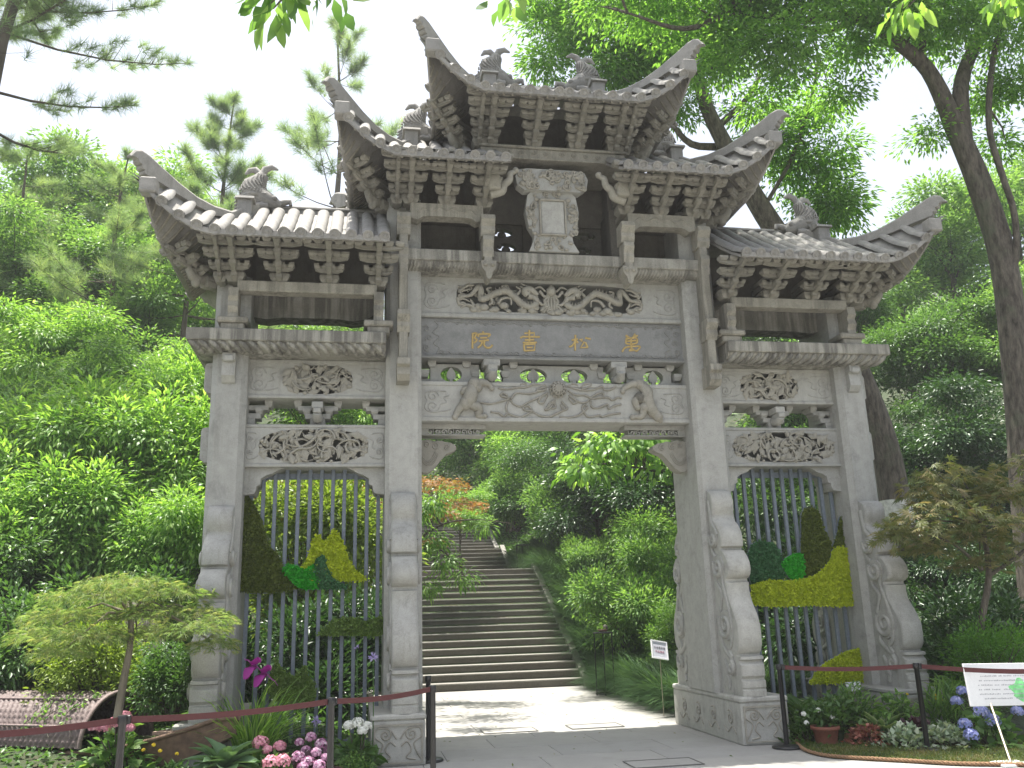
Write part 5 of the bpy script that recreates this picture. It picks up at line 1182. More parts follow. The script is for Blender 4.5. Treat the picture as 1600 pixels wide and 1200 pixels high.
# bronze maple at the right
dd = []
for (u, v, r) in [(1425, 815, 55), (1470, 790, 75), (1530, 770, 85), (1580, 760, 70), (1500, 740, 65), (1450, 760, 45), (1560, 810, 80), (1500, 830, 70), (1440, 850, 40), (1590, 850, 50), (1400, 830, 35), (1530, 870, 40), (1600, 720, 50), (1460, 730, 30)]: dd.append(pxdisc(u, v, -1.3 + .4 * math.sin(u * .7), r, .42, .06))
maple_layers('bronze_maple', 'bronze-green maple with star-shaped leaves reaching across the outer buttress', 'tree', 64, dd, 210, .125, LM['bronze'], 'maple', [([W(1540, 1120, -1.1), W(1530, 1000, -1.1), W(1545, 900, -1.2), W(1535, 820, -1.2)], [.06, .03]), ([W(1545, 900, -1.2), W(1600, 860, -1.1), W(1640, 800, -1.1)], [.03, .015]), ([W(1535, 890, -1.2), W(1490, 850, -1.3), W(1430, 830, -1.3)], [.028, .01])], droop=.3)

# ---- hero trees traced trunk by trunk
def hero(label, name, seed, stems, blobs, ncl, per, L, W_, mat, droop, rc, flat, bk='bark', shape='kite', lo=-.75, nb=40, bend=.3):
    NR.seed(seed); t = thing(name, label, 'tree', (0, 0, 0)); mb = MB(); ends = []
    for pts, rad in stems:
        c = catmull(pts, 5); mb.tube(c, list(np.interp(np.linspace(0, 1, len(c)), np.linspace(0, 1, len(rad)), rad)), 10); ends += [Vector(q) for q in c[len(c) // 3:]]
    C, O = clumps(blobs, ncl, .35, .5, lo); P, D, N_ = spray(C, O, per, rc, flat, droop, .5, .55)
    r = random.Random(seed)
    for i in r.sample(range(len(C)), min(nb, len(C))):
        c = Vector(C[i]); a = min(ends, key=lambda e: (e - c).length_squared)
        if (a - c).length > 2.6: continue
        m_ = a.lerp(c, .5) + Vector((r.uniform(-.15, .15), 0, r.uniform(0, .2))) * (c - a).length * .6; mb.tube([a, m_, c], [.028, .017, .004], 5, False)
    leaves('crown', P, D, N_, L * (.65 + .6 * NR.rand(len(P))), W_ * (.8 + .4 * NR.rand(len(P))), mat, shape, t, bend); mb.build('trunk', M[bk], t); return t
def pb(u, v, y, rpx, ry=1.0, k=.75): q = onY(u, v, y); d = float(np.dot(q - CAM, _F)); r = rpx * d / FPX; return (q[0], q[1], q[2], r, ry, r * k)
yA = 2.2
HT_ = hero('big forked tree whose boughs arch over the right-hand roofs', 'forked_tree', 71,
 [([W(1625, 980, yA), W(1605, 780, yA), W(1592, 620, yA), W(1570, 420, yA), W(1535, 300, yA), W(1495, 205, yA), W(1450, 110, yA), W(1385, 50, yA), W(1320, -30, yA)], [.30, .275, .25, .245, .235, .20, .15, .125, .10]),
  ([W(1505, 220, yA), W(1502, 130, yA), W(1530, 60, yA + .2), W(1570, 0, yA + .4), W(1610, -60, yA + .5)], [.18, .15, .13, .11, .09]),
  ([W(1580, 470, yA), W(1588, 390, yA - .25), W(1584, 330, yA - .35), W(1565, 270, yA - .4), W(1545, 190, yA - .4), W(1556, 70, yA - .4), W(1590, -30, yA - .4)], [.05, .06, .06, .06, .06, .06, .05]),
  ([W(1400, 62, yA), W(1330, 25, yA - .1), W(1250, 32, yA - .2), W(1150, 20, yA - .3), W(1070, 45, yA - .4), W(980, 20, yA - .5)], [.12, .10, .08, .07, .05, .02]),
  ([W(1345, 28, yA), W(1290, 48, yA + .3), W(1220, 45, yA + .4), W(1130, 100, yA + .5), W(1060, 120, yA + .5)], [.08, .07, .05, .035, .015]),
  ([W(1432, 100, yA), W(1440, 60, yA), W(1415, -10, yA)], [.09, .08, .06])],
 [pb(1180, 20, 1.8, 90, 1.0), pb(1280, 0, 1.6, 90, 1.0), pb(1120, 60, 2.4, 60, .9), pb(1390, 20, 1.6, 80, 1.0), pb(1060, 20, 2.6, 70, 1.0), pb(1250, 110, 2.4, 60, .8), pb(1330, 80, 2.3, 55, .8), pb(1500, 30, 1.5, 80, 1), pb(1580, 60, 1.6, 70, 1), pb(1590, 140, 2.0, 45, .8), pb(1455, 215, 2.6, 32, .5), pb(1540, 160, 2.6, 40, .6), pb(980, -10, 2.4, 90, 1), pb(1180, -60, 1.5, 130, 1.4), pb(1400, -70, 1.5, 140, 1.4), pb(1560, -60, 1.5, 120, 1.4), pb(1320, 150, 2.6, 35, .6)] + [pb(1350, 30, 2.0, 70, 1), pb(1150, 90, 2.0, 60, .9), pb(1230, 70, 1.4, 60, .9), pb(1090, 110, 2.2, 40, .7), pb(1440, 60, 2.6, 60, .8), pb(1200, 150, 2.8, 45, .7), pb(1560, 230, 2.8, 40, .6)]
 + [(6.0, -.3, 13.6, 1.7, 1.6, .7), (4.2, -.2, 14.2, 1.6, 1.6, .7), (2.0, .2, 14.6, 1.7, 1.5, .7), (.3, .3, 14.6, 1.5, 1.4, .6), (5.2, 1.6, 13.8, 1.6, 1.3, .7), (-1.2, .5, 14.8, 1.1, 1.1, .5)],
 1500, 46, .13, .05, LM['canopy'], .45, .27, .4)
yB = 5.2
hero('leaning tree with a limewashed foot behind the far outer column', 'leaning_tree', 72,
 [([W(1412, 860, yB), W(1400, 790, yB), W(1382, 700, yB), W(1350, 610, yB), W(1290, 480, yB), W(1195, 335, yB), W(1140, 240, yB), W(1098, 150, yB), W(1085, 60, yB)], [.33, .32, .30, .29, .27, .24, .19, .15, .10]),
  ([W(1200, 340, yB), W(1150, 240, yB + .2), W(1080, 225, yB + .3), W(1040, 180, yB + .4)], [.12, .10, .08, .04]), ([W(1120, 200, yB), W(1170, 150, yB), W(1200, 90, yB)], [.09, .06, .03]), ([W(1190, 330, yB), W(1240, 240, yB - .2), W(1275, 120, yB - .3), W(1275, 60, yB - .3)], [.05, .045, .035, .02])],
 [pb(900, 60, 6.5, 85, 1.2), pb(970, 110, 6.2, 75, 1.1), pb(1050, 60, 5.8, 80, 1.0), pb(860, 20, 6.8, 55, 1.0), pb(1010, -10, 6, 90, 1), pb(1110, 90, 5.4, 60, 1), pb(1250, 270, 5.6, 70, 1.0), pb(1290, 320, 5.4, 60, .9), pb(1240, 200, 5.2, 35, .6), pb(1200, 230, 5.4, 45, .7), pb(1060, 170, 5.6, 45, .7), pb(1270, 180, 5.0, 40, .6), pb(1310, 240, 4.9, 40, .5), pb(1310, 330, 4.9, 50, .6), pb(930, -30, 6.5, 100, 1.2), pb(1010, 100, 6.2, 70, 1), pb(1160, 180, 5.5, 35, .6), pb(850, 100, 6.5, 35, .6)],
 820, 46, .17, .05, LM['canopy'], .55, .28, .45, shape='kite')
q = MB(); a, b2 = Vector(W(1404, 822, yB)), Vector(W(1398, 782, yB)); q.tube([a, b2], [.345, .335], 12); tb = [o for o in bpy.data.objects if o.get('label', '').startswith('leaning tree')][0]; q.build('limewash_band', M['limewash'], tb)
hero('tree with big bright leaves reaching in below the right winged bracket', 'large_leaved_tree', 73, [([W(1110, 1000, 8.5), W(1120, 850, 8.6), W(1090, 760, 8.7), W(1020, 735, 8.7), W(950, 725, 8.6)], [.08, .07, .05, .035, .01])], [pb(960, 700, 8.6, 60, .7, .5), pb(1010, 690, 8.5, 50, .7, .6), pb(920, 735, 8.4, 35, .5, .5), pb(1050, 720, 8.8, 50, .6)], 90, 14, .27, .10, LM['fresh'], .6, .30, .4, shape='lance', nb=20)
hero('peach-like branch with narrow leaves hanging in front of the stairs', 'narrow_leaved_tree', 74, [([W(610, 1050, 6.4), W(625, 940, 6.5), W(640, 860, 6.5), W(690, 820, 6.4), W(745, 812, 6.3), W(800, 818, 6.2)], [.05, .045, .035, .02, .012, .004]), ([W(640, 860, 6.5), W(690, 860, 6.3), W(725, 900, 6.2)], [.025, .015, .005])], [pb(675, 850, 6.4, 30, .4), pb(700, 880, 6.3, 28, .35), pb(720, 905, 6.25, 18, .25), pb(765, 825, 6.2, 26, .15, .2), pb(680, 790, 6.6, 30, .4), pb(665, 920, 6.4, 18, .3), pb(640, 800, 6.8, 40, .5), (-1.5, 4.3, 6.6, .9, .9, .4), (-.9, 6.2, 6.8, .8, .7, .35), (1.1, 6.6, 7.2, .8, .6, .3), (1.9, 4.6, 7.0, .6, .6, .3), (-1.6, 2.7, 6.4, .6, .5, .3)], 260, 22, .15, .033, LM['mid'], .7, .12, .6, shape='lance', nb=24)
for i, (bl, lab) in enumerate(([[pb(458, -12, -6.2, 46, .25, .5), pb(430, -20, -6.2, 25, .2, .4), pb(512, -22, -6.2, 30, .2, .35)], 'spray of dark broad leaves hanging in from above, beside the pine'], [[pb(795, -16, -6.0, 28, .2, .5)], 'small spray of leaves hanging in above the topmost roof'], [[pb(1440, -8, -5.0, 75, .25, .4), pb(1590, -10, -5, 40, .3)], 'spray of pale broad leaves hanging in front of the forked tree'])):
    c0 = bl[0]; hero(lab, 'overhanging_bough', 80 + i, [([(c0[0] - 3.2, c0[1] - 2.6, c0[2] + 4.6), (c0[0] - 1.6, c0[1] - 1.0, c0[2] + 3.0), (c0[0] - .5, c0[1] - .2, c0[2] + 1.2), (c0[0], c0[1], c0[2] + .35), (c0[0] + .2, c0[1], c0[2] + .1)], [.07, .015, .006])], bl, 10 if i == 0 else (4 if i == 1 else 16), 7, .19, .085, LM['mid'] if i < 2 else LM['fresh'], .9, .10, .6, shape='lance', nb=6)

# ---- bushes inside the arch, beside the stairs
S10 = long_shrub('rounded bush with bright tips beside the wire stand', 91, 1.1, 1.8, 420, 30, .10, .035, LM['mid'], .3, 'rounded_bush', 'bushes on the bank inside the arch', 'kite', .17)
put_shrub(S10, 985, 965, 8.2, 88, 1.1, 1.8)
for k, (u, v, y, r, lab) in enumerate([(1045, 900, 9.4, 75, 'rounded bush behind the bright-tipped one, nearest the far column'), (1010, 860, 11, 70, 'rounded bush at the foot of the dark evergreen'), (1060, 990, 6.6, 60, 'rounded bush behind the small framed notice'), (880, 800, 15.5, 60, 'rounded bush beside the second flight of stairs'), (800, 780, 19, 55, 'pale rounded bush beside the upper flight'), (930, 880, 13, 50, 'rounded bush halfway up the grassy bank')]): put_shrub(S10, u, v, y, r, 1.1, 1.8, lab, False, k * 1.1)
# mondo grass tufts
NR.seed(95); n = 520; a = NR.rand(n) * 6.283; el = NR.rand(n) * .7 + .8; rr = np.sqrt(NR.rand(n)) * .17
P = np.stack([np.cos(a) * rr, np.sin(a) * rr, 0 * a], 1); D = np.stack([np.cos(a) * np.cos(el), np.sin(a) * np.cos(el), np.sin(el)], 1)
TUFT = leaves('blades', P, D, unit(np.array([0, 0, 1.0]) + NR.randn(n, 3) * .05), .60 * (.6 + .6 * NR.rand(n)), .013, LM['grass'], 'blade', False, .72)
GT = 'mondo grass tufts along the stairs'; rt = random.Random(4); k = 0
def tuft(x, y, s, lab):
    t = thing('grass_tuft', lab, 'grass', (x, y, terrain(x, y) - .02), GT, rt.uniform(0, 6)); t.scale = (s, s, s * rt.uniform(.8, 1.1)); link('blades', TUFT, t)
LB1, LB2 = 'dark mondo grass tuft at the edge of the passage paving', 'dark mondo grass tuft on the bank along the stair kerb'
for yv in np.arange(2.0, 8.6, .42):
    for j in range(4): tuft(2.88 + j * .34 + rt.uniform(-.1, .1), yv + rt.uniform(-.15, .15), rt.uniform(1.0, 1.45), LB1)
for yv in np.arange(8.6, 19.5, .48):
    for j in range(4): tuft(3.02 + j * .36 + rt.uniform(-.1, .1), yv + rt.uniform(-.15, .15), rt.uniform(1.0, 1.5), LB2)
# =================================================================== SCREENS, STANDS, BOAT, FLOWERS
def inpoly(pts, x, z):
    c = np.zeros(len(x), bool); j = len(pts) - 1
    for i in range(len(pts)):
        xi, zi = pts[i]; xj, zj = pts[j]; k = ((zi > z) != (zj > z)) & (x < (xj - xi) * (z - zi) / (zj - zi + 1e-12) + xi); c ^= k; j = i
    return c
def moss_hill(parent, name_lab, pts2, y, mat, depth=.05, seed=1, size=.032, dens=9000):
    pts2 = [(p[0], p[1]) for p in catmull(list(pts2) + [pts2[0]], 4)[:-1]]
    mb = MB(); mb.prism(pts2, 1, y - .012, y + .028); o = mb.build('moss_hill', M['slat'], parent, label=name_lab)
    mb = MB(); cx_, cz_ = np.mean([p[0] for p in pts2]), np.mean([p[1] for p in pts2]); mb.prism([(cx_ + (p[0] - cx_) * .985, cz_ + (p[1] - cz_) * .985) for p in pts2], 1, y - .022, y - .0125); mb.build('moss_backing', mat, o)
    NR.seed(seed); xs_, zs_ = [p[0] for p in pts2], [p[1] for p in pts2]; A_ = (max(xs_) - min(xs_)) * (max(zs_) - min(zs_)); n = int(A_ * dens)
    x = NR.uniform(min(xs_), max(xs_), n); z = NR.uniform(min(zs_), max(zs_), n); k = inpoly(pts2, x, z); x, z = x[k], z[k]
    lump = .5 + .5 * np.sin(x * 37 + 3 * np.sin(z * 23)) * np.sin(z * 41 + 2 * np.sin(x * 19)); P = np.stack([x, y - .012 - depth * (.25 + .75 * lump) * NR.rand(len(x)), z], 1)
    D = unit(NR.randn(len(x), 3) * np.array([1, .5, 1]) + np.array([0, -.7, .15])); L = size * (.6 + .8 * NR.rand(len(x)))
    leaves('moss', P, D, unit(NR.randn(len(x), 3)), L, L * .8, mat, 'kite', o, .3, np.clip(lump * .6 + NR.rand(len(x)) * .4, 0, 1), kind='stuff'); return o
P7, P2, P4 = ((280, 620), 3.157), ((280, 900), 3.81), ((1020, 720), 2.5)
def screen(label, x0, x1, n, hills):
    t = thing('slat_screen', label, 'screen', (0, 0, 0), 'slat screens in the side bays'); yS = .22
    for i in range(n):
        x = x0 + (x1 - x0) * (i + .5) / n; mb = MB(); mb.box(x - .025, x + .025, yS, yS + .05, .02, 3.70, .004); mb.build('slat', M['slat'], t)
    mb = MB(); mb.box(x0, x1, yS + .052, yS + .09, 3.52, 3.60); mb.build('rail', M['slat'], t); mb = MB(); mb.box(x0, x1, yS + .052, yS + .09, .10, .18); mb.build('rail', M['slat'], t)
    for k, (lab, Z, pts, mat, dy) in enumerate(hills): moss_hill(t, lab, tr(*Z, pts, yS - .03 - dy), yS - .03 - dy, LM[mat], .05, 200 + k + int(x0 * 10))
    return t
screen('blue-grey slat screen with twin-peaked lime moss hills beside the tall column', -4.27, -2.44, 12, [
    ('dark olive moss peak', P7, [(345, 490), (378, 545), (405, 600), (430, 680), (445, 742), (490, 782), (512, 840), (560, 900), (602, 947), (290, 955), (298, 700), (318, 500)], 'moss_dark', 0),
    ('lime twin peaks', P7, [(605, 842), (640, 770), (665, 700), (690, 680), (715, 716), (740, 690), (766, 655), (800, 700), (838, 800), (880, 862), (925, 905), (760, 910), (640, 912)], 'moss_lime', .02),
    ('bright green moss bush', P7, [(508, 850), (540, 825), (590, 838), (630, 850), (668, 830), (690, 900), (690, 946), (600, 947), (545, 895)], 'moss_green', .05),
    ('teal moss peak', P7, [(662, 830), (690, 790), (716, 785), (735, 850), (770, 905), (830, 942), (690, 946), (680, 890)], 'moss_teal', .055),
    ('low green moss hill', P2, [(815, 355), (870, 300), (920, 262), (990, 246), (1060, 256), (1120, 266), (1170, 250), (1212, 245), (1212, 350), (1000, 356)], 'moss_mid', .01),
    ('cat-eared moss hill near the ground', P2, [(545, 590), (568, 510), (580, 490), (600, 530), (640, 575), (690, 592), (728, 550), (755, 532), (770, 590), (808, 640), (800, 745), (600, 745), (520, 680)], 'moss_mid', .08)])
screen('blue-grey slat screen with a tall dark moss peak above a lime moss bank', 2.44, 4.27, 12, [
    ('tall dark moss peak', P4, [(578, 212), (592, 186), (622, 180), (648, 210), (664, 270), (700, 350), (670, 430), (640, 462), (580, 470)], 'moss_dark', 0),
    ('narrow dark moss peak', P4, [(735, 212), (742, 270), (752, 340), (700, 352), (716, 290), (726, 230)], 'moss_dark', .005),
    ('grey-teal moss hill', P4, [(370, 365), (390, 322), (440, 316), (490, 350), (512, 450), (440, 492), (384, 486)], 'moss_teal', .01),
    ('bright green moss bush', P4, [(495, 402), (530, 372), (582, 366), (582, 466), (530, 456)], 'moss_green', .03),
    ('lime moss bank', P4, [(378, 490), (440, 470), (560, 466), (640, 440), (690, 386), (702, 346), (755, 342), (775, 450), (790, 560), (600, 566), (400, 566)], 'moss_lime', .05),
    ('small lime moss hill near the ground', P4, [(606, 870), (650, 806), (710, 766), (770, 738), (808, 738), (820, 800), (828, 862)], 'moss_lime', .06)])

# ---- belt stanchions
def solve_y(u, v, z):                         # depth at which photo point (u, v) lies z above the ground
    p = onZ(u, v, z); return float(p[0]), float(p[1])
tops = [(-150, 1146), (192, 1118), (518, 1090), (676, 1071), (669, 1056), (1217, 1038), (1431, 1036), (1700, 1043)]
labs = ['black belt stanchion beyond the boat awning', 'black belt stanchion in front of the boat', 'black belt stanchion beside the pale-leaved hosta and pink flowers', 'black belt stanchion standing at the foot of the tall column', 'black belt stanchion half hidden directly behind another one',
        'black belt stanchion at the corner of the carved base block', 'black belt stanchion on the edge of the moss lawn', 'black belt stanchion beyond the notice board']
HS = .97; spos = [solve_y(u, v, HS) for u, v in tops]; GB = 'belt stanchions around the flower beds'
if True:
    post_m = MB(); post_m.lathe([(.030, .03), (.030, .90), (.038, .905), (.038, .965), (.034, .97)], n=18); base_m = MB(); base_m.lathe([(.175, 0), (.18, .008), (.178, .022), (.15, .034), (.05, .042), (.033, .05)], n=32)
    pm, bm_ = post_m.mesh('post', M['black']), base_m.mesh('base', M['black'])
links = {0: 1, 1: 2, 2: 3, 5: 6, 6: 7}
for i, (x, y) in enumerate(spos):
    t = thing('belt_stanchion', labs[i], 'stanchion', (x, y, 0.002), GB); link('post', pm, t); link('base', bm_, t)
    if i in links:
        a = Vector((0, 0, .935)); e = Vector((spos[links[i]][0] - x, spos[links[i]][1] - y, .935)); d = (e - a).normalized(); nn = Vector((-d.y, d.x, 0)) * .0015; rows = []
        for k in range(13):
            p_ = a.lerp(e, k / 12) - Vector((0, 0, .03 * math.sin(math.pi * k / 12))); h = .025
            rows.append([p_ + nn + Vector((0, 0, h)), p_ + nn - Vector((0, 0, h)), p_ - nn - Vector((0, 0, h)), p_ - nn + Vector((0, 0, h))])
        mb = MB(); mb.grid([[q[:] for q in r_] for r_ in rows], False, True); mb.build('belt', M['belt'], t)
        mb = MB(); c = a + d * .045; mb.box(c.x - .02, c.x + .02, c.y - .02, c.y + .02, .90, .968, .006); mb.build('belt_holder', M['black'], t)

# ---- text helper (bundled font, turned into meshes)
def text_mesh(s, size, mat, depth=.001):
    c = bpy.data.curves.new('writing', 'FONT'); c.body = s; c.size = size; c.extrude = depth; c.space_character = 1.22; c.align_x = 'CENTER'; c.align_y = 'CENTER'
    o = bpy.data.objects.new('writing', c); COL.objects.link(o); bpy.context.view_layer.update(); dg = bpy.context.evaluated_depsgraph_get(); me = bpy.data.meshes.new_from_object(o.evaluated_get(dg)); COL.objects.unlink(o); bpy.data.objects.remove(o)
    me.materials.clear(); me.materials.append(mat); me.name = 'writing'; return me
# small framed notice on a stake inside the arch
pc_ = onY(1030.5, 1015.5, 2.46); t = thing('notice_stand', 'small white framed notice on a thin stake in front of the mondo grass', 'sign', (pc_[0], pc_[1], 0)); ctr = float(pc_[2])
def local(rot, o): o.rotation_euler = rot; return o
fr = MB(); w2, h2 = .155, .150
fr.box(-w2, w2, -.012, .012, -h2, -h2 + .02); fr.box(-w2, w2, -.012, .012, h2 - .02, h2); fr.box(-w2, -w2 + .02, -.0115, .0115, -h2 + .02, h2 - .02); fr.box(w2 - .02, w2, -.0115, .0115, -h2 + .02, h2 - .02)
FR = fr.build('frame', M['white'], t); FR.location = (0, 0, ctr); FR.rotation_euler = (math.radians(-18), math.radians(10), math.radians(14))
pn = MB(); pn.box(-w2 + .02, w2 - .02, -.003, .006, -h2 + .02, h2 - .02); pn.build('panel', plain('notice_paper', (.66, .66, .72), .5, var=.04), FR)
for s, zz, mt in (('社会爱好者', .032, 'ink'), ('作品展区', -.035, 'ink_red')):
    o = link('writing', text_mesh(s, .040, M[mt]), FR); o.location = (0, -.0055, zz); o.rotation_euler = (math.radians(90), 0, 0)
q = MB(); q.tube([(0, .004, 0), (0, .004, ctr - .10)], .007, 8); q.build('stake', M['pole'], t)
# large notice board at the right
YB = -2.50; a0 = onY(1505, 1039, YB); a1 = onY(1513, 1106, YB); hgt = float(a0[2] - a1[2]); x0 = float(a0[0]); t = thing('notice_board', 'white notice board with printed lines and a green splash on a metal pole', 'sign', (x0 + .51, YB, 0)); zc = float(a0[2] + a1[2]) / 2
B_ = MB(); B_.box(-.51, .51, -.010, .012, -hgt / 2, hgt / 2, .004); BD = B_.build('board', M['white'], t); BD.location = (0, 0, zc); BD.rotation_euler = (math.radians(-6), math.radians(1.5), 0)
r = random.Random(12); mb = MB(); mr = MB()
for row in range(6):
    zz = hgt * (.20 - row * .105); x = -.37 + (.05 if row in (0, 5) else 0)
    while x < .36:
        L = r.uniform(.010, .016)
        if r.random() < .86: mb.box(x, x + L, -.0115, -.0100, zz - .007, zz + .007 - r.choice((0, .004)), 0); mb.box(x + .003, x + L + .002, -.0118, -.0102, zz - .001, zz + .001, 0)
        x += .021
x = -.30
while x < .30: mr.box(x, x + .026, -.0116, -.0100, hgt * .33 - .012, hgt * .33 + .012, 0); x += .04
mb.build('printed_lines', M['ink_pale'], BD, kind='stuff'); mr.build('printed_heading', M['ink_red'], BD, kind='stuff')
mb = MB(); pts = [(.16 + .13 * math.cos(a) * (1 + .25 * math.sin(5 * a)), -.02 * 1 + hgt * .02 + .11 * math.sin(a) * (1 + .2 * math.cos(4 * a))) for a in np.linspace(0, 6.28, 30)[:-1]]
mb.prism([(p[0], p[1] - .05) for p in pts], 1, -.0108, -.0101); mb.build('green_splash', M['splash'], BD)
q = MB(); ft = onZ(1580, 1196); fx_, fy_ = float(ft[0]) - x0 - .51, float(ft[1]) - YB; q.tube([(fx_, fy_, 0.03), (fx_ * .3 - .06, .03, zc - hgt / 2 + .08)], .012, 10); q.build('pole', M['pole'], t); q = MB(); q.box(fx_ - .16, fx_ + .16, fy_ - .12, fy_ + .14, .002, .03, .008); q.build('foot_plate', M['white'], t)
# plant label without its code
pl = onY(1333, 1073, -.35); t = thing('plant_label', 'small white rounded plant label among the hostas below the lime moss hill', 'label', (pl[0], -.35, 0)); mb = MB(); mb.prism([(-.11, .06), (.11, .06), (.105, -.03), (.07, -.055), (-.06, -.055), (-.09, -.03)], 1, -.006, .006)
o = mb.build('plate', M['white'], t); o.location.z = float(pl[2]); mb = MB(); mb.box(-.05, .05, -.0085, -.0065, .0, .006); mb.box(-.05, .02, -.0085, -.0065, -.02, -.014); mb.build('print', M['ink'], o); mb = MB(); mb.tube([(0, .008, 0), (0, .008, float(pl[2]))], .006, 6); mb.build('stake', M['pole'], t)

# ---- tall wire plant stands
def wire_stand(label, loc, h, w_, s=1.0):
    t = thing('plant_stand', label, 'plant stand', loc, 'wire plant stands beside the stairs')
    mb = MB()
    for a in range(6): th = a * math.pi / 3 + .3; mb.tube([(w_ * math.cos(th), w_ * .8 * math.sin(th), 0), (w_ * math.cos(th), w_ * .8 * math.sin(th), h)], .011, 6)
    for z in (.03, h): mb.tube([(w_ * math.cos(a), w_ * .8 * math.sin(a), z) for a in np.linspace(0, 6.284, 19)], .011, 6, False)
    mb.build('wire_frame', M['black'], t); mb = MB(); mb.lathe([(w_ * .95, h), (w_ * .97, h + .015), (w_ * .9, h + .02)], n=20); mb.build('tray', M['black'], t); return t
ws = onZ(941, 1086); wire_stand('tall black wire stand with a small pot on top, beside the lowest steps', (ws[0] + .08, ws[1], 0), 1.22, .21)
t = thing('potted_plant', 'small dark pot with a sprig and pebble on the tall wire stand', 'potted plant', (ws[0] + .08, ws[1], 1.245)); mb = MB(); mb.lathe([(.07, 0), (.11, .03), (.10, .045)], n=14); mb.build('bowl', M['wood'], t); mb = MB(); mb.ball((.06, 0, .08), .05, 8, 6, (1, .8, 1.3)); mb.build('pebble', M['stone_old_shade'], t)
NR.seed(5); P = NR.randn(40, 3) * .03 + np.array([-.05, 0, .08]); leaves('sprig', P, unit(NR.randn(40, 3) + np.array([-.2, 0, .6])), unit(NR.randn(40, 3)), .07, .03, LM['fresh'], 'kite', t)
zz = terrain(2.95, 17.6); wire_stand('tall black wire stand higher up beside the landing', (2.7, 17.6, max(zz, 2.8)), 1.0, .22)

# ---- moored-looking garden boat with woven awning
bx = onZ(60, 1195, .15); tipP = onY(372, 1117, -1.12); dv = np.array((tipP[0] - bx[0], tipP[1] - bx[1])); dv = dv / np.linalg.norm(dv); bx = bx + np.array((-dv[1], dv[0], 0)) * .46
bd = thing('wooden_boat', 'brown wooden boat with pointed bow under a woven bamboo awning', 'boat', (float(bx[0]), float(bx[1]), 0.05))
ax_ = Vector((tipP[0] - bx[0], tipP[1] - bx[1], 0)); Lb = ax_.length; th = math.atan2(ax_.y, ax_.x); bd.rotation_euler = (0, 0, th); zt = float(tipP[2])
def hull_row(s):                                # s: along the boat, -1.6 .. Lb
    f = s / Lb; hw = .46 * (1 - max(0, (f - .15) / .85) ** 1.7) + .02; zg = .24 + max(0, f - .2) ** 1.8 * (zt - .24) * 1.45; zb = -.02 + max(0, f - .5) ** 1.4 * 1.15
    return hw, min(zg, zt - .08), min(zb, zg - .04)
rows = []; ss = list(np.linspace(-1.8, Lb, 22))
for s in ss:
    hw, zg, zb = hull_row(s); rows.append([(s, hw - .03, zg - .0), (s, hw, zg), (s, hw * .82, zb), (s, -hw * .82, zb), (s, -hw, zg), (s, -hw + .03, zg), (s, -hw * .78, zb + .05), (s, hw * .78, zb + .05)])
mb = MB(); mb.grid(rows, False, True); mb.add(rows[0], [tuple(range(8))]); mb.build('hull', M['wood'], bd)
for sd in (-1, 1):
    mb = MB(); mb.tube([(s, sd * hull_row(s)[0], hull_row(s)[1]) for s in ss], .028, 6); mb.build('gunwale', M['wood'], bd)
mb = MB(); hw, zg, zb = hull_row(Lb * .72); mb.prism([(Lb * .60, -.22), (Lb * .80, -.12), (Lb * .95, -.03), (Lb * .95, .03), (Lb * .80, .12), (Lb * .60, .22)], 2, zg - .02, zg + .02); mb.build('bow_deck', plain('sun_bleached_plank', (.34, .24, .19), .7, var=.3), bd)
m, n, b, o = newmat('herringbone_bamboo'); tcn = n.nodes.new('ShaderNodeTexCoord'); mp = n.nodes.new('ShaderNodeMapping'); n.links.new(tcn.outputs['UV'], mp.inputs[0]); M['herring'] = m
n.links.new(ramp(n, noise(n, pos(n, (1, 1, 1), 'obj'), 25, 4), [(.3, (.085, .06, .054)), (.7, (.19, .145, .135))]), b.inputs['Base Color']); b.inputs['Roughness'].default_value = .65
# the awning's weave is real relief: strips that zigzag over and under
AX0, AX1, AR, AZ = -1.9, .78, .54, .30
mb = MB(); nA, nS = 96, 132; rows = []
for i in range(nS + 1):
    s = AX0 + (AX1 - AX0) * i / nS; row = []
    for j in range(nA + 1):
        a = math.pi * (j / nA); zig = abs(((j * .5) % 8) - 4); ph = (i + zig * 1.0) % 4; e = .020 * (1 if ph < 2 else -.35) * (.6 + .4 * math.sin(j * 1.57)); rr = AR + e
        row.append((s, rr * .98 * math.cos(a), AZ + rr * 1.02 * math.sin(a)))
    rows.append(row)
mb.grid(rows, True); mb.build('woven_awning', M['herring'], bd)
for s in (AX0, AX1): mb = MB(); mb.tube([(s, (AR + .012) * math.cos(a), AZ + (AR + .012) * 1.02 * math.sin(a)) for a in np.linspace(0, math.pi, 22)], .026, 7); mb.build('awning_hoop', M['wicker'], bd)
for a in (.42, 1.1, 2.0, 2.7): mb = MB(); mb.tube([(s, -(AR + .02) * math.cos(a), AZ + (AR + .02) * math.sin(a)) for s in np.linspace(AX0, AX1 + .02, 6)], .016, 6); mb.build('awning_batten', M['wicker'], bd)
NR.seed(8); vP = []; 
for k in range(3):
    s0 = AX1 - .25 - k * .28; 
    for a in np.linspace(.35, 1.3, 18): vP.append((s0 + .10 * math.sin(a * 7 + k) + NR.randn() * .05, -(AR + .03) * math.cos(a) + NR.randn() * .02, AZ + (AR + .04) * math.sin(a)))
vP = np.array(vP); NVn = unit(np.stack([0 * vP[:, 0], vP[:, 1], vP[:, 2] - AZ], 1)); vn = thing('climbing_vine', 'thin leafy vine trailing over the woven awning', 'vine', tuple(bd.location), None, th)
vP = np.repeat(vP, 3, 0) + NR.randn(len(vP) * 3, 3) * .015; NVn = np.repeat(NVn, 3, 0); leaves('foliage', vP, unit(NR.randn(len(vP), 3)), NVn, .055, .032, LM['fresh'], 'kite', vn)
mb = MB()
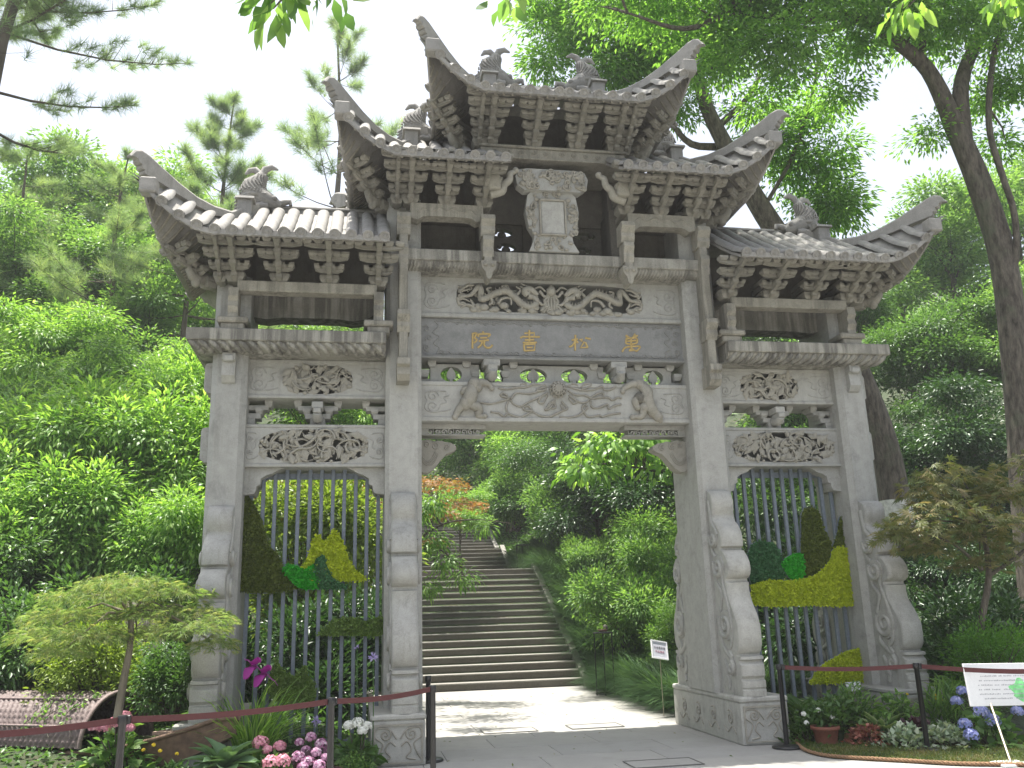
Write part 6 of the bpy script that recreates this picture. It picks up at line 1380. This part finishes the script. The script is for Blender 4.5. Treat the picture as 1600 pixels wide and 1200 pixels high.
for k in range(3):
    s0 = AX1 - .25 - k * .28; mb.tube([(s0 + .10 * math.sin(a * 7 + k), -(AR + .03) * math.cos(a), AZ + (AR + .035) * math.sin(a)) for a in np.linspace(.2, 1.55, 20)], .005, 4)
mb.build('stem', M['bark'], vn)

# ---- flower-bed plants
def gz(x, y): return max(0.0, terrain(x, y))
def rosette(name, label, cat, loc, n, L, Wd, mat, el=(.3, 1.0), bend=.6, seed=1, group=None, single=True, shape=None, cream=False):
    """a clump of large leaves; every leaf is an object of its own"""
    NR.seed(seed); t = thing(name, label, cat, loc, group); key = ('leaf', mat, L, Wd, bend)
    if key not in TIERS:
        mb = MB(); rows = []; m_ = 7
        for i in range(m_):
            f = i / (m_ - 1); wv = Wd * (math.sin(math.pi * min(1, f * .92 + .08)) ** .8) * .5 if f < 1 else .003; x = L * f; z = -bend * L * f * f * .7
            rows.append([(x, -wv, z + wv * .45), (x, -wv * .5, z + wv * .12), (x, 0, z - wv * .05), (x, wv * .5, z + wv * .12), (x, wv, z + wv * .45)])
        mb.grid(rows); me = mb.mesh('leaf', LM[mat] if mat in LM else M[mat]); a = me.attributes.new('rnd', 'FLOAT', 'POINT')
        vals = [.45, .5, .35, .5, .45] * m_ if not cream else [1.0, .35, .25, .35, 1.0] * m_; a.data.foreach_set('value', vals); TIERS[key] = me
    for i in range(n):
        o = link('leaf', TIERS[key], t); f = i / max(1, n - 1); e = el[1] + (el[0] - el[1]) * f + NR.uniform(-.12, .12); a_ = i * 2.4 + NR.uniform(-.3, .3); s = NR.uniform(.75, 1.15) * (.75 + .3 * f)
        o.rotation_euler = (NR.uniform(-.3, .3), -e, a_); o.location = (.03 * math.cos(a_), .03 * math.sin(a_), .01 + .05 * (1 - f)); o.scale = (s, s, s)
    return t
def cluster(name, label, cat, loc, R, H, n, L, Wd, mat, seed=1, shape='kite', group=None, up=.5, bend=.3):
    """a low leafy plant as one clump"""
    NR.seed(seed); t = thing(name, label, cat, loc, group); P = NR.randn(n, 3) * np.array([R * .45, R * .45, 0]); rr = np.linalg.norm(P[:, :2], axis=1) / R; P[:, 2] = H * np.clip(1 - rr ** 2, .1, 1) * (.25 + .75 * NR.rand(n))
    D = unit(np.stack([P[:, 0] / R, P[:, 1] / R, up + 0 * rr], 1) + NR.randn(n, 3) * .45); leaves('foliage', P, D, unit(np.array([0, 0, 1.0]) + NR.randn(n, 3) * .4), L * (.65 + .6 * NR.rand(n)), Wd, LM[mat], shape, t, bend)
    mb = MB(); r = random.Random(seed)
    for i in range(10): q = P[r.randrange(n)]; mb.tube([(0, 0, -.03), (q[0] * .6, q[1] * .6, q[2] * .5), tuple(q)], [.007, .005, .003], 4)
    mb.build('stems', M['bark'], t); return t
def head(parent, c, R, mat, seed, petal=.035, n=170):
    """a ball of small petals"""
    NR.seed(seed); d = unit(NR.randn(n, 3)); d[:, 2] = np.where(d[:, 2] < -.5, -d[:, 2], d[:, 2]); P = np.array(c) + d * R * (.72 + .36 * NR.rand(n, 1)) * np.array([1, 1, .85])
    D = unit(np.cross(d, NR.randn(n, 3))); o = leaves('flower_head', P - D * petal * .5, D, d, petal, petal * .85, LM[mat], 'kite', parent, -.1); return o
def hydrangea(label, loc, R, H, heads, mat, seed, hr=.085, leafmat='mid'):
    t = cluster('hydrangea', label, 'flowering shrub', loc, R, H, 150, .15, .095, leafmat, seed, 'lance', 'hydrangeas in the flower beds', .35, .35)
    for k, c in enumerate(heads):
        cl = (c[0] - loc[0], c[1] - loc[1], c[2] - loc[2]); head(t, cl, hr * (c[3] if len(c) > 3 else 1), mat, seed + k)
    mb = MB()
    for c in heads: mb.tube([(0, 0, 0), ((c[0] - loc[0]) * .6, (c[1] - loc[1]) * .6, (c[2] - loc[2]) * .6), (c[0] - loc[0], c[1] - loc[1], c[2] - loc[2])], [.008, .007, .005], 5)
    mb.build('flower_stems', M['bark'], t); return t
def hp(u, v, y, s=1.0): q = onY(u, v, y); return (float(q[0]), float(q[1]), float(q[2]), s)
# left bed
hg = gxy(350, -1.75); hpot = rosette('hosta', 'pale green broad-leaved hosta in front of the bow of the boat', 'hosta', (hg[0], hg[1], hg[2] + .20), 28, .42, .20, 'hosta', (.2, 1.05), .5, 301, 'hostas in the flower beds')
mb = MB(); mb.lathe([(.15, -.20), (.20, -.02), (.22, -.015), (.22, .03), (.19, .03), (.18, .0)], n=24); mb.build('pot', M['terracotta'], hpot)
rosette('hosta', 'small fresh green hosta between the pink blooms', 'hosta', gxy(452, -1.7), 14, .30, .14, 'fresh', (.5, 1.25), .35, 302, 'hostas in the flower beds')
rosette('hosta', 'dark broad-leaved plant under the white blooms beside the column base', 'hosta', gxy(556, -1.0), 18, .26, .17, 'deep', (.2, 1.0), .5, 303, 'hostas in the flower beds')
rosette('hosta', 'leafy dark green clump behind the white blooms', 'hosta', gxy(545, -.5), 16, .34, .12, 'mid', (.5, 1.2), .5, 304, 'hostas in the flower beds')
cluster('bushy_plant', 'dark green whorled plant with narrow leaves in front of the boat', 'plant', gxy(275, -2.2), .22, .34, 360, .10, .024, 'deep', 305, 'lance', None, .8)
cluster('bushy_plant', 'low fine-leaved cushion beside the carved base block', 'plant', gxy(555, -1.35), .28, .26, 900, .035, .018, 'mid', 306)
# iris clump with magenta flowers
NR.seed(307); loc = gxy(392, -.78); t = thing('iris', 'tall iris clump with two magenta flowers and grassy blades', 'iris', loc); n = 210; a = NR.rand(n) * 6.28; el = NR.uniform(.85, 1.5, n); rr = np.sqrt(NR.rand(n)) * .2
P = np.stack([np.cos(a) * rr, np.sin(a) * rr, 0 * a], 1); D = np.stack([np.cos(a) * np.cos(el), np.sin(a) * np.cos(el), np.sin(el)], 1); leaves('blades', P, D, unit(np.array([0, 0, 1.0]) + NR.randn(n, 3) * .1), NR.uniform(.5, .95, n), .022, LM['fresh'], 'blade', t, .45)
for u, v in ((396, 1040), (412, 1052)):
    f = hp(u, v, loc[1]); c = (f[0] - loc[0], 0, f[2] - loc[2]); st = MB(); st.tube([(c[0] * .4, 0, 0), (c[0] * .8, 0, c[2] * .5), c], [.008, .007, .006], 6); st.build('flower_stem', LM['mid'], t)
    fl = MB(); fl.ball(c, .02, 6, 5); flo = fl.build('flower', LM['magenta'], t)
    for k in range(6):
        th_ = k * 1.047; dz = -.25 if k % 2 == 0 else .7; d = Vector((math.cos(th_), math.sin(th_), dz)).normalized(); s_ = d.cross(Vector((0, 0, 1))).normalized(); L_ = .17 if k % 2 == 0 else .13; pe = MB(); rows = []
        for i in range(6):
            q_ = i / 5; w__ = .07 * math.sin(math.pi * (q_ * .85 + .12)); p_ = Vector(c) + d * L_ * q_ + Vector((0, 0, (-.11 * q_ * q_ if k % 2 == 0 else .01) + .012 * math.sin(q_ * 9 + k))); rows.append([(p_ - s_ * w__)[:], (p_ + Vector((0, 0, .008)))[:], (p_ + s_ * w__)[:]])
        pe.grid(rows); pe.build('petal', LM['magenta'], flo)
# flowers of the left bed
hydrangea('pink hydrangea with round rosy blooms beside the hosta', gxy(422, -1.8), .25, .30, [hp(407, 1161, -1.7), hp(437, 1167, -1.7, .8), hp(423, 1192, -1.95), hp(441, 1190, -1.95, 1.0), hp(418, 1172, -1.75, .6)], 'pink', 310)
hydrangea('mauve and white many-flowered clump beside the stanchion', gxy(488, -1.8), .22, .28, [hp(*q_, .55 + .12 * (k % 3)) for k, q_ in enumerate(((468, 1160, -1.7), (486, 1152, -1.7), (502, 1163, -1.75), (478, 1172, -1.8), (494, 1176, -1.85), (466, 1183, -1.9), (508, 1184, -1.9), (482, 1190, -1.95), (498, 1197, -2.0), (511, 1172, -1.7), (473, 1199, -2.0)))], 'mauve', 320, .085, 'purple')
hydrangea('lilac and pink hydrangea behind the stanchion in the boat', gxy(182, -1.0), .32, .46, [hp(194, 1122, -1.2, .95), hp(180, 1130, -1.2, .9), hp(163, 1136, -1.2, .9), hp(148, 1136, -1.2, .8), hp(203, 1138, -1.25, .6)], 'pink', 330)
hydrangea('white hydrangea beside the carved base of the tall column', gxy(560, -1.15), .25, .38, [hp(545, 1134, -1.3, .8), hp(559, 1131, -1.3, 1), hp(573, 1135, -1.3, .8), hp(566, 1142, -1.35, .7)], 'whitef', 340, .075, 'deep')
hydrangea('blue hydrangea with five round blooms below the notice board', px_ground(1545, 1165), .36, .42, [hp(1504, 1080, -1.7, .8), hp(1495, 1096, -1.7, .8), hp(1533, 1113, -2.1), hp(1551, 1127, -2.1, 1.05), hp(1508, 1132, -2.1, .85), hp(1517, 1149, -2.2, .95), hp(1590, 1112, -2.1, .8)], 'blue', 350, .088, 'mid')
# agapanthus
for k, (u, v, lab) in enumerate(((558, 1012, 'lilac agapanthus bud on a tall stem in front of the slats'), (583, 1027, 'open lilac agapanthus on a tall stem next to the column'), (494, 1127, 'pale blue agapanthus low behind the stanchion'))):
    f = hp(u, v, -.9); t = thing('agapanthus', lab, 'flower', (f[0], f[1], 0), 'agapanthus behind the belt'); mb = MB(); mb.tube([(0, 0, 0), (.01, 0, f[2] * .5), (0, 0, f[2])], .006, 6); mb.build('stem', LM['mid'], t); NR.seed(400 + k); n = 34 if k else 12; d = unit(NR.randn(n, 3) + np.array([0, 0, .3])); leaves('flower_head', np.array([0, 0, f[2]]) + d * .01, d, unit(NR.randn(n, 3)), .055 if k else .035, .016, LM['lilac'], 'lance', t, .2)
# yellow daisies
def daisies(label, pts, y, base, seed):
    t = cluster('daisy_plant', label, 'flower', base, .22, .22, 260, .07, .018, 'deep', seed, 'lance', 'yellow daisies in the flower beds', .7)
    for k, (u, v) in enumerate(pts): f = hp(u, v, y); head(t, (f[0] - base[0], f[1] - base[1], f[2] - base[2]), .016, 'yellow', seed + k, .026, 26)
daisies('yellow daisies in front of the wooden boat', [(224, 1172), (250, 1173), (240, 1164), (276, 1178)], -2.2, gxy(245, -2.2), 360)
daisies('yellow daisies between the outer buttress and the stanchion', [(1417, 1085), (1463, 1086), (1474, 1094), (1474, 1103), (1463, 1092)], -1.2, gxy(1455, -1.35), 370)
# right bed
rosette('hosta', 'cream-edged hosta in the middle of the far flower bed', 'hosta', gxy(1385, -1.22), 34, .40, .13, 'cream', (.5, 1.2), .35, 380, 'hostas in the flower beds', cream=True)
rosette('hosta', 'cream-edged hosta below the plant label', 'hosta', gxy(1297, -.62), 26, .38, .13, 'cream', (.5, 1.2), .35, 381, 'hostas in the flower beds', cream=True)
rosette('hosta', 'blue-green hosta in the shade next to the base block', 'hosta', gxy(1262, -.35), 16, .40, .2, 'deep', (.5, 1.2), .3, 382, 'hostas in the flower beds')
cluster('bushy_plant', 'dark green leafy plant with white buds beside the base block', 'plant', px_ground(1262, 1160), .33, .42, 420, .10, .045, 'deep', 383)
t = thing('flowering_pot', 'terracotta pot of glossy leaves with a few white flowers', 'potted plant', px_ground(1292, 1163)); mb = MB(); mb.lathe([(.12, 0), (.155, .17), (.175, .175), (.175, .215), (.15, .215), (.14, .18)], n=24); mb.build('pot', M['terracotta'], t)
NR.seed(384); P = NR.randn(260, 3) * np.array([.11, .11, .07]) + np.array([0, 0, .34]); leaves('foliage', P, unit(NR.randn(260, 3) + np.array([0, 0, .5])), unit(np.array([0, 0, 1.0]) + NR.randn(260, 3) * .5), .10, .045, LM['deep'], 'kite', t)
for u, v in ((1279, 1111), (1256, 1117), (1260, 1131), (1300, 1122)): f = hp(u, v, t.location.y - .1); head(t, (f[0] - t.location.x, f[1] - t.location.y, f[2]), .03, 'whitef', int(u), .035, 26)
cluster('bushy_plant', 'low green fern-like plant behind the coral foliage', 'plant', gxy(1345, -.75), .38, .48, 600, .11, .03, 'mid', 385, 'lance')
cluster('coral_bells', 'low coral-red foliage plant at the rim of the moss lawn', 'plant', px_ground(1356, 1160), .27, .20, 420, .075, .05, 'red', 386)
cluster('coral_bells', 'dark purple foliage plant behind the stanchion', 'plant', gxy(1440, -1.55), .30, .30, 420, .08, .06, 'purple', 387)
cluster('variegated_ivy', 'silver-variegated ground cover left of the stanchion on the moss lawn', 'plant', px_ground(1418, 1168), .30, .24, 330, .085, .065, 'silver', 388)
cluster('variegated_ivy', 'silver-variegated ground cover between the stanchion and the blue blooms', 'plant', px_ground(1477, 1168), .28, .26, 330, .085, .065, 'silver', 389)
cluster('variegated_ivy', 'grey-green ground cover beside the coral foliage', 'plant', px_ground(1385, 1158), .22, .2, 240, .08, .055, 'hosta', 390)
for k, (u, v, lab) in enumerate(((1440, 1110, 'green fern with arching fronds in front of the outer buttress'), (1500, 1090, 'green fern behind the blue hydrangea'), (1230, 1110, 'dark fern in the corner behind the base block'), (215, 1130, 'green fern at the foot of the lacy maple'), (330, 1140, 'leafy fern beside the bow of the boat'), (100, 1130, 'green fern behind the woven awning'))):
    NR.seed(395 + k); loc = px_ground(u, v); t = thing('fern', lab, 'fern', loc, 'ferns in the flower beds'); Pp = []; Dd = []
    for j in range(16):
        a_ = j * 2.4 + NR.rand(); e_ = NR.uniform(.7, 1.25); ln_ = NR.uniform(.4, .65); side = np.array([-math.sin(a_), math.cos(a_), 0])
        for q_ in np.linspace(.15, 1, 22):
            pt = np.array([math.cos(a_) * ln_ * q_ * math.cos(e_) * 1.3, math.sin(a_) * ln_ * q_ * math.cos(e_) * 1.3, ln_ * (q_ * math.sin(e_) - .45 * q_ ** 2.4)])
            for s_ in (-1, 1): Pp.append(pt); Dd.append(side * s_ + np.array([math.cos(a_), math.sin(a_), -.1]) * .45)
    Pp = np.array(Pp); Dd = np.array(Dd); leaves('fronds', Pp, Dd, unit(np.array([0, 0, 1.0]) + NR.randn(len(Pp), 3) * .15), .085, .022, LM['mid' if k != 2 else 'deep'], 'kite', t)
cluster('bushy_plant', 'tall leafy green plant in front of the far outer base block', 'plant', gxy(1412, -1.2), .34, .52, 420, .13, .045, 'mid', 391, 'lance')
cluster('bushy_plant', 'grassy green plant between the outer base block and the blue hydrangea', 'plant', gxy(1490, -1.25), .36, .60, 420, .20, .025, 'mid', 392, 'lance', None, 1.0)
cluster('bushy_plant', 'dark leafy plant behind the terracotta pot', 'plant', gxy(1315, -.9), .30, .46, 380, .11, .05, 'deep', 393)
# grey rock under the lacy maple
mb = MB(); NR.seed(3); mb.ball((0, 0, .15), .33, 14, 10, (1.2, .8, .9)); mb.v = [tuple(np.array(p) * (1 + .10 * math.sin(p[0] * 11 + 2) + .08 * math.sin(p[1] * 13) + .07 * math.sin(p[2] * 17))) for p in mb.v]
q = onY(208, 1030, 1.2); ro = mb.build('rock', M['stone_old_shade']); tag(ro, 'grey rock half hidden behind the maple stem', 'rock'); ro.location = (q[0], q[1], q[2] - .2); ro.scale = (1.1, 1.1, 1.9)
# moss lawn with its rope edge
rope = [onZ(u, v, 0) for u, v in ((1270, 1135), (1246, 1158), (1250, 1169), (1266, 1178), (1300, 1185), (1360, 1189), (1430, 1193), (1500, 1197), (1600, 1199), (1720, 1203))]
rc_ = catmull([(p[0], p[1]) for p in rope], 8); mb = MB()
for ph in (0, 2.1, 4.2):
    pts = []
    L_ = 0
    for i in range(len(rc_) - 1):
        a_, b_ = np.array(rc_[i]), np.array(rc_[i + 1]); m_ = max(2, int(np.linalg.norm(b_ - a_) / .018)); d_ = (b_ - a_) / np.linalg.norm(b_ - a_); nn = np.array([-d_[1], d_[0]])
        for j in range(m_):
            p_ = a_ + (b_ - a_) * j / m_; L_ += np.linalg.norm(b_ - a_) / m_; w_ = L_ * 48 + ph; pts.append((p_[0] + nn[0] * .011 * math.cos(w_), p_[1] + nn[1] * .011 * math.cos(w_), .026 + .011 * math.sin(w_)))
    mb.tube(pts, .0125, 5)
tag(mb.build('rope_edging', M['rope']), 'brown twisted rope laid along the rim of the moss lawn', 'rope')
poly = [(p[0], p[1]) for p in rc_] + [(6.5, -2.0), (5.4, -.9), (3.2, -1.0), (2.75, -1.15)]
mb = MB(); mb.prism(poly, 2, -.03, .022); mb.build('lawn_soil', M['soil'], None, kind='structure')
NR.seed(9); n = 46000; x = NR.uniform(2.2, 5.6, n); y = NR.uniform(-4.0, -.9, n); k = inpoly(poly, x, y); x, y = x[k], y[k]; P = np.stack([x, y, .02 + 0 * x], 1); D = unit(NR.randn(len(x), 3) * .6 + np.array([0, 0, .8])); pr_ = np.clip(.5 + .35 * np.sin(x * 5.1 + 1.3 * np.sin(y * 4)) * np.sin(y * 6.3) + .3 * NR.randn(len(x)), 0, 1)
leaves('moss_lawn', P, D, unit(NR.randn(len(x), 3)), .035 * (.5 + NR.rand(len(x))), .009, LM['lawn'], 'needle', None, .3, pr_, kind='stuff')
# creeping ground cover that fills the beds between the plants
NR.seed(10); n = 52000; x = NR.uniform(-9, 8, n); y = NR.uniform(-3.6, 9, n); k = ((x < -2.75) & (y > -3.4 + .0 * x) | (x > 2.75) & (y > -.95)) & ~((abs(np.abs(x) - 4.47) < .36) & (y > -.95) & (y < 1.6)); x, y = x[k], y[k]; z = np.array([terrain(a_, b_) for a_, b_ in zip(x, y)]); P = np.stack([x, y, z + .04 * NR.rand(len(x))], 1)
D = unit(NR.randn(len(x), 3) * np.array([1, 1, .4]) + np.array([0, 0, .35])); leaves('ground_cover', P, D, unit(np.array([0, 0, 1.0]) + NR.randn(len(x), 3) * .4), .085 * (.6 + .7 * NR.rand(len(x))), .05, LM['deep'], 'kite', None, .3, None, kind='stuff')
# fallen scraps on the paving
NR.seed(14); n = 90; x = NR.uniform(-2, 4.5, n); y = NR.uniform(-4, 8, n); k = (y < -1.2) & (x < 2.6 + 0 * y) | (x > -1.9) & (x < 2.3); x, y = x[k], y[k]; P = np.stack([x, y, .006 + 0 * x], 1); leaves('fallen_leaves', P, unit(NR.randn(len(x), 3) * np.array([1, 1, .05])), unit(np.array([0, 0, 1.0]) + NR.randn(len(x), 3) * .2), .05, .022, LM['lawn'], 'kite', None, .2, None, kind='stuff')

# dark ground-covering plants on the bank beside the stairs
NR.seed(15); n = 30000; x = np.where(NR.rand(n) < .75, 2.6 + NR.rand(n) ** 1.3 * 6, -2.6 - NR.rand(n) * 4); y = NR.uniform(1.6, 24, n); z = np.array([terrain(a_, b_) for a_, b_ in zip(x, y)]); k = (np.abs(x) > 2.62); P = np.stack([x, y, z + .08 * NR.rand(n)], 1)[k]; nn = len(P)
leaves('bank_cover', P, unit(NR.randn(nn, 3) * np.array([1, 1, .4]) + np.array([0, -.1, .45])), unit(np.array([0, 0, 1.0]) + NR.randn(nn, 3) * .4), .20 * (.6 + .7 * NR.rand(nn)), .07, LM['deep'], 'kite', None, .4, None, kind='stuff')

# ---- haze volume added to wash out distant trees like veiling glare
m = bpy.data.materials.new('glare_haze'); m.use_nodes = True; n = m.node_tree; n.nodes.clear(); o = n.nodes.new('ShaderNodeOutputMaterial'); v = n.nodes.new('ShaderNodeVolumePrincipled')
v.inputs['Color'].default_value = (.95, .97, 1.0, 1); v.inputs['Density'].default_value = .0011; v.inputs['Anisotropy'].default_value = .2; n.links.new(v.outputs[0], o.inputs['Volume'])
mb = MB(); mb.box(-135, 135, -75, 155, -2.0, 60); mb.build('haze', m, None, kind='stuff')
